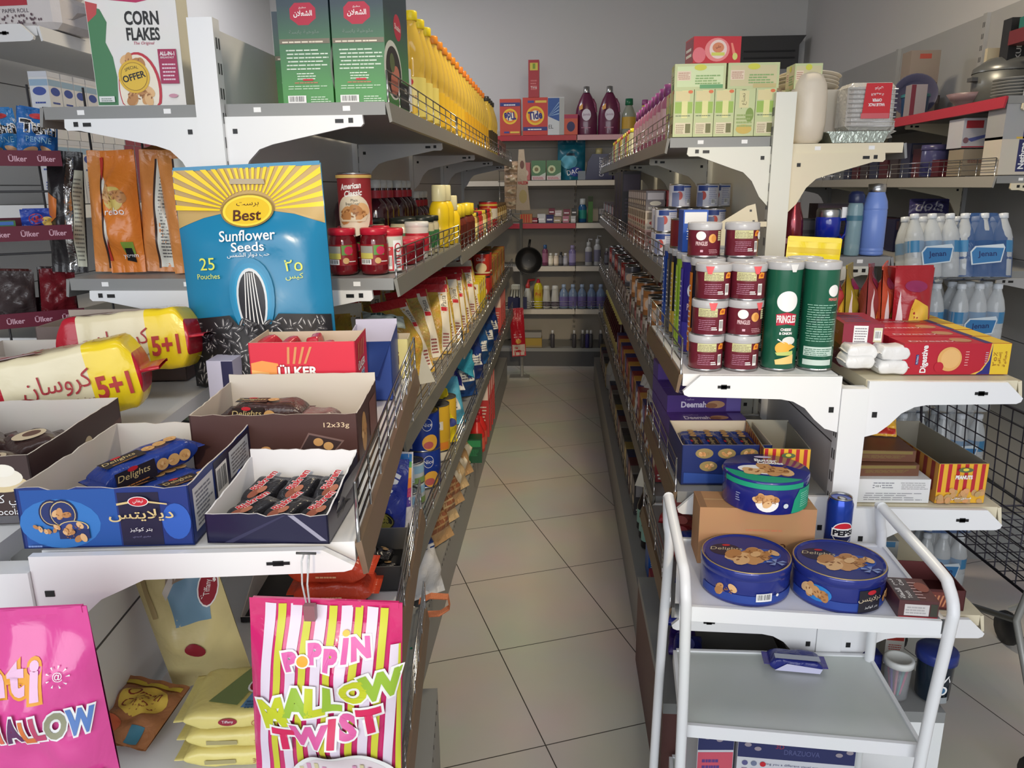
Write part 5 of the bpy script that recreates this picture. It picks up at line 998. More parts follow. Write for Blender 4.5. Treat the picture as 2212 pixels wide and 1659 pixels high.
# ---------------------------------------------------------------- low gondola behind the trolley, upper shelf (z = 1.11)
ZR = 1.11
LIDP = mat((206, 206, 210), .2, trans=.25)
def chip_can(label, h, c, prints, loc, rz=0, r=.0365, group=None, tab=None):
    t = thing('chip_can', label, 'can', loc, rz, group); q = MB()
    q.lathe([(r*.96, 0), (r, .002), (r, h-.012)], mat(c, .28, coat=.3), 32, cap=True); P = cyl(q, r); prints(P); q.build('body', t)
    q = MB(); q.lathe([(r+.0015, h-.016), (r+.002, h-.014), (r+.002, h-.002), (r+.0005, h), (r*.9, h), (r*.88, h-.003), (.0005, h-.003)], LIDP, 32, cap=False)
    if tab: P = cyl(q, r+.0022); P.poly([(tab-.009, h-.004), (tab+.009, h-.004), (tab+.004, h-.020), (tab-.004, h-.020)], ink(236, 90, 96) if c[0] > 80 else ink(226, 226, 226))
    q.build('lid', t)
    q = MB(); q.lathe([(r+.0006, 0), (r+.001, .002), (r+.0006, .004)], STEEL, 32, cap=False); q.build('rim', t); return t
def mini_back(P):
    P.rect(-.027, .042, .014, .060, ink(206, 206, 150)); P.lines(-.026, .043, .013, .059, 5, ink(120, 100, 90), 2, .35); P.lines(-.026, .014, .010, .038, 6, ink(190, 130, 160), 4, .3); P.poly([(.018, .047), (.032, .047), (.034, .058), (.024, .060), (.019, .055)], ink(240, 150, 40)); P.ell(.026, .053, .004, .003, ink(196, 90, 30)); P.bars(.018, .012, .028, .036, 9); P.lines(.002, .014, .014, .022, 2, IW, 4, .6)
def mini_front(P):
    P.ell(-.014, .048, .011, .010, IW, 24); P.txt('PRINGLES', -.012, .031, .009, ink(236, 200, 206), .026, bold=.02); P.ell(.012, .042, .009, .010, ink(232, 170, 90), 16); P.ell(.015, .042, .006, .008, ink(214, 140, 60), 16); P.rect(.026, .036, .036, .058, ink(206, 206, 160)); P.lines(.026, .036, .036, .058, 5, ink(110, 80, 70), 3, .3); P.lines(.004, .010, .026, .020, 3, ink(220, 170, 180), 2, .3); P.rect(-.014, .012, -.008, .017, ink(220, 170, 190))
MAR = (112, 32, 48)
mh = .0765
PLC = [('bottom', 0), ('middle', 1), ('top', 2)]
for nm, lv in PLC: chip_can(f'small maroon chip can, {nm} of the stack at the wire fence corner', mh, MAR, mini_back, (.318+.004*lv, 1.665, ZR+lv*mh), R([4, -6, 2][lv]), tab=[None, .004, -.016][lv])
for nm, lv in PLC: chip_can(f'small maroon chip can, {nm} of the stack beside the tall green can', mh, MAR, mini_front if lv == 1 else mini_back, (.395+.002*lv, 1.665, ZR+lv*mh), R([-2, 4, -8][lv]), tab=[None, .022, .016][lv])
def tall_front(P):
    P.ell(.0, .150, .022, .022, IW, 30); P.poly([(-.022, .122), (.0, .127), (.022, .122), (.020, .098), (0, .102), (-.020, .098)], ink(196, 30, 62)); P.txt('PRINGLES', .0, .1125, .0165, IW, .040, bold=.03); P.txt('CHEESE', .0, .090, .006, IW, .022, bold=.05); P.txt('& ONION', .0, .082, .006, IW, .026, bold=.05)
    P.ell(.008, .066, .014, .009, ink(226, 226, 220)); P.ell(-.004, .050, .015, .014, ink(238, 178, 60)); P.poly([(.006, .044), (.024, .052), (.010, .060)], ink(238, 178, 60)); P.poly([(-.018, .040), (.018, .044), (.018, .034), (-.014, .034)], ink(190, 206, 110)); P.poly([(-.018, .024), (.019, .036), (.02, .016), (-.016, .014)], ink(236, 200, 120)); P.poly([(-.016, .068), (-.002, .062), (.0, .060), (-.014, .0705)], IW)
def tall_back(P):
    P.ell(.020, .172, .0125, .0125, IW, 22); P.txt('PRINGLES', .020, .154, .006, ink(236, 130, 120), .022, bold=.03); P.poly([(-.036, .10), (.03, .14), (.036, .14), (.036, .132), (-.036, .09)], ink(14, 74, 58)); P.lines(-.034, .064, .030, .146, 16, ink(150, 200, 180), 6, .3); P.rect(-.034, .032, .028, .052, ink(190, 214, 204)); P.lines(-.032, .034, .026, .05, 4, ink(60, 110, 90), 8, .4); P.rect(-.034, .012, .026, .024, ink(196, 214, 206)); P.lines(-.004, .002, .02, .007, 1, IW)
GRN = (22, 92, 68); TH = .232
chip_can('tall green cheese and onion chip can with its wordmark facing out, beside the maroon stacks', TH, GRN, tall_front, (.477, 1.672, ZR), R(2), tab=.008)
chip_can('tall green chip can turned to its small print, next to the white soap packs', TH, GRN, tall_back, (.556, 1.674, ZR), R(-4))
chip_can('tall green chip can hidden behind the wordmark can, lid peeking over', TH, GRN, tall_back, (.468, 1.76, ZR)); chip_can('tall green chip can hidden behind the small-print can, lid peeking over', TH, GRN, tall_back, (.546, 1.765, ZR))
def tall_other(c2, tx):
    def f(P): P.ell(.0, .150, .022, .022, IW, 24); P.txt('PRINGLES', 0, .112, .0165, ink(236, 200, 200), .042, bold=.03); P.rect(-.036, .02, .036, .075, ink(*c2)); P.txt(tx, 0, .088, .008, IW, .03); P.ell(0, .05, .018, .018, ink(226, 150, 60)); P.rect(.036, .02, .07, .2, ink(*[min(255, v+40) for v in c2])); P.rect(-.07, .02, -.036, .2, ink(*c2)); P.lines(-.068, .04, -.04, .18, 12, IW, 3, .3)
    return f
for i, (c, c2, tx, loc, w) in enumerate([((34, 34, 48), (226, 120, 30), 'HOT', (.33, 1.755, ZR), 'black and orange'), ((52, 40, 140), (70, 60, 170), 'SOUR', (.322, 1.838, ZR), 'violet'), ((150, 190, 50), (166, 200, 60), 'LIME', (.322, 1.918, ZR), 'lime green'), ((26, 30, 50), (206, 170, 60), 'BBQ', (.322, 1.998, ZR), 'navy and gold'),
        ((60, 60, 66), (90, 90, 96), 'SALT', (.322, 2.078, ZR), 'grey'), ((30, 70, 160), (50, 90, 180), 'SALT', (.322, 2.155, ZR), 'blue'), ((34, 34, 48), (226, 120, 30), 'HOT', (.41, 1.755, ZR), 'inner black and orange'), ((150, 40, 50), (190, 60, 50), 'HOT', (.41, 1.84, ZR), 'inner red'), ((52, 40, 140), (70, 60, 170), 'SOUR', (.41, 1.92, ZR), 'inner violet'), ((30, 70, 160), (50, 90, 180), 'SALT', (.41, 2.0, ZR), 'inner blue'), ((34, 34, 48), (206, 170, 60), 'BBQ', (.41, 2.08, ZR), 'inner dark')]):
    chip_can(f'tall {w} chip can in the line behind the maroon stack', TH, c, tall_other(c2, tx), loc, R(-10))
chip_can('small maroon chip can resting on the tall cans, nearer the wire fence', mh, MAR, mini_front, (.327, 1.80, ZR+TH), R(0)); chip_can('small maroon chip can resting on the tall cans, nearer the white post', mh, MAR, lambda P: (mini_back(P), P.ell(.036, .048, .009, .009, IW)), (.41, 1.795, ZR+TH), R(6))
boxpr('small blue and white box on top of the tall cans by the fence', .06, .05, .10, (40, 90, 190), (.325, 1.95, ZR+TH), R(4), (226, 226, 226))
tin('red-lidded maroon can standing on the tall cans far along', .036, .075, (120, 34, 40), (.322, 2.06, ZR+TH), lambda P: P.ell(0, .04, .014, .014, IW), lid=plast(226, 60, 60))
# yellow pineapple pouch
a = aty(1755, 700, 1.88)
t = thing('juice_pouch', 'yellow pouch with a pineapple picture behind the tall green cans', 'pouch', (.593, 1.89, ZR+.002), rot=(R(-3), R(3), R(-4)))
q, P, B = pouch(.125, .262, .05, mat((240, 214, 20), .25, bump=.2, bscale=20), seed=2, wr=.002, seal=.09); P.rect(-.06, .225, .06, .238, ink(222, 190, 16))
for k in range(9): an = R(20+17*k); P.poly([(.036, .115), (.036+.034*math.cos(an)-.004, .115+.045*math.sin(an)), (.036+.036*math.cos(an+.1), .115+.05*math.sin(an+.1)), (.040, .115)], ink(70, 130, 50) if k % 2 else ink(110, 160, 70))
P.ell(.036, .085, .022, .033, ink(206, 150, 60)); P.lines(.02, .06, .052, .11, 8, ink(150, 96, 40), 3, .5); P.txt('mango', -.02, .15, .02, ink(190, 60, 30), .06); q.build('pouch_body', t); q = MB(); q.box(-.06, -.002, .252, .06, .002, .264, mat((240, 214, 20), .25)); q.build('top_seal', t)
# digestive biscuits on the outer side
DR = card(196, 28, 50)
def digestive(label, loc, rz):
    w, d, h = .225, .075, .068
    t = thing('biscuit_box', label, 'box', loc, rz, 'digestive biscuit boxes'); q, f = carton(w, d, h, DR)
    P = f['f']; P.poly([(.146, .0005), (.2, .0005), (.2, .0675), (.183, .0675), (.179, .03), (.165, .008)], ink(236, 190, 70)); P.poly([(.157, .0005), (.2, .0005), (.2, .0675), (.186, .0675), (.182, .032), (.17, .010)], ink(42, 42, 128)); P.rect(.186, .0005, .2245, .0675, ink(236, 196, 40))
    P.txt('Digestive', .046, .034, .017, IW, .060, rot=PI/2, bold=.03); P.rect(.027, .022, .033, .044, ink(40, 60, 130)); P.txt("McVitie's", .030, .033, .004, IW, .018, rot=PI/2); P.ell(.098, .034, .0255, .0265, ink(226, 170, 96), 30); P.ell(.100, .035, .020, .021, ink(232, 182, 112), 24); P.ell(.077, .017, .010, .011, ink(196, 28, 50)); P.lines(.130, .02, .138, .055, 6, ink(240, 170, 170), 3, .3); P.lines(.172, .025, .178, .052, 6, ink(206, 206, 230), 3, .3)
    P.txt('٢٥٪', .193, .034, .008, ink(150, 90, 30), .03, rot=PI/2); P.txt('إضافية', .203, .034, .008, ink(150, 70, 30), .03, rot=PI/2); P.txt('مجانية', .214, .034, .008, ink(150, 70, 30), .034, rot=PI/2)
    P = f['t']; P.rect(.186, .001, .2245, .074, ink(222, 182, 40)); P.rect(.17, .001, .186, .074, ink(60, 50, 110)); P.txt('Digestive', .075, .022, .016, ink(240, 200, 206), .11, bold=.02); P.ell(.135, .036, .022, .022, ink(186, 130, 90))
    f['r'].rect(.001, .001, .074, .067, ink(236, 196, 40)); q.build('carton', t)
for i in range(5): digestive(['red digestive biscuit box in front with its biscuit picture and yellow end facing out', 'red digestive biscuit box second in the line, behind the front one', 'red digestive biscuit box third in the line', 'red digestive biscuit box fourth in the line', 'red digestive biscuit box farthest back, against the dark carton'][i], (.872-.004*i, 1.65+.0395+.082*i, ZR-.01+.001), R(2))
t = thing('biscuit_carton', 'long open dark brown carton behind the line of digestive boxes', 'box', (.79, 2.15, ZR-.01), R(0)); q, f = tray(.30, .12, .085, card(84, 56, 56), mat((120, 112, 108), .6), hr=.095, seed=4); f['f'].rect(.002, .055, .298, .066, ink(206, 176, 150)); q.build('tray', t)
for lv in range(2):
    q, f = carton(.085, .16, .05, card(150, 22, 52) if lv else card(112, 30, 50)); P = f['f']; P.rect(.022, .008, .052, .046, IW); P.lines(.024, .010, .050, .044, 6, ink(130, 120, 130), 3, .4); P.rect(.064, .010, .082, .042, ink(214, 206, 170)); P.bars(.066, .014, .080, .036, 8); P = f['l']; P.txt('Ülker', .10, .028, .014, ink(200, 120, 140), .05); f['t'].lines(.01, .03, .07, .13, 4, ink(90, 60, 100))
    tag(q.build('biscuit_box', None, (.672, 1.80-.02*lv, ZR-.009+lv*.051), R([0, -5][lv])), ['dark magenta biscuit box under the labelled magenta box, beside the tall green can', 'magenta biscuit box with white label and barcode on top of the darker one'][lv], 'box')
SOAP = mat((232, 232, 232), .3, bump=.5, bscale=30, noise=.04)
for i, (x, y, z) in enumerate([(.643, 1.672, 0), (.650, 1.678, .031), (.712, 1.668, 0), (.715, 1.672, .031)]):
    q, Fp, Tp = flowpack(.068, .031, .055, SOAP, SOAP, seed=i, fin=.003, taper=.2); tag(q.build('soap_pack', None, (x, y, ZR-.009+z), R([3, -2, 1, 4][i])), ['white wrapped bar lying lower against the green chip can', 'white wrapped bar on top against the green chip can', 'white wrapped bar lying lower beside the digestive box', 'white wrapped bar on top beside the digestive box'][i], 'soap')
for i, c in enumerate([(190, 60, 60), (160, 140, 40), (150, 60, 60), (200, 80, 50), (170, 30, 40)]):
    t = thing('snack_pouch', f'{["rose", "olive yellow", "mauve", "coral", "deep red"][i]} pointed snack pouch standing in line behind the digestive boxes', 'pouch', (.70+.045*i, 1.99+.02*(i % 2)-.03*(i == 4), ZR-.008+.09*(0)), rot=(R(-3), R(4*(i % 3)-4), R(62 if i < 4 else 10)))
    q, P, B = pouch(.10, .20, .045, film(*c, .4, 26), seed=70+i, wr=.003, seal=.09, nu=14, nv=18); P.poly([(-.03, .02), (.045, .02), (.03, .10), (-.01, .12)], ink(236, 190, 60)); P.poly([(-.05, .02), (-.03, .02), (-.04, .14)], ink(236, 220, 220)); P.ell(0, .15, .03, .014, ink(150, 40, 90)); q.build('pouch_body', t); q = MB(); q.box(-.048, -.002, .192, .048, .002, .201, film(*c, .4, 26)); q.build('top_seal', t)
boxpr('red box standing behind the snack pouches near the water packs', .10, .05, .19, (170, 26, 36), (.90, 2.045, ZR-.008), R(3), (206, 60, 60))
# ---------------------------------------------------------------- low gondola behind the trolley, second shelf
ZR2 = .84
PUR = card(74, 40, 128)
def deemah(label, loc, rz, w=.19, d=.075, h=.045):
    q, f = carton(w, d, h, PUR); 
    for P, hh in ((f['f'], h), (f['t'], d)): P.txt('Deemah', w*.36, hh*.45, hh*.36, ink(226, 216, 236), w*.34, bold=.03); P.txt('بسكويت', w*.3, hh*.76, hh*.14, ink(206, 190, 226)); P.ell(w*.66, hh*.45, w*.12, hh*.22, ink(190, 140, 96)); P.ell(w*.6, hh*.38, w*.08, hh*.15, ink(150, 96, 60)); P.rect(w*.8, hh*.05, w*.995, hh*.95, ink(106, 90, 170))
    f['l'].rect(.002, .002, d*.98, h*.96, ink(90, 70, 150)); return tag(q.build('biscuit_box', None, loc, rz), label, 'box', 'purple biscuit boxes')
k = 0
for row, (y, n) in enumerate([(1.88, 2), (1.96, 3), (2.04, 3), (2.12, 4)]):
    for lv in range(n):
        deemah(f'purple biscuit box, {ORD[lv]} from the shelf in the {ORD[row]} stack from the navy carton', (.372-.003*row, y, ZR2+lv*.046), R(3)); k += 1
t = thing('biscuit_carton', 'navy cookie carton with gold cookie pictures behind the butter cookie tin', 'box', (.372, 1.735, ZR2), R(2)); q, f = tray(.20, .17, .095, card(26, 44, 110), TAN, hr=.10, hs=.10); P = f['f']
for u, v in ((.05, .075), (.10, .075), (.15, .075), (.06, .045), (.11, .045)): P.ell(u, v, .02, .012, ink(150, 130, 80)); cookies(P, u, v, .01, int(u*1000), 4)
P.poly([(.005, .005), (.195, .005), (.195, .02), (.005, .03)], ink(36, 70, 150)); q.build('tray', t)
for k in range(4): delights_pack(f'navy cookie pack inside the navy carton, {ORD[k]} from its fence end', (.315+.038*k, 1.735, ZR2+.055), R(92), seed=20+k, L=.15)
PNB = mat((222, 160, 50), .4)
def peanut(label, w, d, h, loc, rz):
    t = thing('peanut_carton', label, 'box', loc, rz); q, f = tray(w, d, h, card(206, 150, 46), mat((150, 146, 132), .6, noise=.1), seed=3, hr=h*1.05, hs=h*1.02)
    for F_, ww in (('f', w), ('l', d), ('r', d)):
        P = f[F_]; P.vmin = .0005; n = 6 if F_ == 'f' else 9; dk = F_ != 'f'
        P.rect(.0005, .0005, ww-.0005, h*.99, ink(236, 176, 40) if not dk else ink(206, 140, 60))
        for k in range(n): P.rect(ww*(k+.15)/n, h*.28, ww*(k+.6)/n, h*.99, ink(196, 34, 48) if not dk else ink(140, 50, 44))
        r_ = random.Random(4)
        for k in range(34 if F_ == 'f' else 20): P.ell(ww*r_.uniform(.05, .95), h*r_.uniform(.04, .34), .0075, .006, ink(206+r_.randint(-20, 20), 156, 100), 10, r_.uniform(0, 3)); 
    P = f['f']; P.ell(w*.52, h*.86, w*.15, h*.06, ink(90, 110, 70)); P.ell(w*.52, h*.87, w*.06, h*.035, ink(226, 206, 60)); P.txt('PEANUTS', w*.5, h*.68, h*.10, IW, w*.34, bold=.05); P.txt('فستق مقلي', w*.5, h*.14, h*.07, IW, w*.4, bold=.03); q.build('tray', t)
peanut('red and yellow striped peanut carton behind the butter cookie tin', .10, .20, .10, (.50, 1.715, ZR2), R(-2))
peanut('red and yellow striped peanut carton on the outer shelf by the shopping trolley basket', .108, .30, .092, (.872, 1.62+.155, ZR2-.025), R(3))
ZR2o = ZR2-.025
q, f = carton(.155, .13, .055, card(226, 226, 226)); P = f['f']; P.lines(.03, .034, .08, .05, 3, ink(130, 130, 140), 3, .4); P.bars(.035, .034, .05, .042, 8); P.lines(.09, .032, .15, .05, 4, ink(150, 150, 150), 6, .3); P.lines(.012, .006, .14, .026, 4, ink(150, 150, 156), 4, .35); tag(q.build('food_box', None, (.735, 1.62+.067, ZR2o), R(1)), 'white box with grey small print beside the striped peanut carton', 'box')
for k in range(2): boxpr(['brown nut-print box lying on the white box', 'brown and green box lying topmost above the white box'][k], .14, .12, .026, (112, 70, 50), (.722, 1.70+.02*k, ZR2o+.056+.027*k), R(2-3*k), (130, 110, 56))
t = thing('snack_pouch', 'small yellow and red pouch lying on the brown boxes', 'pouch', (.755, 1.755, ZR2o+.112), rot=(R(-30), 0, R(-10))); q, P, B = pouch(.06, .055, .02, film(226, 170, 50), stand=False, seed=9); P.rect(-.028, .005, .028, .018, ink(196, 50, 40)); q.build('pouch_body', t)
boxpr('bright blue flat box set across the far end of the outer shelf', .15, .06, .065, (24, 92, 176), (.80, 2.10, ZR2o+.07), R(0), (24, 80, 160))
boxpr('brown carton carrying the bright blue flat box', .22, .10, .068, (120, 90, 70), (.79, 2.11, ZR2o), R(0), (100, 70, 60))
q, f = carton(.05, .05, .07, card(206, 206, 204)); f['f'].txt('VANILLA', .025, .028, .009, ink(70, 70, 80), .04); f['f'].lines(.006, .045, .044, .06, 2, ink(110, 110, 120)); tag(q.build('food_box', None, (.665, 1.98, ZR2o+.05), R(-8)), 'small grey vanilla box standing against the white post panel', 'box')
boxpr('dark carton under the vanilla box', .06, .12, .05, (110, 100, 90), (.67, 1.96, ZR2o), R(-3), (140, 120, 80))
# lower shelves on the outer side (z = .55) and aisle side
t = thing('biscuit_carton', 'low brown biscuit-stick tray at the near end of the lower outer shelf', 'box', (.855, 1.70, .55), R(-4)); q, f = tray(.15, .14, .05, card(84, 34, 36), mat((110, 50, 50), .6), hl=.06); P = f['f']; P.rect(.06, .006, .12, .044, ink(120, 56, 48))
for u in range(5): P.poly([(.07+.008*u, .008), (.074+.008*u, .008), (.078+.009*u, .036), (.074+.009*u, .036)], ink(206, 130, 90))
P.txt('5x40', .125, .038, .006, IW); q.build('tray', t)
boxpr('grey tissue box with blue stripe on the lower outer shelf', .16, .16, .055, (150, 152, 150), (.80, 1.95, .55), R(-3), (60, 110, 150))
q, f = carton(.12, .08, .11, card(222, 222, 226)); f['f'].txt('بسكويت', .06, .07, .014, ink(90, 90, 120), .06); f['f'].txt('سادة', .06, .05, .012, ink(90, 90, 120), .04); tag(q.build('food_box', None, (.75, 2.09, .55), R(0)), 'white box with grey Arabic line deep on the lower outer shelf', 'box')
def spack(label, c, loc, rz, L=.13, H=.03, D=.07, seed=0, tx=None):
    q, Fp, Tp = flowpack(L, H, D, film(*c), seed=seed, fin=.01); Tp.ell(0, 0, L*.22, D*.24, ink(*[min(255, v+70) for v in c]))
    if tx: Tp.txt(tx, 0, 0, D*.24, IW, L*.4)
    return tag(q.build('biscuit_pack', None, loc, rz), label, 'biscuits')
for k in range(8): spack(f'red wafer pack on the lower aisle shelf, {ORD[k]} from the near end', (160, 26, 40) if k % 2 == 0 else (176, 60, 60), (.335+.01*(k % 2), 1.68+.068*k, .553+.0), R(88 if k % 3 else 70), seed=k)
for k in range(4): spack(f'blue biscuit pack heaped on the red wafer packs, {ORD[k]} from the near end', (30, 54, 150), (.33+.012*k, 1.66+.065*k, .586), R(60+15*k), seed=k+9, tx='Oreo')
for k in range(6): spack(f'purple blue biscuit pack low on the base shelf, {ORD[k]} from the trolley', (40, 50, 150) if k % 2 else (60, 40, 120), (.33, 1.66+.085*k, .303+.034*(k % 2)), R(80), seed=k+20)
for k in range(3):
    t = bottle_thing('sauce_bottle', f'dark soy bottle with green label on the base shelf, {ORD[k]} past the biscuit packs', 'bottle', [(.026, 0), (.03, .004), (.03, .10), (.012, .15), (.011, .18)], mat((28, 22, 26), .15), [(.0125, .178), (.013, .18), (.012, .2), (.0005, .202)], plast(206, 206, 200), (.29, 2.62+.08*k, .203), lab=(.03, .085, .03), labm=ink(120, 170, 160), seg=16)
boxpr('blue cocoa box on the base shelf before the dark soy bottles', .05, .09, .12, (30, 90, 180), (.30, 2.42, .203), R(0), (226, 226, 226)); boxpr('red and yellow box lying on the base shelf past the biscuit packs', .06, .10, .05, (160, 30, 36), (.30, 2.30, .203), R(0), (226, 200, 60))
# base shelf on the outer side
t = thing('pen_jar', 'clear jar of pink and violet pens with white lid on the low white base shelf', 'jar', (.812, 1.655, .303), 0); GL = mat((216, 222, 226), .06, alpha=.22)
q = MB(); q.lathe([(.024, 0), (.027, .003), (.030, .088), (.0285, .088), (.0255, .005), (.0005, .005)], GL, 24, cap=False); q.build('body', t)
q = MB(); q.lathe([(.031, .086), (.034, .087), (.034, .100), (.032, .102), (.026, .102), (.025, .1), (.0005, .1)], plast(226, 228, 226), 24, cap=False); q.build('lid', t)
for k in range(9):
    an = 2*PI*k/9; q = MB(); q.tube([(.010*math.cos(an), .010*math.sin(an), .007), (.021*math.cos(an), .021*math.sin(an), .084)], [.0022, .0042], plast(*[(222, 70, 130), (120, 90, 190), (226, 120, 150), (60, 160, 160)][k % 4]), 8); tag(q.build('pen', None, (.812, 1.655, .303)), f'{["pink", "violet", "coral", "teal"][k % 4]} pen inside the clear jar, {ORD[k]} around its rim', 'pen', 'pens in the clear jar')
t = thing('storage_jar', 'dark translucent jar with blue lid and oval tag on the low white base shelf', 'jar', (.90, 1.66, .303), 0)
q = MB(); q.lathe([(.034, 0), (.037, .004), (.041, .10), (.041, .102)], mat((30, 46, 62), .15, trans=.35), 24); q.build('body', t); q = MB(); q.lathe([(.043, .1), (.046, .102), (.046, .124), (.042, .128), (.0005, .128)], plast(36, 52, 130), 24, cap=False); q.build('lid', t)
q = MB(); P = cyl(q, .0405); P.ell(.0, .04, .014, .012, IW); P.ell(0, .04, .009, .008, ink(60, 110, 150)); P.poly([(-.006, .055), (.012, .078), (.016, .078), (.0, .055)], IW); P.poly([(.012, .078), (.02, .062), (.017, .060)], IW); P.rect(-.01, .006, .016, .022, ink(150, 156, 160)); q.build('label', t)
boxpr('small white box with red print between jar lids and post', .045, .04, .10, (214, 208, 200), (.86, 1.80, .303), R(-6), (190, 60, 50)); boxpr('deep blue packet beside the clear pen jar', .05, .05, .08, (30, 40, 130), (.765, 1.72, .303), R(6), (50, 60, 150))
# ---------------------------------------------------------------- goods on the trolley
ZTY = .7405
def dtin(label, loc, rz, face2):
    r, h = .085, .068; t = thing('cookie_tin', label, 'tin', loc, rz); BL = mat((36, 50, 140), .22, metal=.15, coat=.4)
    q = MB(); q.lathe([(r*.965, 0), (r*.985, .002), (r*.985, h-.018)], BL, 48); P = cyl(q, r*.985)
    P.rect(-.12, .006, .12, .022, ink(40, 70, 160))
    if face2:
        P.ell(-.06, .03, .026, .016, ink(40, 130, 210)); cookies(P, -.062, .027, .022, 3, 7); P.rect(.012, .004, .058, .048, ink(34, 32, 44)); P.txt('ديلايتس', .035, .030, .012, ink(226, 206, 170), .048); P.txt('بتر كوكيز', .038, .014, .006, IW, .028); P.ell(.036, .043, .009, .0045, IR); cookies(P, .075, .027, .012, 6, 5)
    else:
        cookies(P, -.062, .028, .018, 4, 6); P.bars(-.004, .012, .026, .028, 14); P.ell(.038, .022, .003, .003, IW)
    q.build('body', t)
    q = MB(); q.lathe([(r*.985, h-.018), (r, h-.017), (r, h-.003), (r*.985, h), (r*.965, h+.001), (r*.95, h-.002), (.0005, h-.002)], BL, 48, cap=False)
    q.lathe([(r*.985, h), (r*.975, h+.0016), (r*.96, h+.001)], mat((196, 170, 110), .3, metal=.6), 48, cap=False)
    P = Pr(q, lambda u, v, o: (u, v, h-.002+o)); P.ell(0, 0, r*.9, r*.9, ink(40, 50, 128), 40); P.ell(.012, -.010, .055, .03, ink(44, 84, 180), 24, .2); P.ell(-.035, .02, .03, .025, ink(34, 30, 60), 20); P.txt('Delights', -.032, .022, .016, ink(200, 186, 150), .062, rot=-.12, shear=.2); P.ell(-.028, .038, .008, .004, IR)
    cookies(P, .012, -.012, .04, 7, 9); cookies(P, .03, .006, .024, 8, 6)
    for k in range(5): P.poly([(.045, -.04), (.045+.02*math.cos(k*1.26), -.04+.014*math.sin(k*1.26)), (.045+.018*math.cos(k*1.26+.6), -.04+.012*math.sin(k*1.26+.6))], ink(130, 150, 206))
    q.build('lid', t); return t
dtin('round blue cookie tin with barcode on its side, nearer the trolley fence upright', (.362, 1.378, ZTY), R(4), False)
dtin('round blue cookie tin with dark Arabic label panel, before the soda can', (.533, 1.362, ZTY), R(-2), True)
w, d, h = .232, .086, .125
q, f = carton(w, d, h, mat((186, 136, 92), .7, noise=.15, nscale=18)); P = f['f']; P.txt('معمول', w*.52, .045, .026, ink(90, 50, 30), .11); P.lines(w*.4, .075, w*.72, .083, 1, ink(196, 120, 84), 4); P.rect(w*.44, .04, w*.66, .043, ink(90, 50, 30)); f['t'].rect(0.001, d*.48, w-.001, d*.52, mat((206, 170, 120), .3)); f['t'].rect(.001, .001, w*.06, d-.001, ink(150, 110, 76))
tag(q.build('cardboard_box', None, (.403, 1.462+d/2, ZTY), R(-1)), 'plain brown cardboard box on the trolley under the butter cookie tin', 'box')
r, h = .086, .068; t = thing('cookie_tin', 'round navy and green butter cookie tin on top of the cardboard box', 'tin', (.425, 1.512, ZTY+.126), R(4)); BL = mat((30, 36, 130), .22, coat=.4); GN = ink(20, 160, 120)
q = MB(); q.lathe([(r*.97, 0), (r*.985, .002), (r*.985, h-.016)], BL, 48); P = cyl(q, r*.985); P.poly([(.028, .002), (.12, .002), (.12, .05), (.046, .05), (.034, .03)], GN); P.lines(.05, .012, .085, .044, 7, ink(150, 220, 196), 4, .3); P.ell(-.022, .024, .022, .018, IW); cookies(P, -.024, .03, .018, 5, 8); P.ell(.014, .020, .005, .005, ink(206, 214, 226)); P.lines(-.085, .02, -.075, .04, 4, ink(150, 160, 206), 4, .4); q.build('body', t)
q = MB(); q.lathe([(r*.985, h-.016), (r, h-.015), (r, h-.003), (r*.985, h), (.0005, h-.0005)], BL, 48, cap=False); P = cyl(q, r+.0003); P.rect(-.12, h-.0145, .055, h-.004, GN)
P = Pr(q, lambda u, v, o: (u, v, h+o)); P.ell(0, 0, r*.97, r*.97, GN, 40, 0, PI*.98, PI*1.8); P.poly([(-r*.96, .005), (-.03, -.04), (.055, -.068), (.08, -.03), (.04, .02), (-.04, .03)], ink(30, 36, 130)); P.ell(-.008, -.012, .052, .026, IW, 28, -.3); cookies(P, -.002, -.010, .042, 9, 10); P.txt('Butter', .012, .040, .016, IW, .046, rot=-.2, bold=.04); P.txt('Cookies', .016, .024, .016, IW, .052, rot=-.2, bold=.04); P.ell(.012, .06, .018, .006, ink(206, 196, 226), 14, -.15); q.build('lid', t)
t = thing('soda_can', 'blue cola can standing between cardboard box and white post', 'can', (.583, 1.515, ZTY), R(6)); r, h = .0262, .134; PB_ = mat((24, 62, 170), .2, metal=.5, coat=.3)
q = MB(); q.lathe([(r*.8, 0), (r*.92, .004), (r, .012), (r, h-.016), (r*.84, h-.004)], PB_, 32); P = cyl(q, r); P.ell(0, .062, .0235, .0235, IW, 32); P.ell(0, .062, .0215, .0215, ink(206, 24, 44), 32, 0, .12, PI-.12); P.ell(0, .062, .0215, .0215, ink(16, 26, 80), 32, 0, PI+.12, 2*PI-.12); P.poly([(-.0235, .053), (.0235, .053), (.0235, .071), (-.0235, .071)], IW); P.txt('PEPSI', 0, .062, .0125, ink(14, 16, 30), .042, bold=.05); q.build('body', t)
q = MB(); q.lathe([(r*.84, h-.004), (r*.87, h-.002), (r*.85, h), (r*.78, h-.002), (r*.74, h-.005), (.0005, h-.005)], STEEL, 32, cap=False); q.build('lid', t); q = MB(); q.lathe([(.004, 0), (.009, .0005), (.009, .0015), (.004, .002)], STEEL, 16, Matrix.Translation((0, -.006, h-.005)), sy=1.4); q.build('pull_tab', t)
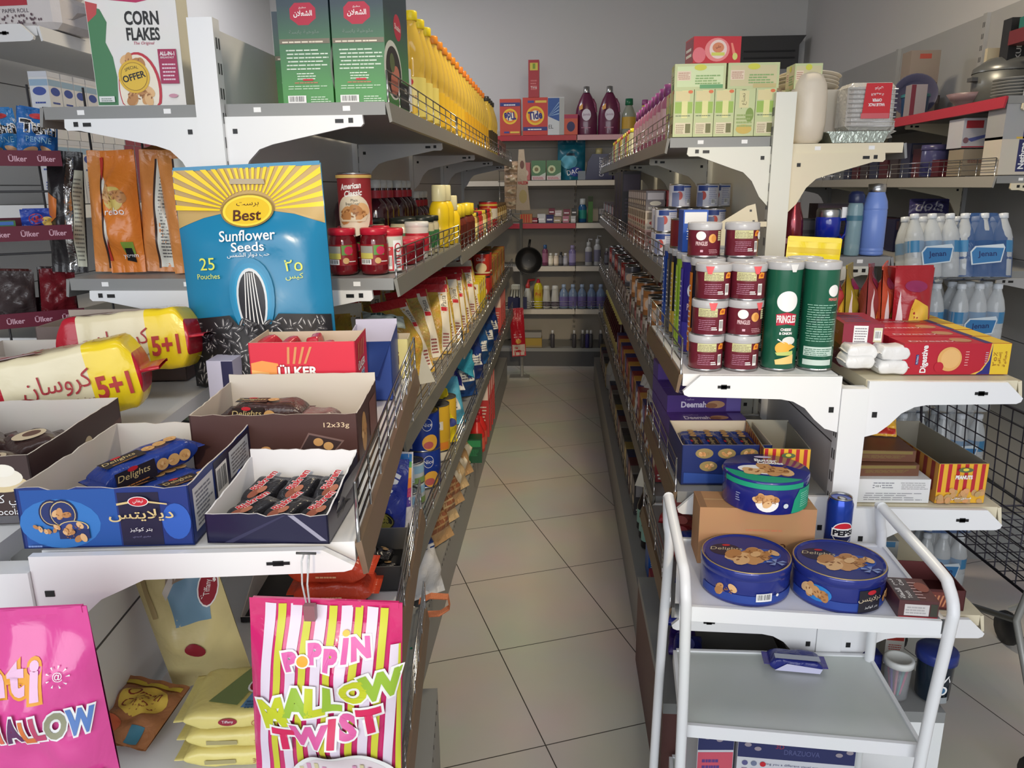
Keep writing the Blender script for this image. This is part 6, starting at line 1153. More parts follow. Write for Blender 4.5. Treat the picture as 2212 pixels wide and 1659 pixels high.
w, d, h = .068, .085, .035; q, f = carton(w, d, h, card(90, 50, 52)); P = f['t']; P.rect(.002, .002, .036, d-.002, ink(74, 66, 70)); P.txt('الشعلة', .010, .026, .009, IW, .036, rot=PI/2, bold=.02); P.txt('Touch', .023, .022, .008, IW, .026, rot=PI/2); P.txt('فحم', .010, .066, .010, IW, .024, rot=PI/2); P.txt('Coal', .023, .066, .008, IW, .022, rot=PI/2); P.lines(.034, .01, .05, .075, 6, ink(190, 160, 160), 3, .3); P.ell(.054, .05, .012, .018, ink(130, 70, 60)); P = f['f']; P.rect(.010, .006, .052, .028, ink(206, 202, 200)); P.lines(.012, .010, .05, .026, 3, ink(170, 166, 166)); P.rect(.054, .006, .066, .03, ink(60, 60, 50)); P.rect(.001, .001, .067, .004, IR)
tag(q.build('charcoal_box', None, (.648, 1.312, ZTY), R(-4)), 'dark charcoal box lying at the handle end of the upper trolley tray', 'box')
q, Fp, Tp = flowpack(.135, .03, .05, film(38, 46, 130), film(70, 60, 150), seed=5, fin=.012); Fp.poly([(-.045, .004), (.05, .004), (.055, .016), (-.02, .022)], ink(206, 206, 236)); Tp.rect(-.045, -.022, .05, -.004, ink(190, 196, 210)); tag(q.build('biscuit_pack', None, (.523, 1.525, .4615), R(-6)), 'small blue biscuit pack alone on the lower trolley tray', 'biscuits')
def smart(label, w, d, h, loc, rz, main):
    q, f = carton(w, d, h, card(206, 208, 216)); P = f['f']; P.rect(.0005, h-.055, w-.0005, h-.0005, ink(40, 46, 96))
    if main: P.txt('DRAZUOVA', w*.55, h-.036, .012, ink(84, 90, 140), .07); P.txt('3D', w*.36, h-.024, .010, ink(160, 50, 70)); P.txt('Bring you a different visual experience', w*.52, h-.068, .007, ink(80, 80, 120), w*.6); P.poly([(w*.4, h-.075), (w*.95, h-.075), (w*.95, h-.13), (w*.3, h-.13)], ink(206, 90, 110))
    for u in ((.02, .04, .2, .22) if main else (.02, .045)): P.ell(u, h-.02-.4*abs(.03-u % .04), .007, .005, ink(150, 140, 150))
    if main:
        for k in range(3): P.ell(.016+.018*k, h-.068, .006, .006, [ink(90, 90, 140), ink(110, 120, 150), IR][k]); P.lines(.01+.018*k, h-.082, .022+.018*k, h-.078, 1, ink(150, 120, 150))
        P.lines(.012, h-.125, .06, h-.09, 3, ink(200, 120, 140), 3)
    else: P.rect(.001, h-.12, w-.001, h-.06, ink(206, 80, 100)); P.lines(.01, h-.1, .05, h-.07, 2, ink(90, 60, 130))
    f['t'].rect(.002, .002, w-.002, d-.002, ink(46, 52, 104)); tag(q.build('electronics_box', None, loc, rz), label, 'box')
smart('navy topped white and pink electronics box on the bottom trolley tray', .232, .12, .235, (.492, 1.345+.075, .172), R(-4), True)
smart('narrow navy and pink electronics box beside the wider one on the bottom tray', .075, .12, .245, (.325, 1.36+.072, .172), R(3), False)

# ---------------------------------------------------------------- long shaded gondola, top shelf (z = 1.63)
ZG = 1.63
TEA = card(196, 206, 150)
def tea(label, w, d, h, loc, rz, var, group='green tea boxes'):
    q, f = carton(w, d, h, TEA)
    for F_, ww in (('f', w), ('r', d), ('l', d)):
        P = f[F_]
        if h > w:
            if var == 1: P.txt('HERBAL', ww*.42, h*.78, .012, ink(90, 80, 40), .05, rot=PI/2*3); P.rect(ww*.2, h*.6, ww*.68, h*.96, ink(214, 206, 150)); P.txt('نعناع', ww*.44, h*.78, .014, ink(90, 80, 40), .03, rot=PI/2); P.ell(ww*.5, h*.15, ww*.4, h*.1, ink(206, 176, 80)); P.ell(ww*.75, h*.45, ww*.2, h*.15, ink(120, 150, 60)); P.lines(ww*.1, h*.2, ww*.9, h*.5, 4, ink(150, 170, 100), 2)
            else: P.rect(ww*.06, h*.5, ww*.94, h*.74, ink(150, 186, 76)); P.rect(ww*.4, h*.4, ww*.7, h*.98, ink(226, 222, 150)); P.rect(ww*.08, h*.76, ww*.8, h*.97, ink(220, 206, 150)); P.ell(ww*.82, h*.95, ww*.12, h*.035, ink(226, 110, 60)); P.lines(ww*.1, h*.44, ww*.9, h*.47, 1, ink(80, 100, 70)); P.rect(ww*.1, h*.06, ww*.9, h*.3, ink(222, 210, 176)); P.rect(ww*.62, h*.08, ww*.88, h*.28, ink(110, 110, 60)); P.lines(ww*.14, h*.08, ww*.56, h*.28, 5, ink(150, 130, 100), 3, .4)
        else:
            P.rect(ww*.05, h*.1, ww*.95, h*.9, ink(206, 222, 170) if var == 0 else ink(206, 196, 150)); P.rect(ww*.05, h*.35, ww*.32, h*.72, ink(226, 206, 180)); P.lines(ww*.07, h*.4, ww*.3, h*.7, 4, ink(180, 120, 100), 2, .4); P.ell(ww*.5, h*.85, ww*.12, h*.12, ink(206, 206, 60)); P.lines(ww*.4, h*.2, ww*.9, h*.6, 4, ink(130, 170, 100), 4, .5); P.rect(ww*.5, h*.03, ww*.95, h*.18, ink(90, 160, 100) if var == 0 else ink(196, 180, 120))
    return tag(q.build('tea_box', None, loc, rz), label, 'box', group)
for k in range(5): tea(f'upright pale green tea box, {ORD[k]} from the wire fence in the lower layer', .054, .075, .124, (.335+.0555*k, 2.255+.04, ZG), 0, 1 if k == 3 else 0)
tea('pale green tea box lying across the upright ones above the fence corner', .138, .075, .066, (.377, 2.295, ZG+.125), R(-1), 0); tea('beige tea box lying across the upright ones next to the post', .138, .075, .066, (.519, 2.295, ZG+.125), R(1), 2)
tea('clear-wrapped beige tea box beside the plate stack behind the post', .075, .075, .066, (.632, 2.33, ZG+.125), R(2), 2); tea('upright tea box behind the post under the clear-wrapped one', .07, .075, .124, (.632, 2.36, ZG), 0, 0)
for k in range(5): tea(f'upright tea box of the inner line, {ORD[k]} from the wire fence', .054, .075, .124, (.335+.0555*k, 2.38, ZG), 0, 0)
w, d, h = .13, .085, .068; q, f = carton(w, d, h, card(206, 40, 52)); P = f['f']; P.ell(w*.5, h*.5, .034, .030, ink(232, 130, 130), 24); P.ell(w*.52, h*.52, .024, .024, ink(232, 206, 196), 24); P.ell(w*.52, h*.58, .016, .013, ink(214, 130, 90)); P.rect(w*.38, h*.28, w*.66, h*.4, ink(206, 206, 90)); P.poly([(w*.78, h*.75), (w*.82, h*.75), (w*.9, h*.3), (w*.84, h*.25)], ink(236, 130, 110)); P.ell(w*.88, h*.25, .007, .009, ink(206, 206, 110)); P.ell(w*.12, h*.3, .018, .02, ink(226, 110, 120)); P.txt('جلي', w*.52, h*.6, .010, ink(120, 50, 40)); f['l'].rect(.004, .004, d-.004, h-.004, ink(150, 60, 80)); f['l'].lines(.01, .02, .07, .05, 2, IW)
tag(q.build('jelly_box', None, (.415, 2.30, ZG+.192), R(6)), 'red jelly dessert box topmost over the green tea boxes', 'box')
sp = bottle_thing('spray_bottle', 'x', 'bottle', [(.022, 0), (.024, .003), (.024, .13), (.012, .15)], plast(170, 100, 130), [(.014, .148), (.016, .15), (.016, .185), (.0005, .188)], plast(130, 60, 120), (0, 0, 0), lab=(.03, .11, .024), labm=ink(206, 170, 180), seg=14)
place_row(sp, [(.345, 2.66+.12*k, ZG) for k in range(9)], 'slim pinkish bottle behind the fence past the tea boxes, # in line', 'slim pinkish bottles')
boxes_row('incense_box', 'tall narrow box behind the slim pinkish bottles, #', 'box', 'tall narrow boxes past the tea boxes', .045, .045, .18, [(190, 150, 160), (150, 70, 90), (206, 190, 190), (120, 60, 80), (210, 150, 70)], [(.41+.05*(k % 2), 2.52+.09*(k//2), ZG) for k in range(20)])
mixrow([(.345, 3.8+.11*k, ZG) for k in range(12)], [(190, 190, 150), (206, 180, 60), (150, 60, 60), (110, 130, 100)], 'small tub at the far end of the tea shelf, #', 'small tubs past the tall narrow boxes', h=.13, lids=[(236, 226, 40), (206, 60, 60), (226, 150, 60)], nm='tub', cat='tub')
# outer side, top shelf
ZGo = 1.61
t = thing('cup_bag', 'tall rounded bag of cream paper cups beside the white post', 'bag', (.682, 2.30, ZGo), R(0)); q = MB(); CU = mat((218, 206, 186), .35, bump=.25, bscale=14)
q.lathe([(.034, 0), (.045, .012), (.050, .05), (.050, .12), (.046, .155), (.034, .180), (.018, .188)], CU, 26); q.build('bag_body', t); q = MB(); q.add([(-.03, 0, .178), (.035, 0, .178), (.02, .004, .205), (0, .002, .212), (-.012, 0, .196)], [(0, 1, 2, 3, 4), (4, 3, 2, 1, 0)], mat((214, 206, 196), .2, trans=.3)); q.build('top_fold', t)
PLT = mat((214, 204, 186), .5)
for k in range(4):
    q = MB(); q.lathe([(.05, 0), (.06, .002), (.088, .012), (.090, .013), (.088, .0145), (.058, .0045), (.0005, .0035)], PLT, 32, cap=False); tag(q.build('plate', None, (.70+.01*k, 2.47, ZGo+.155+.010*k), rot=(R(-4), R(3), 0)), f'cream foam plate behind the cup bag, {ORD[k]} from below', 'plate', 'foam plates')
q, f = carton(.17, .17, .153, mat((206, 196, 180), .5, noise=.1)); tag(q.build('food_box', None, (.715, 2.48, ZGo), 0), 'plain pale carton under the foam plates', 'box')
CLR = mat((222, 220, 216), .12, trans=.45, bump=.8, bscale=45)
t = thing('plate_pack', 'clear wrapped pack of foil containers with red value label', 'pack', (.85, 2.335, ZGo+.034), R(2)); q = MB(); q.box(-.065, -.05, 0, .065, .05, .125, CLR, bev=.012)
for k in range(9): q.tube([(-.066, -.051, .01+.012*k), (.066, -.051, .01+.012*k)], .0016, mat((206, 206, 206), .3, metal=.6), 5)
q.build('wrap', t); q = MB(); P = Pr(q, lambda u, v, o: (u, -.0535-o, v)); P.poly([(-.028, .03), (.048, .03), (.048, .122), (-.022, .122)], ink(206, 34, 44)); P.txt('VALUE PACK', .010, .066, .008, IW, .045, rot=PI, bold=.03); P.txt('OFFER', .010, .078, .008, IW, .026, rot=PI, bold=.03); P.txt('عرض', .012, .108, .010, IW, .022, rot=PI); P.txt('القيمة', .010, .093, .008, IW, .034, rot=PI); P.rect(-.03, .03, .046, .044, ink(206, 90, 96)); q.build('label', t)
t = thing('foil_tray', 'shallow foil container in crinkled film under the red-labelled pack', 'container', (.845, 2.335, ZGo), R(1)); q = MB(); FO = mat((176, 184, 172), .22, metal=.8, bump=.3)
q.prism([(-.07, 0), (.07, 0), (.082, .026), (.088, .027), (.088, .03), (-.088, .03), (-.088, .027), (-.082, .026)], -.06, .06, FO); q.build('tray', t)
q = MB(); r_ = random.Random(2)
for k in range(9): a = Vector((.08+r_.uniform(0, .012), r_.uniform(-.06, .02), r_.uniform(.0, .03))); q.add([a, a+Vector((r_.uniform(.01, .03), r_.uniform(-.01, .01), r_.uniform(.0, .03))), a+Vector((r_.uniform(.0, .02), .02, r_.uniform(.02, .04)))], [(0, 1, 2), (2, 1, 0)], CLR)
q.build('film', t)
# outer side, bottle shelf (z = 1.30)
ZH = 1.30
t = bottle_thing('steel_bottle', 'slim dark red metal bottle with silver cap beside the post', 'bottle', [(.025, 0), (.029, .004), (.029, .085), (.027, .105), (.018, .14), (.0165, .152)], mat((116, 30, 44), .22, metal=.6, coat=.4), [(.0175, .15), (.018, .152), (.018, .174), (.0005, .176)], STEEL, (.665, 2.29, ZH), lab=(.035, .05, .029), labm=ink(170, 120, 130), seg=26)
t = thing('travel_mug', 'blue and steel travel mug with loop handle and white tag', 'mug', (.767, 2.30, ZH), 0)
q = MB(); q.lathe([(.024, 0), (.026, .002), (.029, .052)], STEEL, 28); q.build('base', t); q = MB(); q.lathe([(.029, .052), (.034, .054), (.035, .104), (.033, .108)], mat((20, 40, 160), .2, coat=.5), 28); q.build('sleeve', t)
q = MB(); q.lathe([(.033, .108), (.0335, .113), (.0335, .126), (.030, .132), (.0005, .132)], STEEL, 28, cap=False); q.build('lid', t); q = MB(); q.tube([(.033, 0, .10), (.05, 0, .102), (.055, 0, .09), (.052, 0, .06), (.042, 0, .045), (.033, 0, .055)], .005, mat((20, 40, 160), .2), 10); q.build('handle', t); q = MB(); q.box(.036, -.002, .105, .05, 0, .135, IW); q.build('tag', t)
t = bottle_thing('water_bottle', 'tall clear bottle with dark blue cap beside the blue bottle', 'bottle', [(.019, 0), (.021, .004), (.021, .135), (.018, .148)], mat((150, 186, 196), .08, alpha=.55), [(.021, .147), (.022, .15), (.022, .168), (.016, .178), (.0005, .18)], plast(30, 40, 80), (.835, 2.285, ZH), lab=(.098, .112, .0215), labm=ink(60, 110, 130), seg=22)
t = bottle_thing('water_bottle', 'tall periwinkle blue bottle with silver cap at the shelf end', 'bottle', [(.030, 0), (.033, .003), (.033, .008), (.0318, .010), (.033, .012), (.033, .018), (.0318, .02), (.033, .022), (.033, .125), (.0318, .127), (.033, .129), (.033, .133), (.031, .15), (.023, .172), (.0215, .178)], mat((110, 140, 214), .3), [(.0225, .176), (.0235, .178), (.0235, .198), (.0005, .2)], STEEL, (.893, 2.295, ZH), seg=28)
boxpr('black box with glossy net print behind the red metal bottle', .10, .06, .10, (40, 40, 46), (.725, 2.39, ZH), R(2), (70, 70, 76)); boxpr('dark green small box behind the clear bottle', .06, .05, .06, (40, 70, 66), (.82, 2.37, ZH), R(2), (120, 40, 60))
boxpr('dark carton deeper behind the periwinkle bottle', .10, .08, .14, (50, 40, 50), (.85, 2.55, ZH), R(2), (70, 50, 60)); boxpr('dull red box deeper behind the travel mug', .04, .08, .19, (110, 40, 50), (.74, 2.62, ZH), R(0), (130, 60, 70))

# ---------------------------------------------------------------- long shaded gondola, milk tin shelf (z = 1.27)
ZN = 1.27
def nido(P): P.rect(-.035, .055, .0, .072, ink(44, 70, 150)); P.ell(-.014, .040, .010, .014, ink(206, 80, 70)); P.rect(-.04, .004, -.015, .05, ink(120, 130, 170)); P.lines(.004, .012, .034, .066, 9, ink(150, 156, 190), 4, .35); P.bars(.012, .012, .026, .03, 9); P.rect(.0, .066, .036, .071, ink(60, 90, 170))
nd = tin('x', .036, .078, (214, 214, 226), (0, 0, 0), nido, nm='milk_tin')
pts = [atz(x, y, z) for x, y, z in [(1430, 545, ZN), (1458, 545, ZN)]]
low = [(.35, 2.66), (.43, 2.66), (.51, 2.66), (.35, 2.745), (.43, 2.745), (.51, 2.745), (.36, 2.83), (.44, 2.83), (.52, 2.83), (.50, 2.42), (.545, 2.50)]
mid = [(.352, 2.66), (.432, 2.66), (.512, 2.66), (.36, 2.745), (.44, 2.745), (.36, 2.83), (.52, 2.745)]
top = [(.40, 2.70), (.49, 2.68), (.55, 2.78)]
i = 0
for lv, L_ in enumerate((low, mid, top)):
    for j, (x, y) in enumerate(L_):
        o = nd if i == 0 else dup(nd, (0, 0, 0)); o.location = (x, y, ZN+.0785*lv); o.rotation_euler = (0, 0, R([-6, 8, 2, 14, -10][i % 5])); o['group'] = 'blue and white milk tins'
        side = 'beside the post' if y < 2.55 else ('fence side' if x < .395 else 'middle' if x < .47 else 'inner side')
        o['label'] = f'small blue and white milk tin, {["bottom", "middle", "top"][lv]} layer, {side}, {ORD[0 if y < 2.46 else 1 if y < 2.55 else 0 if y < 2.69 else 1 if y < 2.77 else 2]} row'; i += 1
t = thing('shelf_bracket', 'loose cream metal bracket plate hanging crooked across the milk tins', 'bracket', (0, 0, 0)); P4 = [aty(1520, 500, 2.235), aty(1536, 492, 2.235), aty(1612, 445, 2.235), aty(1630, 440, 2.235), aty(1640, 510, 2.235), aty(1600, 540, 2.235), aty(1552, 548, 2.235), aty(1545, 580, 2.235), aty(1536, 580, 2.235), aty(1538, 516, 2.235)]
q = MB(); q.prism([(p.x, p.z) for p in P4], 2.225, 2.229, CREAM)
for x, y in ((1622, 455), (1628, 478)): p = aty(x, y, 2.224); q.box(p.x-.003, 2.2243, p.z-.003, p.x+.003, 2.2252, p.z+.003, DGREY)
q.build('plate', t)
p = aty(1645, 484, 2.23); q = MB(); q.box(p.x-.006, 2.222, p.z-.007, p.x+.012, 2.234, p.z+.007, CREAM); q.build('hook', t)
MIXC = [(190, 150, 140), (150, 40, 56), (206, 190, 170), (196, 120, 60), (120, 110, 110), (170, 60, 60)]
boxes_row('food_box', 'small stacked food pack past the milk tins, #', 'pack', 'stacked packs past the milk tins', .07, .08, .07, MIXC, [(.345+.075*(k % 2), 2.95+.085*(k//6), ZN+.071*((k//2) % 3)) for k in range(54)])
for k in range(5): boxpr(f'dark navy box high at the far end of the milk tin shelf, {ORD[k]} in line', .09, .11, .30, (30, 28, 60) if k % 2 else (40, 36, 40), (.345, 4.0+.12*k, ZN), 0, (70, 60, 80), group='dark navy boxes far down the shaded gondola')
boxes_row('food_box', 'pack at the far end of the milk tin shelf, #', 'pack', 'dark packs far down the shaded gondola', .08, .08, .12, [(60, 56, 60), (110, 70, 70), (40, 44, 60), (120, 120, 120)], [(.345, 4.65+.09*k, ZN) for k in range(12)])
# shelves below along the aisle
def cans_row(z, y0, n, cols, desc, group, r=.038, h=.10, dy=.082, x=.35, rows=2, lv=1, lids=STEEL):
    pr = {}; i = 0
    for k in range(n):
        for rr in range(rows):
            for l_ in range(lv if (k+rr) % 3 else max(1, lv-1)):
                c = (k*2+rr+l_) % len(cols)
                loc = (x+rr*.085, y0+dy*k, z+l_*(h+.001))
                if c not in pr:
                    t = thing('food_tin', 'x', 'tin', loc); q, P = can_body(r, h, mat(cols[c], .3), lid=lids, seg=16); cc = cols[c]; P.rect(-r*1.3, h*.25, r*1.3, h*.7, ink(*[min(255, max(0, v+(60 if sum(cc) < 400 else -70))) for v in cc])); P.ell(-r*.5, h*.48, r*.5, h*.18, ink(226, 200, 180)); q.build('body', t); pr[c] = t; o = t
                else: o = dup(pr[c], loc)
                o['label'] = cname(cols[c])+' '+desc.replace('#', ORD[min(k, 19)]).replace('@', ['fence side', 'inner side'][rr]).replace('%', ['bottom', 'middle', 'upper'][l_]); o['group'] = group; i += 1
cans_row(.92, 2.34, 16, [(206, 200, 196), (150, 40, 50), (190, 180, 170), (170, 110, 60), (120, 60, 60), (210, 206, 210)], 'food tin below the milk tins, # along, @, % layer', 'food tins below the milk tins', lv=2)
cans_row(.92, 3.7, 18, [(170, 160, 150), (140, 50, 50), (120, 110, 110), (90, 90, 100)], 'food tin farther below the milk tins, # along, @, % layer', 'food tins farther below the milk tins', lv=2)
boxes_row('food_box', 'pack past the purple biscuit boxes, # on the shelf', 'pack', 'packs on the second lowest shaded shelf', .07, .08, .16, [(140, 40, 44), (190, 186, 180), (50, 46, 110), (110, 60, 60), (206, 150, 60), (160, 150, 150)], [(.345+.08*(k % 2), 2.4+.09*(k//2), .563) for k in range(40)])
for k in range(3): softbag(f'white crinkled bag hanging over the second lowest fence, {ORD[k]} from the trolley', .10, .16, .04, (200, 200, 200), (.315, 2.55+.22*k, .60), (R(-10), R(6), R(-70)), None, seed=80+k, nm='flour_bag')
t = None
sb = bottle_thing('sauce_bottle', 'x', 'bottle', [(.028, 0), (.032, .004), (.032, .12), (.014, .17), (.012, .2)], mat((60, 26, 30), .2), [(.014, .198), (.015, .2), (.014, .225), (.0005, .226)], plast(206, 196, 110), (0, 0, 0), lab=(.03, .1, .032), labm=ink(190, 176, 110), seg=14)
place_row(sb, [(.325, 4.2+.095*k, .563) for k in range(14)], 'dark sauce bottle far along the second lowest shaded shelf, # in line', 'dark sauce bottles')
wb = bottle_thing('cleaner_bottle', 'x', 'bottle', [(.036, 0), (.04, .004), (.04, .14), (.02, .19), (.016, .21)], plast(170, 172, 170), [(.018, .208), (.019, .21), (.018, .24), (.0005, .242)], plast(30, 110, 90), (0, 0, 0), lab=(.03, .1, .04), labm=ink(150, 150, 156), seg=14)
place_row(wb, [(.305, 4.62+.3*k, .203) for k in range(2)], 'grey white bottle with green cap on the shaded base shelf, # of two', 'green-capped bottles on the shaded base shelf')
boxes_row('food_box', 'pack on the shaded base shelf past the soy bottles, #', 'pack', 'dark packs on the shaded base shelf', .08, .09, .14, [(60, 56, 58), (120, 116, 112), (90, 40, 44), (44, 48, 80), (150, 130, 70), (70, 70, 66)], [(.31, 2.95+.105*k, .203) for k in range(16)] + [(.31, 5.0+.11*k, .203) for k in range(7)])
t = thing('price_card', 'white folded price card sticking out from the lower aisle rail', 'card', atz(1380, 1030, .60)); q = MB(); q.add([(-.012, 0, -.03), (.02, -.002, -.035), (.008, .01, .03)], [(0, 1, 2), (2, 1, 0)], mat((226, 222, 206), .5)); q.build('card', t)
t = thing('price_card', 'cream folded price card stuck at the end of the brown rail by the pasta', 'card', atz(912, 800, 1.085)); q = MB(); q.add([(-.012, 0, -.035), (.028, .012, -.03), (.0, .006, .045)], [(0, 1, 2), (2, 1, 0)], mat((226, 222, 206), .5)); q.build('card', t)
# ---------------------------------------------------------------- wall shelving at the far end
YB = 6.50
def bx(x): return aty(x, 480, YB).x
def pxw(n): return n*6.35/1650
def backbox(label, x, w, h, z, c, pr=None, nm='detergent_box', cat='box', d=.12, group=None, rz=0):
    q, f = carton(pxw(w), d, pxw(h), card(*c)); W_, H_ = pxw(w), pxw(h)
    if pr: pr(f['f'], W_, H_)
    return tag(q.build(nm, None, (bx(x), YB, z), rz), label, 'box' if cat == 'box' else cat, group)
def tide(up):
    def f(P, w, h):
        P.ell(w*.5, h*.52, w*.36, w*.36, ink(240, 196, 40), 24); P.ell(w*.5, h*.52, w*.28, w*.28, ink(236, 130, 40), 24); P.ell(w*.5, h*.52, w*.2, w*.2, ink(240, 226, 200), 20); P.txt('Tide', w*.5, h*.53, h*.22, ink(30, 40, 130), w*.56, rot=.1 if up else PI+.1, bold=.04); v = .12 if up else .80
        P.rect(w*.02, h*v, w*.98, h*(v+.1), ink(50, 56, 130)); P.lines(w*.2, h*(v+.02), w*.8, h*(v+.08), 1, IW); P.rect(w*.5, h*(.86 if up else .06), w*.95, h*(.92 if up else .11), ink(226, 190, 70)); P.rect(w*.2, h*(.86 if up else .06), w*.45, h*(.92 if up else .11), ink(60, 70, 150))
    return f
backbox('orange red washing powder box set upside down at the end of the top far shelf', 1105, 43, 72, 1.902, (206, 66, 50), tide(False))
backbox('orange red washing powder box standing upright carrying the tall thin red box', 1157, 52, 74, 1.902, (206, 56, 46), tide(True))
backbox('tall thin red box stood on the upright washing powder box', 1154, 22, 72, 1.904+pxw(74), (176, 42, 54), lambda P, w, h: (P.rect(w*.15, h*.72, w*.88, h*.92, ink(206, 190, 70)), P.rect(w*.4, h*.76, w*.65, h*.9, ink(120, 150, 40)), P.lines(w*.2, h*.2, w*.8, h*.5, 4, ink(206, 110, 110), 2), P.txt('Tang', w*.5, h*.26, h*.06, IW, w*.6)))
backbox('blue and white washing powder box beside the upright orange red one', 1200, 34, 74, 1.902, (206, 210, 214), lambda P, w, h: (P.poly([(0.001, h*.5), (w*.7, h*.36), (w*.7, h*.98), (0.001, h*.98)], ink(40, 84, 160)), [P.poly([(0.002, h*.5), (w*.68, h*(.55+.1*k)), (w*.68, h*(.58+.1*k))], ink(150, 186, 220)) for k in range(4)], P.txt('EL', w*.2, h*.22, h*.1, ink(60, 60, 70)), P.rect(w*.7, .001, w*.99, h*.98, ink(170, 172, 170))))
backbox('small orange and violet powder box before the maroon softener bottles', 1231, 28, 40, 1.902, (206, 80, 50), lambda P, w, h: (P.ell(w*.5, h*.4, w*.3, h*.25, ink(40, 36, 90)), P.rect(.001, h*.8, w-.001, h*.98, ink(170, 40, 80))))
MRB = mat((96, 26, 64), .25, coat=.4)
for k, x in enumerate((1263, 1311)):
    t = thing('softener_bottle', ['maroon softener bottle nearer the powder boxes on the top far shelf', 'maroon softener bottle nearer the green-capped bottle on the top far shelf'][k], 'bottle', (bx(x), YB, 1.902)); w = pxw(46)/2
    q = MB(); q.lathe([(w*.97, 0), (w, .01), (w, .14), (w*.9, .2), (w*.62, .27), (w*.3, .32), (w*.27, .325)], MRB, 26, sy=.55)
    P = Pr(q, lambda u, v, o: (u, -w*.56-o, v)); P.ell(0, .15, .036, .045, ink(206, 200, 214), 22); P.txt('Jamila', 0, .15, .022, ink(120, 50, 110), .06, shear=.2); P.lines(-.04, .05, .04, .06, 1, ink(190, 120, 150)); P.poly([(-.06, .21), (-.03, .235), (-.03, .195), (-.055, .185)], ink(226, 160, 70)); q.build('body', t)
    q = MB(); q.lathe([(w*.29, .318), (w*.3, .322), (w*.27, .365), (.0005, .37)], STEEL, 18, cap=False); q.build('cap', t); q = MB(); q.tube([(w*.55, -.005, .27), (w*.78, -.012, .23), (w*.86, -.012, .17)], .012, mat((126, 60, 90), .3), 8); q.build('handle', t)
bottle_thing('oil_bottle', 'clear bottle with green cap at the shaded end of the top far shelf', 'bottle', [(.05, 0), (.055, .01), (.055, .15), (.03, .21), (.024, .22)], mat((170, 176, 160), .1, trans=.4), [(.028, .22), (.032, .225), (.03, .27), (.0005, .272)], plast(20, 100, 66), (bx(1352), YB, 1.902), lab=(.04, .13, .055), labm=ink(190, 150, 50), seg=18)
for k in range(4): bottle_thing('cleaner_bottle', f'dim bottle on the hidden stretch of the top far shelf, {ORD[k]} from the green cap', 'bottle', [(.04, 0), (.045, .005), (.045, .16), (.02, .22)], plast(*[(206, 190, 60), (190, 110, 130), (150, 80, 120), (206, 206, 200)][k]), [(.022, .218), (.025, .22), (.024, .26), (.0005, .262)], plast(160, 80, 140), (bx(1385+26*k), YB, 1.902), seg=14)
# second level
backbox('pink flower box at the near corner of the second far shelf', 1135, 22, 36, 1.552, (200, 110, 110), lambda P, w, h: P.ell(w*.5, h*.4, w*.34, w*.34, ink(214, 190, 170)))
for k, x in enumerate((1164, 1196)): backbox(f'green floral soap box, {ORD[k]} from the pink flower box', x, 30, 40, 1.552, (86, 130, 90), lambda P, w, h: (P.ell(w*.35, h*.55, w*.28, w*.28, ink(196, 206, 160), 10), P.ell(w*.35, h*.55, w*.14, w*.14, ink(130, 120, 80)), P.poly([(w*.5, h*.2), (w, h*.2), (w, h*.4)], ink(190, 206, 190)), P.rect(0.001, .001, w-.001, h*.22, ink(206, 190, 190)), P.lines(.01, h*.05, w-.01, h*.18, 2, ink(190, 90, 100))))
t = thing('detergent_bag', 'teal laundry bag standing in the middle of the second far shelf', 'bag', (bx(1233), YB, 1.552), R(4)); q, P, B = pouch(pxw(58), pxw(82), .08, film(20, 96, 120, .3, 10), seed=4, wr=.006); w, h = pxw(58), pxw(82); P.ell(-w*.1, h*.45, w*.3, h*.18, ink(90, 170, 196)); P.ell(w*.15, h*.2, w*.25, h*.12, ink(40, 60, 140)); P.txt('DAC', w*.05, h*.2, .04, IW, .1, rot=.2); P.rect(-w*.2, h*.6, w*.1, h*.66, ink(30, 50, 70)); q.build('bag_body', t)
t = thing('softener_bottle', 'broad navy softener bottle lettered along its height beside the teal laundry bag', 'bottle', (bx(1291), YB, 1.552)); q = MB(); NV = mat((30, 28, 70), .3, noise=.1); q.prism([(-.11, 0), (.11, 0), (.105, .16), (.085, .20), (-.055, .20), (-.09, .14)], -.05, .05, NV); P = Pr(q, lambda u, v, o: (u, -.05-o, v)); P.txt('COMFORT', .02, .10, .035, ink(206, 206, 214), .15, rot=PI/2); q.build('body', t); q = MB(); q.lathe([(.025, .198), (.028, .2), (.028, .245), (.0005, .247)], plast(180, 170, 120), 16); q.build('cap', t)
for k in range(3): backbox(f'dusky violet box farther along the second far shelf, {ORD[k]} from the navy bottle', 1335+30*k, 26, 34, 1.552, (60, 50, 90))
backbox('grey roll pack beside the teal laundry bag', 1255, 16, 18, 1.552, (120, 130, 140), d=.08)
# third level
backbox('orange striped box at the near corner of the third far shelf', 1137, 26, 18, 1.212, (190, 120, 60), lambda P, w, h: [P.rect(w*(.1+.2*k), .002, w*(.18+.2*k), h*.98, IR) for k in range(4)])
for k, (x, w, h, c, z) in enumerate([(1156, 22, 10, (150, 30, 50), 0), (1170, 24, 18, (206, 206, 206), 0), (1188, 22, 16, (40, 40, 100), 0), (1204, 22, 12, (170, 150, 120), 0), (1222, 18, 14, (190, 120, 140), 0), (1238, 14, 14, (190, 190, 190), 0), (1192, 18, 12, (120, 40, 60), 17), (1206, 20, 12, (206, 190, 190), 13), (1224, 20, 12, (130, 50, 70), 15), (1240, 16, 14, (60, 60, 60), 15)]):
    backbox(f'{["deep red", "white", "navy", "beige", "pink", "pale grey", "plum", "blush", "burgundy", "charcoal"][k]} toothpaste box in the little heap on the third far shelf', x, w*.72, h, 1.212+pxw(z)*1.03, c, lambda P, w, h: P.lines(w*.1, h*.3, w*.9, h*.7, 1, IW, 3), d=.10)
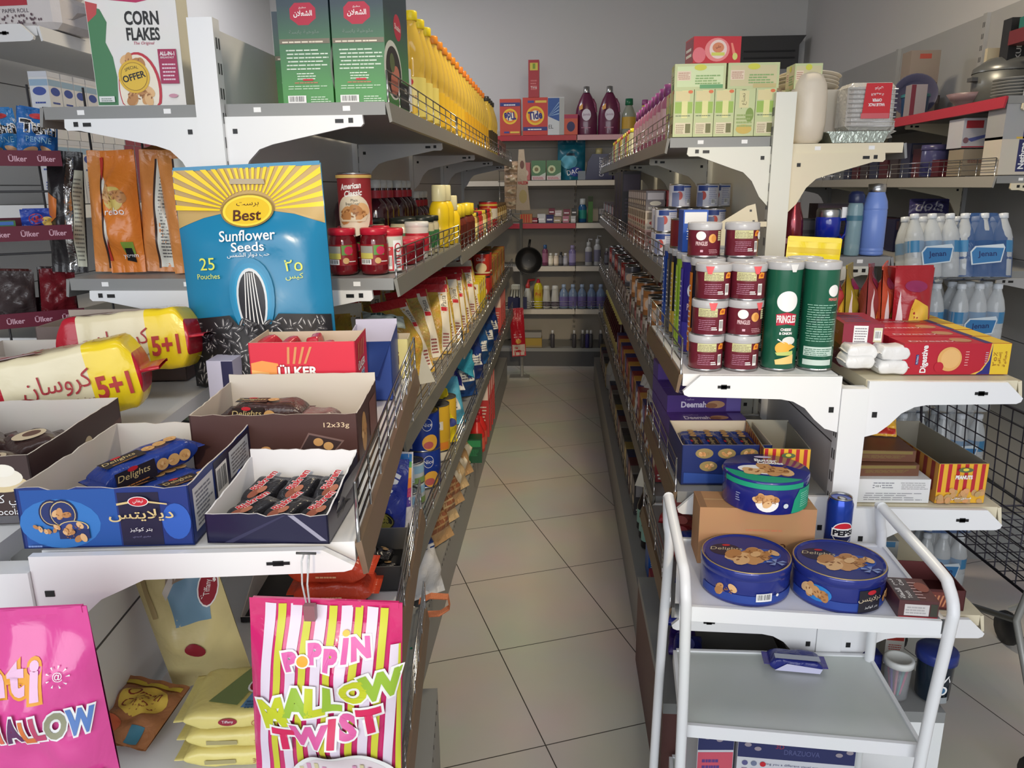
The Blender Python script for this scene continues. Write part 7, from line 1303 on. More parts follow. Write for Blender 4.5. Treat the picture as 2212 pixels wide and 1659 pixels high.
bottle_thing('mouthwash_bottle', 'teal blue mouthwash bottle with white cap on the third far shelf', 'bottle', [(.03, 0), (.034, .004), (.034, .12), (.02, .145)], mat((20, 80, 130), .15), [(.022, .143), (.024, .146), (.024, .19), (.0005, .192)], plast(190, 196, 200), (bx(1258), YB, 1.212), lab=(.03, .1, .034), labm=ink(30, 130, 120), seg=18)
backbox('tall green shampoo box beside the teal mouthwash bottle', 1275, 10, 54, 1.212, (60, 110, 36), lambda P, w, h: P.rect(.001, h*.8, w-.001, h-.002, ink(40, 50, 20)), d=.05)
boxes_row('toiletry_box', 'toiletry box on the third far shelf past the shampoo, #', 'box', 'dim toiletry boxes', .06, .06, .12, [(90, 84, 80), (120, 100, 90), (70, 60, 80)], [(bx(1300)+.075*k, YB, 1.212) for k in range(9)])
# fourth level
def smallb(label, x, h, r, c, cc, z=.862, hp=.2, lab=None, group=None):
    r *= .80; return bottle_thing('lotion_bottle', label, 'bottle', [(r*.94, 0), (r, .003), (r, h*.72), (r*.5, h*.82)], plast(*c), [(r*.55, h*.81), (r*.6, h*.82), (r*.58, h), (.0005, h)], plast(*cc), (bx(x), YB-.05, z), lab=(h*.15, h*.6, r) if lab else None, labm=ink(*lab) if lab else None, seg=16, group=group)
for k, (x, h, r, c, cc) in enumerate([(1165, .10, .028, (150, 40, 60), (190, 180, 190)), (1178, .17, .030, (120, 60, 90), (40, 80, 130)), (1190, .10, .026, (206, 200, 180), (214, 214, 206)), (1202, .10, .026, (206, 190, 170), (206, 206, 206)), (1212, .11, .024, (70, 70, 76), (40, 40, 44)), (1222, .10, .024, (150, 150, 160), (206, 206, 210)), (1237, .165, .036, (110, 100, 150), (130, 120, 160))]):
    smallb(f'{["maroon", "plum and blue", "cream", "pale beige", "dark grey", "grey", "lavender"][k]} lotion bottle on the fourth far shelf', x, h, r, c, cc, lab=[min(255, v+40) for v in c])
for k, (x, h) in enumerate(((1272, .19), (1291, .215))):
    t = smallb(['white pump bottle, shorter one on the fourth far shelf', 'white pump bottle with blue label, taller one on the fourth far shelf'][k], x, h, .036, (176, 176, 176), (170, 170, 170), lab=(120, 118, 140)); q = MB(); q.tube([(0, 0, h), (0, 0, h+.025), (.03, -.01, h+.022)], .005, plast(180, 180, 180), 8); q.build('pump', t)
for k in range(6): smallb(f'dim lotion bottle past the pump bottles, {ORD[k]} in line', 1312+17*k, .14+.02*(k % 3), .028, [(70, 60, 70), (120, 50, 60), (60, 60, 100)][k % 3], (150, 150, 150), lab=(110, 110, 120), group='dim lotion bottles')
# fifth level
bottle_thing('cleaner_bottle', 'yellow cleaner bottle with red cap on the fifth far shelf', 'bottle', [(.034, 0), (.037, .004), (.037, .18), (.026, .205), (.016, .215)], plast(206, 190, 30), [(.017, .213), (.018, .215), (.010, .245), (.0005, .247)], plast(190, 30, 60), (bx(1163), YB-.08, .502), lab=(.09, .16, .037), labm=ink(206, 170, 40), prints=lambda P: P.txt('Pril', 0, .12, .03, IR, .045), seg=18)
t = bottle_thing('spray_bottle', 'white trigger spray bottle with bent neck next to the yellow cleaner', 'bottle', [(.03, 0), (.034, .005), (.034, .12), (.018, .17)], plast(190, 192, 190), [(.016, .168), (.018, .17), (.018, .2), (.0005, .202)], plast(190, 50, 50), (bx(1140), YB-.08, .502), seg=16); q = MB(); q.tube([(0, 0, .19), (.01, 0, .235), (.06, 0, .24)], [.014, .014, .009], plast(190, 50, 50), 8); q.build('trigger', t)
for k, x in enumerate((1181, 1200)): bottle_thing('cleaner_bottle', f'white duck-necked cleaner bottle, {ORD[k]} past the yellow cleaner', 'bottle', [(.028, 0), (.031, .004), (.034, .08), (.028, .13), (.026, .16)], plast(190, 190, 186), [(.027, .158), (.028, .16), (.024, .19), (.0005, .192)], plast(200, 200, 196), (bx(x), YB-.08, .502), lab=(.02, .06, .033), labm=ink(90, 80, 90), seg=16)
lb = bottle_thing('bleach_bottle', 'x', 'bottle', [(.036, 0), (.039, .004), (.039, .10), (.036, .13), (.016, .165), (.013, .175)], mat((126, 150, 186), .2, trans=.2), [(.017, .173), (.018, .175), (.017, .20), (.0005, .202)], plast(150, 170, 200), (0, 0, 0), lab=(.02, .10, .039), labm=ink(110, 100, 160), seg=18)
place_row(lb, [(bx(x), YB-.08, .502) for x in (1219, 1239, 1259, 1280, 1300)] + [(bx(1321), YB-.08, .502), (bx(1342), YB-.08, .502)], 'pale blue bottle with violet label on the fifth far shelf, # past the white cleaners', 'pale blue bottles')
t = thing('glove_pack', 'white rubber gloves drooping at the near corner of the fifth far shelf', 'gloves', (bx(1118), YB-.10, .66)); q = MB(); GLV = mat((196, 196, 180), .5)
q.box(-.05, -.01, 0, .05, .01, .05, GLV, bev=.008)
for k in range(5): q.tube([(-.04+.02*k, -.005, .01), (-.045+.022*k, -.015, -.03), (-.05+.024*k, -.012, -.05-.01*(k % 2))], .008, GLV, 8)
q.build('gloves', t); q = MB(); q.box(-.08, -.02, -.155, .08, .04, -.06, mat((34, 38, 84), .4)); q.build('pack', t)
# lowest level
backbox('flat grey box stack topper on the lowest far shelf', 1148, 44, 12, .162+pxw(22)*1.0, (150, 146, 140)); backbox('yellow flat box on the lowest far shelf', 1152, 38, 21, .162, (170, 140, 50), lambda P, w, h: P.rect(.001, .001, w-.001, h*.2, ink(150, 130, 90)))
for k, x in enumerate((1195, 1243, 1262, 1272, 1280, 1302)): smallb(f'small dark spray can with white tip on the lowest far shelf, {ORD[k]} in line', x, .15, .022, (66, 64, 70) if k != 3 else (50, 44, 110), (196, 196, 196), z=.162)
# stand at the end of the aisle: post, wire basket, hung pan, hanging strips
t = thing('display_stand', 'grey pole stand with wire basket at the far end of the long gondola', 'stand', (-.31, 6.02, 0)); GP = mat((150, 150, 146), .4, metal=.3)
q = MB(); q.tube([(0, 0, 0), (0, 0, 1.26)], .013, GP, 10); q.build('pole', t); q = MB(); q.box(-.10, -.06, 0, .06, .06, .012, GP); q.build('foot', t)
q = MB()
for k in range(5): q.tube([(-.16+.04*k, -.05, 1.30), (-.16+.04*k, -.05, 1.62)], .003, CHROME, 5)
for k in range(5): q.tube([(-.17, -.05, 1.30+.08*k), (.01, -.05, 1.30+.08*k)], .003, CHROME, 5)
q.tube([(0, 0, 1.25), (-.08, -.05, 1.3)], .006, GP, 6); q.build('wire_basket', t)
q = MB(); q.tube([(0, 0, .95), (.12, -.04, 1.02)], .006, GP, 8); q.build('hook_arm', t)
for k in range(4): softbag(f'noodle pack clipped on the wire basket, {ORD[k]} from the top', .11, .085, .03, (190, 160, 130), (-.375, 5.94, 1.60-.088*k), (R(-4), 0, 0), lambda P, w, h: (P.ell(0, h*.5, w*.3, h*.2, ink(206, 190, 160)),), nm='noodle_pack', seed=90+k)
t = thing('hanging_strip', 'long pale packet strip with red lettering hanging past the wire basket', 'strip', (-.285, 5.93, 1.33)); q = MB(); q.prism([(-.06, 0), (.05, 0), (.005, .44), (-.035, .44)], -.012, .0, mat((196, 176, 150), .35, bump=.3)); P = Pr(q, lambda u, v, o: (u, -.012-o, v)); P.txt('HALEEM', -.004, .20, .026, IR, .075, bold=.03); P.ell(-.01, .33, .016, .03, ink(120, 80, 70)); P.ell(-.004, .1, .03, .05, ink(190, 170, 110)); q.build('packet', t)
t = thing('frying_pan', 'black round pan hanging on the pole at the end of the aisle', 'pan', (-.245, 5.90, .955)); q = MB(); q.lathe([(.002, .0), (.05, .001), (.085, .008), (.098, .035), (.104, .036), (.10, .03), (.09, .012)], mat((30, 30, 32), .35), 32, Matrix.Rotation(R(90), 4, 'X'), cap=False); q.build('pan_body', t); q = MB(); q.tube([(0, -.03, .10), (.01, -.03, .16)], .009, BLACK, 8); q.build('handle', t)
softbag('red gift pouch hanging at the foot of the grey pole', .11, .38, .05, (190, 30, 46), (-.325, 5.90, .18), (R(-2), R(-3), R(5)), lambda P, w, h: (P.rect(-w*.45, h*.02, w*.45, h*.25, ink(206, 190, 180)), P.lines(-w*.3, h*.4, w*.3, h*.5, 2, ink(226, 170, 180)), P.ell(0, h*.32, w*.2, h*.05, ink(206, 150, 60))), nm='snack_pouch', seed=95)

# ---------------------------------------------------------------- wall shelving beside the water packs
def rwp(x, y, X): return atx(x, y, X)
def at_r(label, x0, x1, y0, y1, X, z, d, c, pr=None, nm='household_box', cat='box'):
    """box on the side wall shelf, seen between pixels x0..x1 with its top at y1 row"""
    a = atx(x0, (y0+y1)/2, X); b = atx(x1, (y0+y1)/2, X); Y = (a.y+b.y)/2
    sc = Y/1650*1.0; w = (x1-x0)*sc*.96; h = (y0-y1)*sc*.97
    q, f = carton(w, d, h, card(*c))
    if pr: pr(f['f'], w, h)
    xx = (aty(x0, y0, Y).x+aty(x1, y0, Y).x)/2
    return tag(q.build(nm, None, (xx, Y+d/2, z), 0), label, cat)
at_r('tall black knife box with vertical white lettering on the upper wall shelf', 2166, 2212, 205, 45, 1.74, 1.802, .06, (34, 34, 36), lambda P, w, h: (P.txt('FUTTLI KUDAAR', w*.45, h*.55, w*.22, ink(150, 150, 150), h*.75, rot=PI/2, bold=.02),))
at_r('pale wooden board standing upright before the black knife box', 2122, 2150, 205, 95, 1.72, 1.802, .02, (190, 176, 150), nm='cutting_board', cat='board')
t = thing('cooking_pot', 'large grey cooking pot on the upper wall shelf', 'pot', (1.78, 3.38, 1.802)); q = MB(); q.lathe([(.10, 0), (.125, .01), (.13, .12), (.125, .122)], mat((110, 112, 110), .35, metal=.4), 30); q.build('body', t); q = MB(); q.lathe([(.132, .122), (.13, .14), (.08, .175), (.0005, .185)], mat((104, 106, 106), .3, metal=.4), 30, cap=False); q.build('lid', t)
q = MB(); q.box(-.15, -.02, .09, -.125, .02, .105, DGREY); q.build('handle', t)
for k in range(6):
    q = MB(); q.lathe([(.05, 0), (.06, .002), (.10, .010), (.102, .012), (.06, .0045), (.0005, .003)], mat((150, 150, 148), .3), 28, cap=False); tag(q.build('plate', None, (1.70, 3.12, 1.802+.011*k)), f'grey plate in the short stack on the upper wall shelf, {ORD[k]} from below', 'plate', 'grey plates')
at_r('beige appliance box with dark lettering beyond the cooking pot', 1962, 2020, 200, 68, 1.72, 1.802, .10, (140, 126, 116), lambda P, w, h: (P.rect(w*.3, h*.88, w*.7, h*.95, ink(170, 70, 56)), P.txt('LITY', w*.72, h*.42, w*.3, ink(50, 46, 46), w*.7, rot=.4), P.ell(w*.25, h*.4, w*.2, h*.2, ink(150, 96, 70))))
at_r('small white and red box under the beige appliance box edge', 1968, 2000, 212, 152, 1.62, 1.802, .06, (150, 140, 146), lambda P, w, h: P.rect(.001, .001, w*.3, h-.001, ink(110, 40, 56)))
t = thing('plastic_bowl', 'dim violet bowl wrapped in film at the far part of the upper wall shelf', 'bowl', (1.69, 4.02, 1.90), rot=(R(80), 0, R(-20))); q = MB(); q.lathe([(.045, 0), (.075, .01), (.097, .045), (.10, .045), (.075, .004), (.0005, .003)], mat((78, 76, 104), .35), 28, cap=False); q.build('bowl', t)
t = thing('storage_tub', 'blue green lidded tub below the violet bowl', 'tub', (1.66, 3.93, 1.802)); q = MB(); q.lathe([(.05, 0), (.055, .01), (.06, .09)], plast(30, 66, 110), 20); q.build('body', t); q = MB(); q.lathe([(.063, .088), (.064, .10), (.05, .105), (.0005, .106)], plast(40, 110, 120), 20, cap=False); q.build('lid', t)
t = thing('plastic_bowl', 'dull pink bowl at the front edge of the upper wall shelf', 'bowl', (1.66, 3.44, 1.802)); q = MB(); q.lathe([(.05, 0), (.075, .03), (.09, .05), (.092, .05), (.07, .02), (.0005, .004)], mat((130, 104, 108), .4), 28, cap=False); q.build('bowl', t)
softbag('crumpled white carrier bag at the near end of the upper wall shelf', .10, .14, .06, (190, 190, 188), (1.70, 2.99+.03, 1.802), (0, 0, R(10)), None, nm='carrier_bag', seed=97)
# boxes piled on the pot side, top row just under the frame
q, f = carton(.16, .22, .20, card(104, 98, 94)); tag(q.build('household_box', None, (1.885, 3.10, 1.802), 0), 'grey household carton against the side wall carrying the coloured boxes', 'box')
q, f = carton(.24, .26, .05, card(110, 30, 36)); f['f'].rect(.002, .002, .23, .02, ink(150, 50, 40)); tag(q.build('household_box', None, (1.82, 3.07, 2.004), R(3)), 'dark red flat box near the ceiling end of the wall shelf', 'box')
q, f = carton(.22, .24, .045, card(30, 110, 100)); tag(q.build('household_box', None, (1.82, 3.08, 2.055), R(-4)), 'teal flat box lying on the dark red flat box', 'box')
# shelf below
t = thing('cotton_jar', 'clear violet jar with dark label on the wall shelf below the bowls', 'jar', (1.64, 3.62, 1.527)); q = MB(); q.lathe([(.05, 0), (.054, .004), (.054, .11), (.05, .115)], mat((80, 80, 130), .2, trans=.3), 24); q.build('body', t); q = MB(); q.lathe([(.056, .113), (.057, .118), (.055, .135), (.0005, .136)], plast(70, 66, 110), 24, cap=False); q.build('lid', t); q = MB(); q.lathe([(.0546, .01), (.0546, .055)], ink(40, 40, 90), 24, cap=False); P = cyl(q, .0548); P.txt('Repair', -.01, .032, .018, ink(190, 190, 206), .06); q.build('label', t)
at_r('white box with red tab and blue line drawing on the wall shelf', 2066, 2162, 320, 262, 1.64, 1.527+.108, .12, (190, 188, 196), lambda P, w, h: (P.rect(w*.06, h*.66, w*.42, h*.92, ink(170, 40, 50)), P.rect(.001, .001, w-.001, h*.05, ink(170, 40, 60)), P.poly([(w*.1, h*.3), (w*.5, h*.45), (w*.9, h*.62), (w*.88, h*.5), (w*.5, h*.35), (w*.2, h*.2)], ink(80, 90, 160)), P.ell(w*.08, h*.25, w*.06, h*.1, ink(130, 90, 100))))
at_r('tan printed carton under the white box with the line drawing', 2066, 2162, 374, 321, 1.64, 1.527, .12, (150, 136, 116), lambda P, w, h: (P.rect(w*.5, h*.7, w*.98, h*.95, ink(170, 150, 100)), P.ell(w*.65, h*.22, w*.1, h*.16, ink(170, 110, 90)), P.lines(w*.1, h*.5, w*.45, h*.62, 2, ink(120, 60, 56))))
at_r('maroon box between violet jar and tan printed carton', 2030, 2062, 352, 318, 1.64, 1.527, .10, (96, 34, 44))
t = at_r('tall cream box with navy name stripe at the near end of the wall shelf', 2160, 2216, 372, 295, 1.60, 1.527, .12, (206, 196, 180), lambda P, w, h: (P.rect(w*.62, h*.08, w*.98, h*.92, ink(40, 44, 100)), P.txt('Nethraa', w*.8, h*.5, w*.22, IW, h*.7, rot=PI/2, bold=.03), P.rect(w*.5, h*.94, w*.99, h*.99, ink(206, 170, 60))))
t = at_r('plain grey box on top of the cream box with navy stripe', 2162, 2216, 294, 222, 1.60, 1.527+.124, .12, (164, 164, 166), lambda P, w, h: P.rect(w*.75, .001, w-.001, h-.001, ink(50, 50, 110)))
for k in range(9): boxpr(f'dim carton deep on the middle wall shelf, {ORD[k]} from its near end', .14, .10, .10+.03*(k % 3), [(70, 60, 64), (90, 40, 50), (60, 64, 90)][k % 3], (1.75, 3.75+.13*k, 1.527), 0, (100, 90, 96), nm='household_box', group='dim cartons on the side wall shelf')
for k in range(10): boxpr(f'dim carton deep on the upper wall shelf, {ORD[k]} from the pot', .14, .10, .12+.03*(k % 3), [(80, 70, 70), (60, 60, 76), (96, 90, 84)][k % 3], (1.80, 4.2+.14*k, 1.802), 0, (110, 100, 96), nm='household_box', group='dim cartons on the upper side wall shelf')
softbag('dark blue noodle bag slumped at the edge of the lower wall shelf', .16, .10, .07, (50, 46, 90), (1.60, 3.65, 1.182+.16), (R(-30), 0, R(-20)), lambda P, w, h: P.txt('dola', 0, h*.5, .05, ink(150, 150, 160), .11, shear=.3), nm='noodle_bag', seed=98)
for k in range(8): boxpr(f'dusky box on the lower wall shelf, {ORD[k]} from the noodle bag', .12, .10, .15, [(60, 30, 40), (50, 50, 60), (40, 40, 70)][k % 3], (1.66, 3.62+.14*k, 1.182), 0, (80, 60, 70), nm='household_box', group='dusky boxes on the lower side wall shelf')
# water packs
BOT = mat((226, 232, 236), .08, trans=.45, name='clear_bottle'); WFILM = mat((226, 230, 234), .12, alpha=.22, bump=.5, bscale=18); WBLUE = mat((50, 90, 150), .2, alpha=.7, bump=.5, bscale=18)
def water_pack(label, loc, rot, blue=False, lab=True):
    t = thing('water_pack', label, 'water pack', loc, rot=rot, group='bottled water packs'); r = .031
    for i in range(3):
        for j in range(2):
            q = MB(); q.lathe([(r*.8, 0), (r, .006), (r, .06), (r*.95, .065), (r, .07), (r, .135), (r*.8, .165), (.014, .195), (.0125, .205)], BOT, 14); q.lathe([(.0145, .203), (.015, .206), (.0145, .22), (.0005, .221)], plast(206, 212, 220), 12, cap=False); q.lathe([(r+.0006, .085), (r+.0006, .125)], mat((60, 130, 180), .3), 14, cap=False); q.build('bottle', t, (-2*r+2*r*i, -r+2*r*j, 0))
    w, d = 3*r+.002, 2*r+.002; q = MB()
    def sh(a, b):
        an = a*2*PI; e = .45; c, s_ = math.cos(an), math.sin(an); k = 1 if b < .62 else 1-(b-.62)*1.25
        return (math.copysign(abs(c)**e, c)*w*k, math.copysign(abs(s_)**e, s_)*d*k, b*.222)
    q.grid(sh, 40, 10, WBLUE if blue else WFILM); q.build('film', t)
    if lab:
        q = MB(); P = Pr(q, lambda u, v, o: (u, -d-.0012-o, v)); P.poly([(-.05, .04), (.045, .05), (.056, .10), (.05, .112), (-.04, .104), (-.055, .085)], ink(206, 220, 230)); P.poly([(-.045, .044), (.042, .054), (.052, .098), (-.036, .100), (-.05, .083)], ink(50, 120, 180)); P.txt('Jenan', 0, .076, .024, ink(24, 50, 110), .06, bold=.02, rot=.05); q.build('label', t)
    return t
YW = 2.78
def wp(label, x, y, z, yaw=0, tilt=0, blue=False, dy=0, lab=True):
    p = aty(x, y, YW); return water_pack(label, (p.x, YW+dy, z), (R(tilt), 0, R(yaw)), blue, lab)
zs = [0.0, .235, .47, .705, .94]
for k, z in enumerate(zs):
    wp(f'water pack in the stack nearer the snack pouches, {ORD[k]} from the floor', 1972, 650, z, 3, lab=True); wp(f'water pack in the stack nearer the side wall, {ORD[k]} from the floor', 2100, 660, z, 2, blue=(k == 1), lab=True)
    wp(f'water pack behind the stacks, {ORD[k]} from the floor', 2030, 650, z, 0, dy=.19, blue=True, lab=False)
wp('water pack tipped back on top of the stack nearer the snack pouches', 2002, 600, 1.175, 4, -12); wp('blue-filmed water pack tipped back on top of the stack nearer the side wall', 2110, 610, 1.175, -4, -12, True)
# dark wire shopping trolley behind
t = thing('shopping_trolley', 'dark wire shopping trolley parked past the outer shelves', 'shopping trolley', (1.34, 2.05, 0), R(6)); DW = mat((56, 54, 66), .4, metal=.4)
def wire_panel(nm, a, b, c, d, nu, nv):
    a, b, c, d = [Vector(p) for p in (a, b, c, d)]; q = MB()
    for k in range(nu+1): u = k/nu; q.tube([a.lerp(b, u), d.lerp(c, u)], .0018 if 0 < k < nu else .004, DW, 5)
    for k in range(nv+1): v = k/nv; q.tube([a.lerp(d, v), b.lerp(c, v)], .0018 if 0 < k < nv else .004, DW, 5)
    q.build(nm, t)
wire_panel('basket_panel', (-.20, -.32, .50), (.20, -.32, .50), (.23, -.36, .95), (-.23, -.36, .95), 12, 12)
wire_panel('basket_panel', (-.20, -.32, .50), (-.17, .30, .50), (-.19, .34, .95), (-.23, -.36, .95), 14, 12)
wire_panel('basket_panel', (.20, -.32, .50), (.17, .30, .50), (.19, .34, .95), (.23, -.36, .95), 14, 12)
wire_panel('basket_bottom', (-.20, -.32, .50), (.20, -.32, .50), (.17, .30, .50), (-.17, .30, .50), 10, 12)
for s in (-1, 1):
    q = MB(); q.tube([(s*.20, -.36, .98), (s*.21, -.30, .72), (s*.20, -.22, .42), (s*.19, -.36, .13)], .009, GP, 8); q.build('leg', t); q = MB(); q.tube([(s*.19, .30, .13), (s*.18, .1, .30), (s*.20, -.22, .42)], .009, GP, 8); q.build('leg', t)
    for y in (-.36, .30): q = MB(); q.lathe([(.005, -.012), (.055, -.010), (.058, 0), (.055, .010), (.005, .012)], BLACK, 16, Matrix.Translation((s*.19, y, .058)) @ Matrix.Rotation(R(90), 4, 'Y')); q.build('wheel', t)
q = MB(); q.tube([(-.23, -.38, .99), (.23, -.38, .99)], .014, plast(60, 60, 66), 10); q.build('handle', t)
# ---------------------------------------------------------------- far shelving beyond the cereal box
def tissue(label, loc, rz, c=(222, 216, 216), w=.26, h=.10, d=.18):
    t = thing('tissue_pack', label, 'pack', loc, rz); q = MB(); q.box(-w/2, -d/2, 0, w/2, d/2, h, film(*c, .3, 20), bev=.018); P = Pr(q, lambda u, v, o: (u, -d/2-.0008-o, v)); P.rect(-w*.45, h*.66, w*.15, h*.86, ink(190, 56, 70)); P.txt('TOILET PAPER ROLL', -w*.12, h*.52, .011, ink(90, 80, 90), w*.55); r_ = random.Random(3)
    for k in range(40): P.ell(r_.uniform(-w*.44, w*.3), r_.uniform(h*.14, h*.4), .003, .004, ink(110, 90, 100), 6)
    q.build('wrap', t); q = MB(); q.add([(w/2-.005, -.03, h*.3), (w/2+.03, -.04, h*.5), (w/2+.02, .03, h*.6)], [(0, 1, 2), (2, 1, 0)], film(*c)); q.build('film_tail', t)
p = aty(80, 90, 2.42); tissue('white toilet roll pack with red band lying lower on the far white shelf', (p.x-.01, 2.46, 1.967), R(-4)); tissue('white toilet roll pack with red band lying on top of the other', (p.x-.02, 2.46, 2.072), R(4), w=.25)
softbag('pale blue tissue bag beside the toilet roll packs', .12, .24, .08, (130, 160, 206), (p.x+.235, 2.50, 1.967), (R(-4), 0, R(-10)), None, nm='tissue_bag', seed=99)
def milk(k):
    q, f = carton(.058, .06, .19, card(222, 224, 228)); c = [(70, 90, 170), (190, 60, 80)][k]
    for F_, ww in (('f', .058), ('r', .06)): P = f[F_]; P.rect(.001, .15, ww-.001, .168, ink(150, 180, 206)); P.ell(ww*.5, .135, ww*.36, .012, ink(*c)); P.lines(ww*.2, .03, ww*.8, .07, 5, ink(*c), 2, .5); P.rect(.001, .175, ww-.001, .19, ink(206, 210, 220) if k == 0 else ink(150, 40, 60)); P.lines(ww*.2, .1, ww*.8, .11, 1, ink(*c))
    if k: f['f'].rect(.001, .001, .057, .19, ink(150, 70, 86)); f['r'].rect(.001, .001, .059, .19, ink(150, 70, 86)); f['f'].ell(.029, .11, .018, .03, ink(196, 150, 160))
    return q.build('milk_carton')
mp = [tag(milk(0), 'x', 'carton'), tag(milk(1), 'x', 'carton')]; first = [True, True]
ZM = 1.462
for lv in range(2):
    for j in range(11):
        k = 0 if j < 6 else 1; loc = (-1.545-.06*(0), 2.335+.063*j+.01*lv, ZM+.191*lv)
        o = mp[k] if first[k] else dup(mp[k], loc); first[k] = False; o.location = loc; o.rotation_euler = (0, 0, 0); o['group'] = 'milk cartons on the far shelf'
        o['label'] = f'{["white and blue", "dull pink"][k]} milk carton in the {["lower", "upper"][lv]} layer, {ORD[j]} along the far shelf'
# maroon biscuit rack turned to the entrance
A = aty(0, 330, 1.70); B = aty(132, 352, 1.77); ang = math.atan2(B.y-A.y, B.x-A.x); MRN = mat((104, 22, 46), .4, noise=.1)
t = thing('display_rack', 'maroon biscuit display rack with white lettered shelf strips', 'rack', (A.x, A.y, 0), ang); L = (B-A).length
for k, z in enumerate((aty(66, 341, 1.735).z-.010, aty(60, 502, 1.735).z-.010, 1.20)):
    q = MB(); q.box(-.30, .0, z, L, .17, z+.006, MRN); q.box(-.30, -.006, z-.008, L, .0, z+.026, MRN)
    q.box(-.30, .165, z, L, .17, z+.04, MRN); P = Pr(q, lambda u, v, o: (u, -.006-o, z+v))
    for u in range(5): P.txt('Ülker', L-.030-.056*u, .009, .015, ink(206, 160, 176), .036, bold=.02)
    q.build('shelf_tray', t)
for x in (-.30, L-.012): q = MB(); q.box(x, .17, 0, x+.012, .182, 1.70, DGREY); q.box(x, .0, 0, x+.012, .18, .03, DGREY); q.build('upright', t)
q = MB()
for k in range(6): q.tube([(-.3, .176, .9+.15*k), (L, .176, .9+.15*k)], .003, DGREY, 5); q.tube([(-.28+.12*k, .176, .4), (-.28+.12*k, .176, 1.75)], .003, DGREY, 5)
q.build('wire_back', t)
for k in range(5):
    p = Vector((A.x, A.y, 0)) + Matrix.Rotation(ang, 3, 'Z') @ Vector((L-.045-.062*k, .045+.04*(k % 2), aty(66, 341, 1.735).z-.003)); c = [(30, 96, 170), (40, 120, 190), (80, 50, 130)][k % 3]
    softbag(f'blue penne-shaped snack bag on the maroon rack, {ORD[k]} from its aisle end', .082, .115, .030, c, p, (R(-5), R([8, -5, 4, -8, 2][k]), ang+R(6)), lambda P, w, h: (P.txt('Turn', 0, h*.62, .030, IK, .07, bold=.05, out=IW, ow=.07), P.ell(w*.05, h*.85, w*.25, h*.06, ink(190, 40, 46)), P.txt('PENNE', 0, h*.38, .012, ink(150, 200, 226), .05), P.ell(-w*.2, h*.15, w*.2, h*.07, ink(206, 160, 120), 12, .4), P.ell(w*.2, h*.2, w*.18, h*.06, ink(206, 160, 120), 12, -.5)), nm='snack_bag', seed=110+k)
p = Vector((A.x, A.y, 0)) + Matrix.Rotation(ang, 3, 'Z') @ Vector((L-.06, .05, aty(60, 502, 1.735).z-.003)); softbag('small blue cookie bag on the second tier of the maroon rack', .075, .055, .02, (40, 70, 170), p, (R(-10), 0, ang), lambda P, w, h: (P.ell(-w*.1, h*.55, w*.2, h*.25, ink(190, 60, 70)), P.ell(w*.2, h*.45, w*.16, h*.2, ink(226, 190, 90))), nm='snack_bag', seed=120)
p = Vector((A.x, A.y, 0)) + Matrix.Rotation(ang, 3, 'Z') @ Vector((L-.15, .05, aty(60, 502, 1.735).z-.003)); boxpr('small green and blue box on the second tier of the maroon rack', .08, .05, .03, (70, 120, 60), p, ang, (60, 110, 190))
for k in range(8):
    p = Vector((A.x, A.y, 0)) + Matrix.Rotation(ang, 3, 'Z') @ Vector((L-.05-.085*(k % 4), .05+.07*(k//4), 1.207)); softbag(f'dim foil bag on the lowest tier of the maroon rack, {ORD[k]} from its aisle end', .075, .11, .04, [(110, 26, 34), (70, 60, 60), (96, 40, 36)][k % 3], p, (R(-10), R(5), ang+R(3*(k % 3))), None, nm='snack_bag', seed=121+k, group='dim foil bags on the maroon rack')
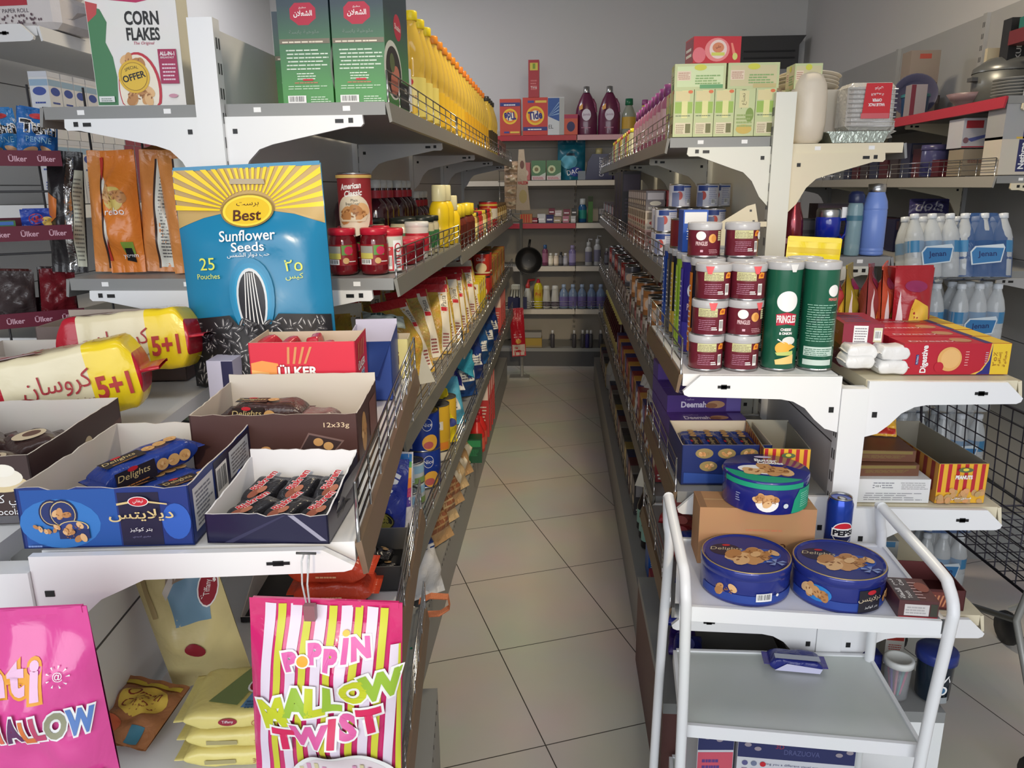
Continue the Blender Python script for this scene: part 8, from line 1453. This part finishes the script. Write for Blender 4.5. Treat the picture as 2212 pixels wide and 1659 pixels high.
# ---------------------------------------------------------------- let every item rest on its own shelf board, inside its fence
bpy.context.view_layer.update()
def _pts(o):
    out = []
    for c in [o] + list(o.children_recursive):
        if c.type == 'MESH':
            bb = c.matrix_world; out += [bb @ v.co for v in c.data.vertices]
    return out
TOPS = [o for o in SC.objects if o.parent is None and o.get('category') and o['category'] not in ('shelving unit', 'trolley', 'stand', 'strap', 'cord', 'clip', 'strip', 'pan', 'card', 'bracket', 'rack', 'shopping trolley', 'air conditioner', 'gloves') and o['label'][:10] != 'dim violet']
def settle(O, ang, side, x_in, x_out, y1, levels, y0=.008):
    """levels: list of (y from, y to, [shelf tops]); x runs out from the posts towards the aisle"""
    T = Matrix.Translation((O[0], O[1], 0)) @ Matrix.Rotation(ang, 4, 'Z'); Ti = T.inverted()
    for o in TOPS:
        l = Ti @ o.location; x = l.x*side
        if not (max(x_in, .0)-.03 < x < x_out+.10 and -.06 < l.y < y1+.05): continue
        P = [Ti @ p for p in _pts(o)]
        if not P: continue
        xs = [p.x*side for p in P]; ys = [p.y for p in P]; zm = min(p.z for p in P); dx = dy = dz = 0
        if max(xs)-min(xs) < x_out-x_in:
            if max(xs) > x_out: dx = x_out-max(xs)
            elif min(xs) < x_in: dx = x_in-min(xs)
        if abs(dx) > .09: dx = 0
        if -.08 < min(ys) < y0: dy = y0-min(ys)
        elif y1-y0 > 0 and 0 < max(ys)-y1 < .06: dy = y1-max(ys)
        for a, b, zs in levels:
            if a <= l.y < b:
                for z in zs:
                    if z-.07 < zm < z+.0004: dz = z+.0008-zm
        if dx or dy or dz: o.location = T @ Vector((l.x+dx*side, l.y+dy, l.z+dz))
settle((LT[0], LT[1]), 0, 1, .012, .378, 4.17, [(-1, 1.12, [1.68, 1.305, .93, .585, .2]), (1.12, 9, [1.68, 1.268, .91, .58, .2])])
settle((LT[0], LT[1]), 0, -1, .030, .376, 1.1, [(-1, 9, [1.68, 1.305, .93])])
settle((LS[0], LS[1]), LSA, 1, -.4, .384, .89, [(-1, 9, [1.105, .765, .50, .26])], y0=-.02)
settle((LS[0], LS[1]), LSA, -1, -.4, .39, .885, [(-1, 9, [1.105])], y0=-.05)
settle((RT[0], RT[1]), 0, -1, .012, .303, 3.65, [(-1, 9, [1.63, 1.27, .92, .56, .2])])
settle((RT[0], RT[1]), 0, 1, .030, .333, .94, [(-1, 9, [1.61, 1.30])])
settle((RS[0], RS[1]), 0, -1, -.3, .353, .605, [(-1, 9, [1.11, .84, .55, .30])], y0=.002)
settle((RS[0], RS[1]), 0, 1, -.3, .341, .605, [(-1, 9, [1.10, .815, .55, .30])], y0=.002)
settle(BU, R(90), -1, .012, .412, 3.0, [(-1, 9, [1.90, 1.55, 1.21, .86, .50, .16])])
settle((RW[0], RW[1]), 0, -1, .012, .372, 2.8, [(-1, 9, [1.80, 1.525, 1.18])])
